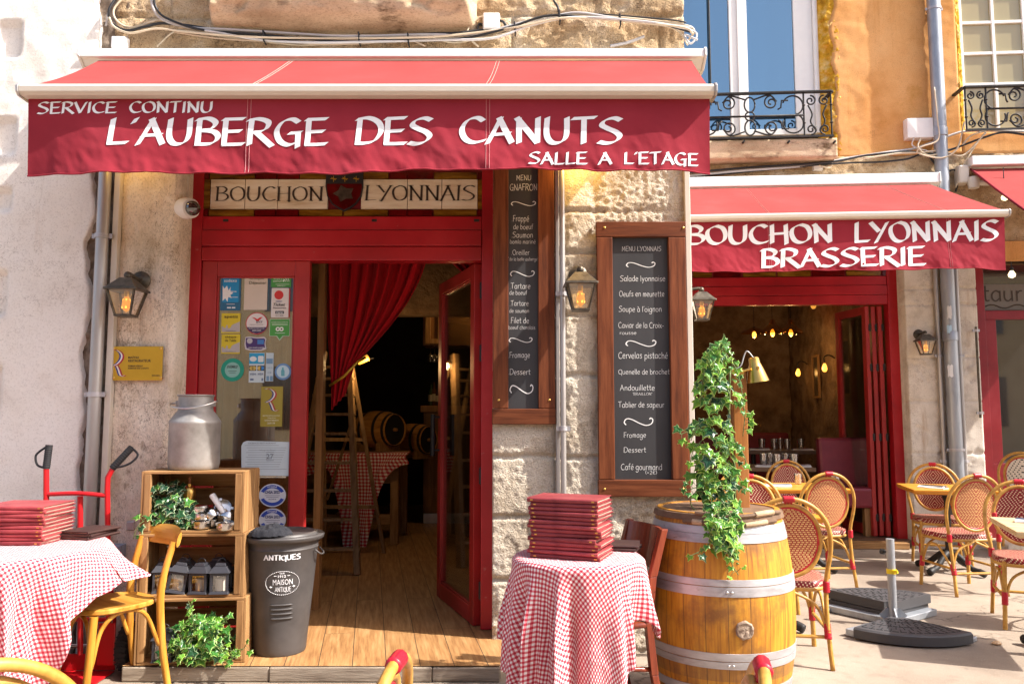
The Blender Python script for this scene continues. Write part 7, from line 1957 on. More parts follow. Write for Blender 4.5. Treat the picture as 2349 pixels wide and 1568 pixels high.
# foot grille before the step
a, b_ = G(630, 1556), G(892, 1545)
gx0, gx1 = W(628, 1556, -.62).x, W(905, 1556, -.62).x
t_ = thing('floor_grille', 'rusty ribbed metal grille let into the paving before the step', 'grille', ((gx0 + gx1) / 2, -.66, 0))
rusty = noisy('rusty_iron', [(.12, .07, .045), (.24, .15, .10), (.34, .25, .19)], scale=14, rough=.8, metal=.3, bmp=.4)
mb = MB(); mb.box((gx0, -.76, .0), (gx1, -.55, .005)); mb.build('grille_frame', rusty, t_, bevel=.001)
mb = MB(); n_ = 70
for i in range(n_): x = gx0 + .008 + (gx1 - gx0 - .016) * i / (n_ - 1); mb.box((x - .0022, -.752, .0052), (x + .0022, -.558, .011))
mb.build('grille_ribs', rusty, t_)
# ------------------------------------------------------------------ stickers on the door glass
SY = RY + .0245
def SP(x, y, d=0): return W(x, y, SY - d)
def sbox(mb, x0, y0, x1, y1, d0, d1, rad=0):
    a, b = SP(x0, y1), SP(x1, y0)
    if not rad: mb.box((a.x, SY - d1, a.z), (b.x, SY - d0, b.z)); return
    r = rad; P = []
    for cx_, cz_, g in ((b.x - r, b.z - r, 0), (a.x + r, b.z - r, 90), (a.x + r, a.z + r, 180), (b.x - r, a.z + r, 270)):
        for i in range(5): t_ = R(g + 22.5 * i); P.append((cx_ + r * math.cos(t_), cz_ + r * math.sin(t_)))
    mb.prism(P, lambda u, v, d: Vector((u, SY - d, v)), d1, d0)
def sell(mb, x, y, rx_, ry_, d0, d1, n=28):
    c = SP(x, y); kx = rx_ * 5.03 / FPX; kz = ry_ * 5.03 / FPX
    mb.prism([(c.x + kx * math.cos(2 * math.pi * i / n), c.z + kz * math.sin(2 * math.pi * i / n)) for i in range(n)], lambda u, v, d: Vector((u, SY - d, v)), d1, d0)
def spoly(mb, pts, d0, d1):
    mb.prism([(SP(x, y).x, SP(x, y).z) for x, y in pts], lambda u, v, d: Vector((u, SY - d, v)), d1, d0)
def stext(mb, s_, x0, x1, y0, y1, d=.0026, bold=.012, shear=0):
    a, b = SP(x0, y1), SP(x1, y0); type_text(mb, s_, a.x, b.x, a.z, b.z, lambda u, z: Vector((u, SY - d, z)), bold=bold, shear=shear)
def sticker(label, x, y, body, *layers):
    """body and layers: (name, colour, [drawing calls taking the mesh])"""
    p = SP(x, y); t_ = thing('sticker', label, 'sticker', p, 0, 'stickers on the door glass')
    for nm, c_, calls in (body,) + layers:
        mb = MB()
        for fn in calls: fn(mb)
        mb.build(nm, card(c_, .35), t_)
    return t_
B_, L1_, L2_, L3_ = (0, .0012), (.0012, .0018), (.0018, .0024), .0028
bx_ = lambda *a, d=B_, r=0: (lambda mb: sbox(mb, *a, d[0], d[1], r))
el_ = lambda x, y, a, b, d=B_: (lambda mb: sell(mb, x, y, a, b, d[0], d[1]))
pl_ = lambda pts, d=L1_: (lambda mb: spoly(mb, pts, d[0], d[1]))
tx_ = lambda s_, x0, x1, y0, y1, bold=.012, shear=0: (lambda mb: stext(mb, s_, x0, x1, y0, y1, .0029, bold, shear))
st = [(521, 655), (524.5, 666), (530, 657.5), (528, 668), (535, 672), (528.5, 676), (532, 684), (524, 681), (522, 692), (517, 684), (511, 690), (511, 655), (515, 662)]
sticker('blue voucher sticker with a white star, top left of the door glass', 529, 712, ('backing', (.03, .14, .26), [bx_(504.6, 632.6, 553.5, 711.7, r=.006)]), ('field', (.02, .27, .55), [bx_(510, 636, 549, 693, d=L1_, r=.004)]), ('star', (.8, .8, .78), [pl_([(a, b) for a, b in st], L2_)]),
        ('lettering', (.8, .8, .8), [tx_('sodexo', 514.5, 544, 640, 647), tx_('Pass', 526, 543, 666, 670), bx_(528, 681, 546, 682.2, d=L2_), bx_(521, 704, 530, 707, d=L2_), bx_(532, 704, 540, 707, d=L2_), bx_(520, 697, 539, 698, d=L2_)]))
sticker('large mostly blank cream sticker, top middle of the door glass', 588, 711, ('backing', (.66, .56, .46), [bx_(559.2, 630.8, 614.5, 710.6, r=.003)]), ('edge_strip', (.05, .28, .32), [bx_(614.6, 631.5, 616.5, 710, d=B_)]), ('lettering', (.12, .11, .06), [tx_('Chèque', 572, 606, 633.5, 643), tx_('Déjeuner', 572, 611.5, 645, 654)]))
sticker('green sticker lettered WI-FI GRATUIT, top right of the door glass', 645, 658, ('backing', (.07, .30, .06), [bx_(621.5, 630.6, 668.6, 658.4, r=.003)]), ('lettering', (.75, .8, .7), [tx_('WI-FI', 626.5, 647, 634, 641.5), tx_('GRATUIT', 626.5, 647, 643, 647), bx_(632, 651.5, 664, 652.3, d=L2_), tx_('advisor', 636, 656, 654, 656.4)]),
        ('radio_waves', (.75, .8, .7), [el_(650.5, 644.5, 2, 2, L2_)] + [(lambda mb, r=r: mb.tube(arc(SP(649, 646, .0028), r * 5.03 / FPX, 0, math.pi / 2, 10), .0028, 5)) for r in (6, 10, 14)]))
sticker('white sticker with a red ball and red edge on the door glass', 643, 728, ('backing', (.72, .66, .62), [bx_(621.5, 660.4, 663, 727.9, r=.005)]), ('edge_strip', (.55, .05, .05), [bx_(662, 662, 666, 727, d=L1_)]), ('ball', (.60, .035, .03), [el_(640, 676.5, 10.5, 10.5, L1_)]), ('ball_shadow', (.25, .22, .3), [el_(640, 691, 8, 1.6, L1_)]),
        ('lettering', (.04, .035, .035), [tx_('Ticket', 627, 654.5, 695, 702, .02, .3), tx_('Restaurant', 627, 657, 704, 708), bx_(631.5, 713, 651.5, 719.5, d=L1_, r=.002), tx_('CB', 632, 651, 722.5, 725)]), ('card_lettering', (.8, .8, .8), [tx_('Carte', 634, 649, 714, 718.6, .02, .3)]))
def skyline(x0, x1, y0): return [(x0, y0), (x0, y0 - 12), (x0 + 3, y0 - 13), (x0 + 5, y0 - 9), (x0 + 9, y0 - 9), (x0 + 11, y0 - 16), (x0 + 13, y0 - 16), (x0 + 15, y0 - 8), (x0 + 20, y0 - 9), (x0 + 23, y0 - 15), (x0 + 28, y0 - 18), (x1 - 4, y0 - 22), (x1, y0 - 24), (x1, y0)]
for (x0, y0, x1, y1, lab, tt) in ((507.2, 718.3, 552, 764, 'upper of two yellow stickers with a pale skyline on the door glass', [('apetiz', 514.5, 547, 723, 731)]), (507.2, 766.5, 551.5, 811, 'lower of two yellow stickers with a pale skyline on the door glass', [('chèque', 516.5, 542.5, 770, 776.5), ('de Table', 516.5, 542.5, 777.5, 783.5)])):
    sticker(lab, 530, y1, ('backing', (.66, .52, .03), [bx_(x0, y0, x1, y1, r=.003)]), ('skyline', (.46, .42, .42), [pl_(skyline(x0 + 1.5, x1 - 1.5, y1 - 3))]), ('lettering', (.08, .06, .02), [tx_(*a) for a in tt] + [tx_('www.%s.com' % tt[0][0].replace('é', 'e').replace('è', 'e'), 518, 541, y1 - 6, y1 - 3.5)]))
sticker('round white sticker with a red bird and navy band on the door glass', 589, 767, ('backing', (.55, .03, .04), [el_(589, 741.5, 25.5, 25.5)]), ('field', (.72, .66, .64), [el_(589, 741.5, 23.6, 23.6, L1_)]), ('navy_band', (.06, .035, .10), [pl_([(566, 750), (612, 750), (608, 757), (600, 762.5), (589, 765), (578, 762.5), (570, 757)], L2_)]),
        ('bird', (.60, .03, .03), [pl_([(577, 727), (586, 729), (590, 732), (596, 728), (603, 726.5), (598, 732), (593, 736), (588, 736.5), (585, 732)], L2_)]), ('lettering', (.10, .07, .10), [tx_('ancv', 587.5, 603, 735.5, 741, .015, .3), tx_('CHEQUE-VACANCES', 573, 604, 743.5, 746)]), ('white_lettering', (.7, .7, .7), [tx_('ancv.com', 579, 599, 756.5, 759.5, .02), tx_('BIENVENUE', 571, 607, 752, 754)]))
sticker('green speech-bubble sticker with owl eyes on the door glass', 642, 781, ('backing', (.50, .60, .46), [bx_(617.9, 731.7, 665.5, 770.8, r=.006), pl_([(634, 770.9), (650, 770.9), (641.5, 781)], B_)]), ('field', (.07, .31, .06), [bx_(619, 732.8, 664.4, 769.8, d=L1_, r=.005), pl_([(635.5, 769.5), (648.5, 769.5), (641.5, 778.4)], L1_)]),
        ('owl_eyes', (.78, .78, .74), [el_(637.5, 754.5, 5, 5, L2_), el_(646, 754.5, 5, 5, L2_)]), ('pupils', (.04, .03, .02), [el_(637.5, 754.5, 2, 2, (.0024, .003)), el_(646, 754.5, 2, 2, (.0024, .003))]), ('lettering', (.75, .8, .7), [tx_('tripadvisor', 631, 654, 762, 765.5), tx_('DONNEZ-NOUS VOTRE AVIS', 623, 661, 737.5, 740), bx_(624, 742.5, 660, 743.2, d=L2_), bx_(624, 745.2, 660, 745.9, d=L2_)]))
sticker('torn purple card sticker on the door glass', 586, 804, ('backing', (.60, .55, .55), [pl_([(563, 773), (572, 771.5), (590, 773.5), (606, 772.5), (611, 777), (609, 786), (611, 800), (600, 804), (575, 804), (563, 801), (561, 790)], B_)]), ('field', (.07, .035, .15), [pl_([(564, 775), (574, 774), (590, 776), (606, 775.5), (608.5, 779), (607, 788), (608, 797), (599, 801), (576, 801.5), (566, 798), (563.5, 788)])]), ('blue_card', (.06, .20, .50), [bx_(590.5, 779, 605.5, 789, d=L2_)]),
        ('emblem', (.5, .48, .5), [el_(573, 781.5, 6.5, 6.5, L2_)]), ('lettering', (.8, .8, .8), [tx_('COEUR DE MON QUARTIER', 569, 606, 796, 799)]))
sticker('round green sticker with a mint centre on the door glass', 533, 875, ('backing', (.015, .30, .20), [el_(533.4, 848, 26.5, 26.5)]), ('field', (.25, .48, .42), [el_(533.4, 848, 17.5, 17.5, L1_)]), ('lettering', (.04, .05, .05), [tx_('ENSEMBLE!', 521, 546, 837.5, 844, .02, .3), bx_(524, 850, 543, 851, d=L2_), bx_(526, 854, 541, 855, d=L2_)]))
sticker('pale blue payment card list sticker on the door glass', 589, 877, ('backing', (.55, .62, .64), [bx_(570.3, 809, 607.5, 877)]), ('blue_head', (.03, .32, .55), [bx_(571.5, 810, 606.5, 834, d=L1_)]), ('white_ovals', (.7, .72, .7), [el_(581, 823, 8, 6, L2_), bx_(592, 816, 605, 830, d=L2_, r=.006)]), ('black_cards', (.03, .03, .03), [bx_(571.5, 838, 588, 850, d=L1_), bx_(590.5, 838, 606.5, 850, d=L1_)]),
        ('gold_discs', (.62, .44, .12), [el_(577, 844, 4.6, 4.6, L2_), el_(583, 844, 4.6, 4.6, L2_), el_(595.5, 844, 4.6, 4.6, L2_)]), ('blue_disc', (.05, .22, .55), [el_(601.5, 844, 4.6, 4.6, L2_)]), ('lettering', (.10, .14, .25), [tx_('VISA', 574, 587, 855, 860, .02, .3), tx_('VISA', 592, 604, 855, 860, .02, .3), bx_(574, 868, 582, 872, d=L2_), bx_(600, 867, 603.5, 873, d=L2_)]))
sticker('narrow pale strip sticker beside the payment card list', 618, 874, ('backing', (.50, .58, .62), [bx_(608.9, 809, 628, 874)]), ('band', (.16, .28, .42), [bx_(611, 822, 626, 834, d=L1_), bx_(611, 862, 617.5, 873, d=L1_), bx_(619.5, 862, 626, 873, d=L1_)]), ('lettering', (.2, .3, .4), [tx_('CARTE', 612, 625, 842, 845), tx_('CB', 614, 623, 852, 856)]))
sticker('round blue sticker with a bottle at the right edge of the door glass', 649, 872, ('backing', (.13, .25, .46), [el_(649.3, 852, 19, 19)]), ('field', (.48, .62, .68), [el_(649.3, 852, 14.5, 14.5, L1_)]), ('bottle', (.12, .36, .42), [pl_([(645, 862), (645, 850), (647, 846.5), (647, 842.5), (651, 842.5), (651, 846.5), (653, 850), (653, 862)], L2_)]))
t_ = sticker('olive gold sticker with a tricolour R low on the door glass', 623, 978, ('backing', (.34, .26, .04), [bx_(597, 886, 649.3, 978)]), ('lettering', (.75, .7, .55), [tx_('MAÎTRE RESTAURATEUR', 603, 642, 951, 954), tx_('TITRE D\'ETAT', 614, 633, 957, 959.5), tx_('GARANTI MAISON', 607, 639, 962, 965), tx_('2019', 613, 631, 968, 972)]))
R_mark(t_, 607, 638, 890, 944, -(SY - .0016))
t_ = sticker('pale blue licence sheet with cut corner low on the door glass', 609, 1091, ('backing', (.62, .68, .70), [pl_([(553.8, 1022), (558, 1014), (566, 1010.5), (664.5, 1013), (664.5, 1091), (553.8, 1089)], B_)]), ('printing', (.25, .26, .28), [tx_('LICENCE RESTAURANT', 570, 634, 1014, 1017.5), tx_('Auberge des Canuts', 594, 632, 1030, 1034, .01, .3)] + [bx_(562 + (i * 13) % 9, 1020.5 + i * 5.4, 640 + (i * 17) % 19, 1021.3 + i * 5.4, d=L1_) for i in range(11)] + [bx_(611, 1036, 611.8, 1056, d=L1_), bx_(628, 1036, 628.8, 1056, d=L1_), bx_(611, 1036, 628, 1036.8, d=L1_), bx_(611, 1055, 628, 1056, d=L1_), tx_('27', 611, 628, 1040, 1052)]))
for yy, s_, lab in ((1135.4, 'CHSA 2022', 'round blue and white hygiene sticker dated 2022'), (1192, 'CHSA 2021', 'round blue and white hygiene sticker dated 2021 just above the bin lid')):
    sticker(lab, 625, yy + 30, ('backing', (.62, .62, .66), [el_(625, yy, 30.5, 26)]), ('blue_arcs', (.035, .07, .36), [(lambda mb, yy=yy, s=s: spoly(mb, [(625 + 28.5 * math.cos(R(a)), yy + 24 * math.sin(R(a))) for a in range(s + 22, s + 159, 8)] + [(625 + 21 * math.cos(R(a)), yy + 16.5 * math.sin(R(a))) for a in range(s + 158, s + 21, -8)], *L1_)) for s in (0, 180)]),
            ('lettering', (.03, .035, .12), [tx_(s_, 608, 642, yy - 11, yy - 4, .03), bx_(608, yy, 642, yy + .8, d=L1_), bx_(611, yy + 4, 639, yy + 4.8, d=L1_), tx_('SECURITE', 616, 634, yy + 7.5, yy + 10)]), ('white_lettering', (.75, .75, .78), [tx_('HYGIENE', 614, 636, yy - 21.5, yy - 17.5, .01)]))

# ------------------------------------------------------------------ inside the inn
# red curtain drawn to the left
def cpt(a, b, Y0=.80):
    x0 = 738 + 242 * a
    tie = 756 + 66 * a
    k = b ** 1.15
    x = x0 * (1 - k) + tie * k + 26 * math.sin(math.pi * b) * max(0, a - .25)
    y = 585 + (300 - 62 * a) * b
    p = W(x, y, Y0)
    p.y += (.050 * math.sin(a * 2 * math.pi * 8.5 + 1.2 * b) + .015 * math.sin(a * 2 * math.pi * 19)) * (1 - .45 * b) + .04 * b
    return p
c0 = W(800, 597, .8)
t_ = thing('curtain', 'red velvet curtain tied back to the left inside the doorway', 'curtain', c0)
mb = MB(); mb.grid(130, 36, cpt); o = mb.build('drape', M['curtain'], t_, smooth=True)
o.modifiers.new('thickness', 'SOLIDIFY').thickness = .003
def cp2(a, b):
    p = W(760 + 58 * a - (0 + 26 * a) * b, 862 - 36 * a + 78 * b, .84); p.y += .03 * math.sin(a * 2 * math.pi * 3.5); return p
mb = MB(); mb.grid(40, 14, cp2); o = mb.build('curtain_tail', M['curtain'], t_, smooth=True); o.modifiers.new('thickness', 'SOLIDIFY').thickness = .003
mb = MB(); mb.tube([W(756, 884, .80), W(790, 862, .75), W(822, 828, .78), W(838, 820, .84)], .010, 8); mb.build('tie_back', M['gold'], t_, smooth=True)
def cp3(a, b):
    x = 1118 - (102 * (1 - b * .95)) * a; p = W(x, 585 + 120 * b * (1 - .25 * a), .95); p.y += .035 * math.sin(a * 2 * math.pi * 4); return p
mb = MB(); mb.grid(50, 12, cp3); o = mb.build('curtain', M['curtain'], label='gathered end of red curtain behind the open door leaf', cat='curtain', loc=W(1080, 640, .95), smooth=True)
o.modifiers.new('thickness', 'SOLIDIFY').thickness = .003
mb = MB(); mb.tube([(-2.0, .82, W(800, 585, .82).z), (.7, .95, W(800, 585, .82).z)], .014, 8); mb.build('curtain_rod', M['brass'], label='brass curtain rod behind the door lintel', cat='rod', loc=(-.7, .9, 2.4), smooth='auto')
# stepladder
fa_ = G(820, 1318, FZ); ta_ = W(802, 806, fa_.y + .35)
t_ = thing('stepladder', 'old wooden stepladder standing open inside the doorway', 'ladder', (fa_.x - .2, fa_.y + .4, FZ))
fb_ = fa_ + Vector((-.60, 0, 0)); tb_ = ta_ + Vector((-.22, 0, 0))
for p, q in ((fa_, ta_), (fb_, tb_)):
    mb = MB(); mb.bar(p, q, .048, .075, (0, 1, 0)); mb.build('rail', M['ladder'], t_, bevel=.003)
for y in (838, 866, 905, 950, 995, 1062, 1125, 1190, 1255):
    zz_ = W(800, y, fa_.y + .1).z; k = (zz_ - fa_.z) / (ta_.z - fa_.z)
    mb = MB(); mb.bar(fb_.lerp(tb_, k) + Vector((-.03, 0, 0)), fa_.lerp(ta_, k) + Vector((.03, 0, 0)), .07, .022); mb.build('tread', M['ladder'], t_, bevel=.002)
bk1 = G(882, 1252, FZ); bk1 = Vector((bk1.x, min(bk1.y, 2.9), FZ)); bk1.x = W(882, 1252, bk1.y).x
for dx in (0, -.56):
    mb = MB(); mb.bar(bk1 + Vector((dx, 0, 0)), ta_ + Vector((.0 + dx * .45, .06, -.06)), .03, .045, (0, 1, 0)); mb.build('rear_leg', M['ladder'], t_, bevel=.003)
for k in (.25, .6):
    a = bk1.lerp(ta_ + Vector((0, .06, -.06)), k); b = (bk1 + Vector((-.56, 0, 0))).lerp(ta_ + Vector((-.25, .06, -.06)), k); mb = MB(); mb.bar(a, b, .03, .03); mb.build('rear_stretcher', M['ladder'], t_)
mb = MB(); mb.bar(bk1.lerp(ta_, .28) + Vector((-.45, .03, 0)), bk1.lerp(ta_, .75) + Vector((-.02, .03, 0)), .02, .03, (0, 1, 0)); mb.build('diagonal_brace', M['ladder'], t_)
# serving bench with gingham cloth and casks
by0, by1 = 3.35, 4.15
bz_ = W(850, 1040, by0).z
bx1 = W(917, 1100, by0).x; bx0 = bx1 - 1.15
t_ = thing('serving_bench', 'rough wooden serving bench deep inside the inn', 'bench', ((bx0 + bx1) / 2, (by0 + by1) / 2, FZ))
for x in (bx0 + .04, bx1 - .10):
    for y in (by0 + .04, by1 - .1):
        mb = MB(); mb.box((x, y, FZ + .001), (x + .08, y + .08, bz_ - .05)); mb.build('leg', M['crateZ'], t_, bevel=.004)
mb = MB(); mb.box((bx0, by0, bz_ - .049), (bx1, by1, bz_)); mb.build('bench_top', M['crateX'], t_, bevel=.004)
mb = MB(); mb.box((bx0 + .12, by0 + .05, bz_ - .3), (bx1 - .1005, by0 + .08, bz_ - .051)); mb.box((bx0 + .12, by0 + .05, FZ + .2), (bx1 - .1005, by0 + .08, FZ + .3)); mb.build('apron', M['crateX'], t_, bevel=.003)
def drp(a, b):
    x = bx0 - .02 + (bx1 - bx0 + .1) * a
    d = b * 1.7 - .5
    hang = .14 + .05 * math.sin(a * 11) + .95 * math.exp(-((a - .60) / .13) ** 2)
    if d < 0: return Vector((x, by0 - .01 - d * .5, bz_ + .008))
    return Vector((x + .02 * math.sin(d * 5 + a * 9), by0 - .02 - .04 * abs(math.sin(a * 26)) * d - .03 * d, bz_ + .006 - hang * d))
mb = MB(); mb.grid(90, 36, drp, lambda a, b: (a * .72, .55 * ((b * 1.7 - .5) * (.5 if b * 1.7 < .5 else .14 + .05 * math.sin(a * 11) + .95 * math.exp(-((a - .60) / .13) ** 2))) + 1)); mb.build('tablecloth', M['gingham'], label='red gingham cloth hanging over the bench inside the inn', cat='tablecloth', loc=(bx1 - .5, by0, bz_), smooth=True)
def cask(loc, rz, L, r, lab):
    t_ = thing('cask', lab, 'cask', loc, rz); T = MW[t_.name] @ Matrix.Translation((0, 0, r * .9 + .05)) @ Matrix.Rotation(math.pi / 2, 4, 'Y')
    mb = MB(T); mb.lathe([(r * .80, -L / 2 + .03), (r * .82, -L / 2)] + [(r * (1 - .18 * (2 * i / 10 - 1) ** 2), -L / 2 + L * i / 10) for i in range(11)] + [(r * .8, L / 2 - .025), (0, L / 2 - .03)], (0, 0, 0), 36, cap=False); mb.build('staves', M['interiorwood'] if False else wood('cask_oak', [(.22, .09, .02), (.38, .18, .05), (.46, .24, .08)], 0, 3, .35), t_, smooth='auto')
    for k in (-.42, -.2, .2, .42):
        mb = MB(T); e = r * (1 - .18 * (2 * k) ** 2) + .003; mb.lathe([(e - .001, k * L - .018), (e, k * L - .017), (e, k * L + .017), (e - .001, k * L + .018)], (0, 0, 0), 36); mb.build('hoop', M['black'], t_, smooth='auto')
    mb = MB(T); mb.lathe([(.018, L / 2 - .029), (.016, L / 2 + .02), (0, L / 2 + .022)], (0, 0, 0), 10); mb.build('bung', M['crateZ'], t_, smooth='auto')
    for k in (-.3, .3):
        mb = MB(MW[t_.name]); mb.box((k * L - .03, -r * .8, 0), (k * L + .03, r * .8, .09)); mb.build('cradle', M['crateX'], t_, bevel=.003)
cr_ = W(885, 985, 3.7)
cask((cr_.x - .08, 3.70, bz_ + .011), R(-35), .50, .195, 'varnished oak cask with black hoops on the bench inside the inn')
cask((cr_.x + .22, 4.35, bz_ - .10), R(-35), .46, .18, 'second oak cask half hidden behind the first inside the inn')
# bar at the back
def bxp(x, Y): return W(x, 951, Y).x
Yb = 5.0
t_ = thing('bar_counter', 'dark wooden bar counter at the back of the inn', 'bar', (bxp(1030, Yb), Yb, FZ))
zc_ = W(985, 930, Yb).z
mb = MB(); mb.box((bxp(972, Yb), Yb, FZ + .12), (.7, Yb + .5, zc_ - .08)); mb.build('front_panel', M['interiorwood'], t_, bevel=.004)
for i in range(5): mb = MB(); a = bxp(980, Yb) + i * .3; mb.box((a, Yb - .02, FZ + .2), (a + .05, Yb - .001, zc_ - .1)); mb.build('panel_batten', M['interiorwood'], t_)
mb = MB(); mb.box((bxp(966, Yb), Yb - .08, zc_ - .079), (.72, Yb + .52, zc_)); mb.build('counter_top', M['interiorwood'], t_, bevel=.006)
mb = MB(); mb.box((bxp(974, Yb), Yb - .025, FZ + .002), (.7, Yb, FZ + .119)); mb.build('kick_plate', M['steel'], t_)
t_ = thing('wall_cabinet', 'hanging wooden bar cabinet with a framed door at the back of the inn', 'cabinet', (bxp(990, Yb), Yb + .1, W(990, 792, Yb).z))
mb = MB(); z0_, z1_ = W(990, 792, Yb).z, W(990, 660, Yb).z; mb.box((bxp(968, Yb), Yb + .02, z0_), (.7, Yb + .4, z1_)); mb.build('carcass', M['interiorwood'], t_, bevel=.004)
mb = MB(); mb.box((bxp(974, Yb), Yb - .01, z0_ + .05), (bxp(986, Yb), Yb + .018, z1_)); mb.box((bxp(1003, Yb), Yb - .01, z0_ + .05), (bxp(1020, Yb), Yb + .018, z1_)); mb.box((bxp(974, Yb), Yb - .012, z0_ + .02), (bxp(1020, Yb), Yb + .016, z0_ + .08)); mb.build('door_frame', M['crateZ'], t_, bevel=.003)
for i, (x, lab) in enumerate(((985, 'wine glass hanging upside down under the bar cabinet, left one'), (994, 'wine glass hanging upside down under the bar cabinet, middle one'), (1004, 'wine glass hanging upside down under the bar cabinet, right one'))):
    p = Vector((bxp(x, Yb), Yb + .05 + .03 * i, z0_)); mb = MB(); mb.lathe([(.032, -.002), (.004, -.008), (.004, -.09), (.03, -.12), (.038, -.16), (.032, -.20)], p, 14, cap=False)
    mb.build('wine_glass', M['tumbler'], label=lab, cat='glass', loc=p, smooth=True, group='hanging wine glasses')
for i, (x, h, c_, lab) in enumerate(((986, .27, (.03, .05, .02), 'dark green bottle on the bar, leftmost of the row'), (993, .29, (.07, .03, .01), 'brown bottle on the bar, second of the row'), (1001, .25, (.04, .02, .03), 'short dark bottle on the bar, third of the row'), (1008, .30, (.05, .05, .06), 'tall bottle on the bar next to the door leaf'))):
    p = Vector((bxp(x, Yb), Yb + .12, zc_ + .001)); t_ = thing('bottle', lab, 'bottle', p, 0, 'bottles on the bar')
    mb = MB(); mb.lathe([(.034, 0), (.036, .01), (.036, h * .58), (.028, h * .68), (.013, h * .76), (.013, h), (0, h)], p, 16); mb.build('bottle_body', card(c_, .12), t_, smooth='auto')
    mb = MB(); mb.lathe([(.0366, h * .2), (.0366, h * .5)], p, 16, cap=False); mb.build('bottle_label', card((.45, .4, .32)), t_, smooth=True)
p = W(833, 826, 2.2); t_ = thing('amber_lamp', 'small amber wall lamp glowing beside the curtain tie', 'lamp', p)
mb = MB(Matrix.Translation(p) @ Matrix.Rotation(R(60), 4, 'Y')); mb.lathe([(.018, -.05), (.03, .05), (.026, .055), (.0, .05)], (0, 0, 0), 14); mb.build('shade', M['ambersoft'], t_, smooth='auto')
mb = MB(); mb.tube([p, p + Vector((.0, .5, .05))], .008, 6); mb.build('arm', M['black'], t_)
def lamp(name, loc, e, c_=(1, .62, .25), r=.05):
    l = bpy.data.lights.new(name, 'POINT'); l.energy = e; l.color = c_; l.shadow_soft_size = r
    o = bpy.data.objects.new(name, l); COL.objects.link(o); o.location = loc
lamp('amber_lamp_light', p + Vector((.06, -.06, -.04)), 4)
lamp('inn_fill_light', (-.4, 4.7, 2.7), 5)  # added fill without a fitting, brightens the back of the inn
# warm lamps under the long awning
lamp('awning_lamp_light', (W(1318, 400).x, -.16, 2.92), 2.4, (1, .60, .12), .03)
lamp('awning_lamp_light', (W(330, 400).x, -.16, 2.95), .7, (1, .60, .12), .03)

# ------------------------------------------------------------------ inside the second room
def pend(x, y, off, lab, wide):
    p = W2(x, y, off); t_ = thing('pendant_lamp', lab, 'pendant lamp', p, 0, 'amber pendant lamps')
    r_ = .17 if wide else .155
    mb = MB(); prof = [(.02, .17), (.035, .15), (.045, .10), (.09, .055), (r_, .0), (r_ + .005, -.03)] if not wide else [(.02, .08), (.05, .07), (.12, .045), (r_, .02), (r_ + .02, .0)]
    mb.lathe(prof, p, 28, cap=False); mb.build('shade', M['ambershade'], t_, smooth=True)
    mb = MB(); mb.lathe([(.012, .03), (.026, .0), (.03, -.03), (.02, -.06), (0, -.07)], p, 14); mb.build('bulb', M['amber'], t_, smooth=True)
    mb = MB(); mb.lathe([(.018, .03), (.02, .09)], p, 12); mb.tube([p + Vector((0, 0, .09)), Vector((p.x, p.y, 3.3))], .004, 6); mb.build('cord', M['black'], t_, smooth='auto')
    lamp('pendant_light', p + Vector((0, 0, -.10)), 2.2, (1, .55, .18), .03)
pend(1730, 764, -2.6, 'flat amber pendant lamp, leftmost of three in the second room', True)
pend(1772, 760, -2.4, 'amber glass bell pendant lamp in the middle of three', False)
pend(1814, 760, -2.4, 'amber glass bell pendant lamp, rightmost of three', False)
p = W2(1866, 700, -1.2); t_ = thing('bare_bulb', 'bare bulb hanging just under the red lintel of the second room', 'light bulb', p)
mb = MB(); mb.lathe([(.012, .05), (.03, .02), (.034, -.01), (.02, -.04), (0, -.045)], p, 14); mb.build('bulb', M['ambersoft'], t_, smooth=True)
mb = MB(); mb.lathe([(.014, .05), (.014, .09)], p, 10); mb.tube([p + Vector((0, 0, .09)), Vector((p.x, p.y, 3.3))], .004, 6); mb.build('cord', M['black'], t_)
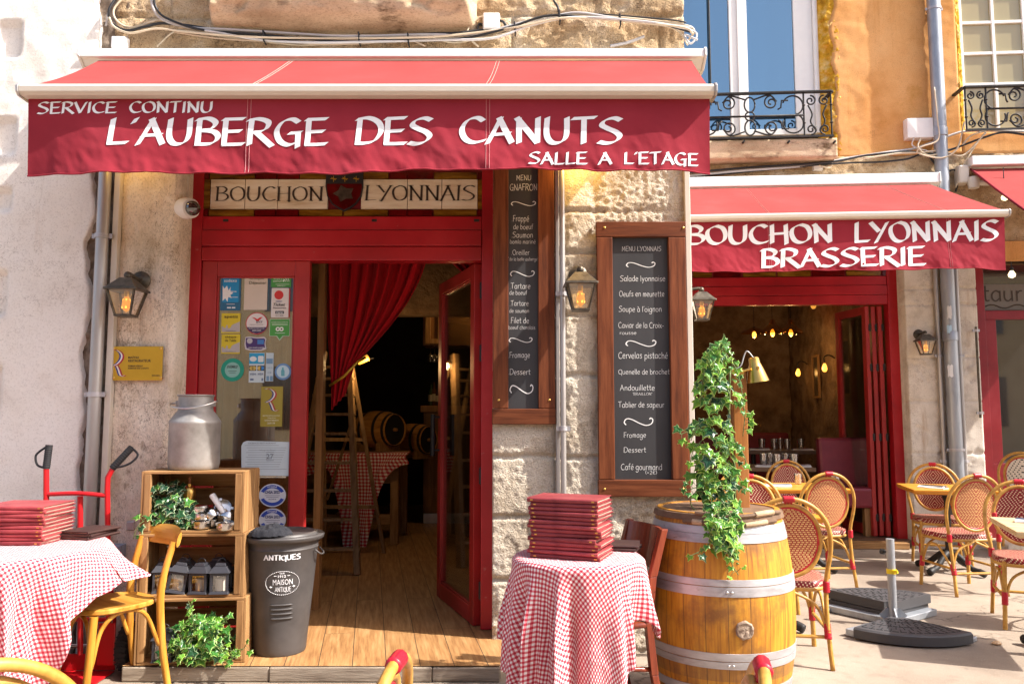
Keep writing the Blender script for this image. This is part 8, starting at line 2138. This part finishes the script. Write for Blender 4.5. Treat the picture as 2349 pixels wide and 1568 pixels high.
# sconces and pictures on the right-hand stone wall
wr = rr_ - .02
def onR(o, z, d=0): return f2(wr - d, o, z)
for o, lab in ((-3.55, 'amber wall sconce deepest in the second room'), (-2.3, 'amber wall sconce between the pictures of the second room')):
    z = 2.02; p = onR(o, z, .14); t_ = thing('wall_sconce', lab, 'wall lamp', onR(o, z), 0, 'amber wall sconces')
    mb = MB(); mb.tube(spline([onR(o, z + .12), onR(o, z + .16, .07), onR(o, z + .14, .14), onR(o, z + .06, .14)], 5), .009, 6); mb.build('arm', M['black'], t_, smooth=True)
    mb = MB(); mb.lathe([(.014, .05), (.03, .01), (.034, -.03), (.02, -.06), (0, -.065)], p, 14); mb.build('bulb', M['amber'], t_, smooth=True)
    lamp('sconce_light', p + Vector((-.06, 0, -.02)), .35, (1, .55, .18), .03)
for k, (o, w, h, c_) in enumerate(((-3.1, .30, .62, (.10, .07, .04)), (-1.85, .36, .74, (.07, .05, .05)), (-1.2, .36, .74, (.10, .06, .08)))):
    z = 1.62; t_ = thing('picture_frame', ('small', 'middle', 'foremost')[k] + ' framed picture on the stone wall of the second room', 'picture', onR(o, z))
    mb = MB()
    for a, b, c__, d in ((-w / 2, -w / 2 + .03, 0, h), (w / 2 - .03, w / 2, 0, h), (-w / 2 + .031, w / 2 - .031, 0, .03), (-w / 2 + .031, w / 2 - .031, h - .03, h)):
        mb.hexa([onR(o + a, z + c__, 0), onR(o + b, z + c__, 0), onR(o + b, z + c__, .03), onR(o + a, z + c__, .03), onR(o + a, z + d, 0), onR(o + b, z + d, 0), onR(o + b, z + d, .03), onR(o + a, z + d, .03)])
    mb.build('frame', M['crateZ'], t_)
    mb = MB(); mb.add([onR(o - w / 2 + .02, z + .02, .012), onR(o + w / 2 - .02, z + .02, .012), onR(o + w / 2 - .02, z + h - .02, .012), onR(o - w / 2 + .02, z + h - .02, .012)], [(0, 1, 2, 3)]); mb.build('picture', card(c_, .25), t_)
# laid tables
def plankp(z, x, y):  # point on the horizontal plane z seen at pixel
    return G(x, y, z)
def rtable(lab, u_a, u_b, o_a, o_b, z):
    t_ = thing('dining_table', lab, 'table', f2((u_a + u_b) / 2, (o_a + o_b) / 2, FL2), -TH)
    mb = MB(); f2box(mb, u_a, u_b, o_a, o_b, z - .045, z); mb.build('tabletop', M['darktable'], t_, bevel=.004)
    mb = MB(); c_ = f2((u_a + u_b) / 2, (o_a + o_b) / 2, 0); mb.lathe([(.2, FL2 + .002), (.2, FL2 + .02), (.035, FL2 + .04), (.03, z - .046)], c_, 16); mb.build('pedestal', M['black'], t_, smooth='auto')
    return z
za = uz2(1800, 1072, -.35)[1]; zb2 = uz2(1800, 1033, -1.6)[1]
uA0, uA1 = u2(1560, 1070, -.35), u2(1872, 1070, -.35); uB0, uB1 = u2(1600, 1035, -1.6), u2(1882, 1035, -1.6)
rtable('dark table laid with glasses nearest the opening of the second room', uA0, uA1, -.35, -1.0, za)
rtable('dark table laid with glasses further into the second room', uB0, uB1, -1.6, -2.2, zb2)
for k, (x, y, o, z) in enumerate(((1752, 1065, -.62, za), (1783, 1066, -.5, za), (1802, 1060, -.62, za), (1822, 1064, -.55, za), (1766, 1060, -.75, za), (1748, 1030, -1.85, zb2), (1776, 1030, -1.9, zb2), (1806, 1030, -1.8, zb2), (1838, 1030, -1.85, zb2), (1790, 1028, -2.0, zb2))):
    u = u2(x, y, o); place(tg, f2(u, o, z + .001), 0, 'tumbler, %s from the left on the %s table of the second room' % (['first', 'third', 'fourth', 'fifth', 'second', 'first', 'second', 'fourth', 'fifth', 'third'][k], 'near' if k < 5 else 'far'), 'tumblers on the dark tables', (1.4, 1.4, 1.65))
for x, o, z, lab in ((1758, -.46, za, 'folded napkin at the left front of the near dark table'), (1832, -.46, za, 'folded napkin at the right front of the near dark table'), (1742, -1.72, zb2, 'folded napkin at the left of the far dark table'), (1842, -1.72, zb2, 'folded napkin at the right of the far dark table')):
    place(nk, f2(u2(x, 1060, o), o, z + .001), -TH, lab, 'napkins on the dark tables', 1.25)
# banquettes
def bench(lab, u_a, u_b, o_f, o_b, zs, zb_):
    t_ = thing('banquette', lab, 'bench seat', f2((u_a + u_b) / 2, (o_f + o_b) / 2, FL2), -TH)
    mb = MB(); f2box(mb, u_a, u_b, o_f, o_b + .12, zs - .22, zs); mb.build('seat', M['banquette'], t_, bevel=.03)
    mb = MB(); P = lambda u, o, z: f2(u, o, z); mb.hexa([P(u_a, o_b + .16, zs - .12), P(u_b, o_b + .16, zs - .12), P(u_b, o_b, zs - .12), P(u_a, o_b, zs - .12), P(u_a, o_b + .09, zb_), P(u_b, o_b + .09, zb_), P(u_b, o_b - .04, zb_), P(u_a, o_b - .04, zb_)]); mb.build('backrest', M['banquette'], t_, bevel=.035)
    for u in (u_a + .06, u_b - .06):
        mb = MB(); f2box(mb, u - .04, u + .04, o_f - .12, o_f - .04, FL2, zs - .221); mb.build('leg', M['crateZ'], t_, bevel=.003)
zs_2 = uz2(1980, 1118, -.3)[1]
bench('burgundy leather bench seat by the folding doors of the second room', u2(1905, 1100, -.3), u2(2004, 1100, -.3), -.28, -.78, zs_2, uz2(1960, 1003, -.75)[1])
bench('long burgundy banquette along the back wall of the second room', rl + .1, wr - .1, -3.7, -4.4, .62, 1.1)
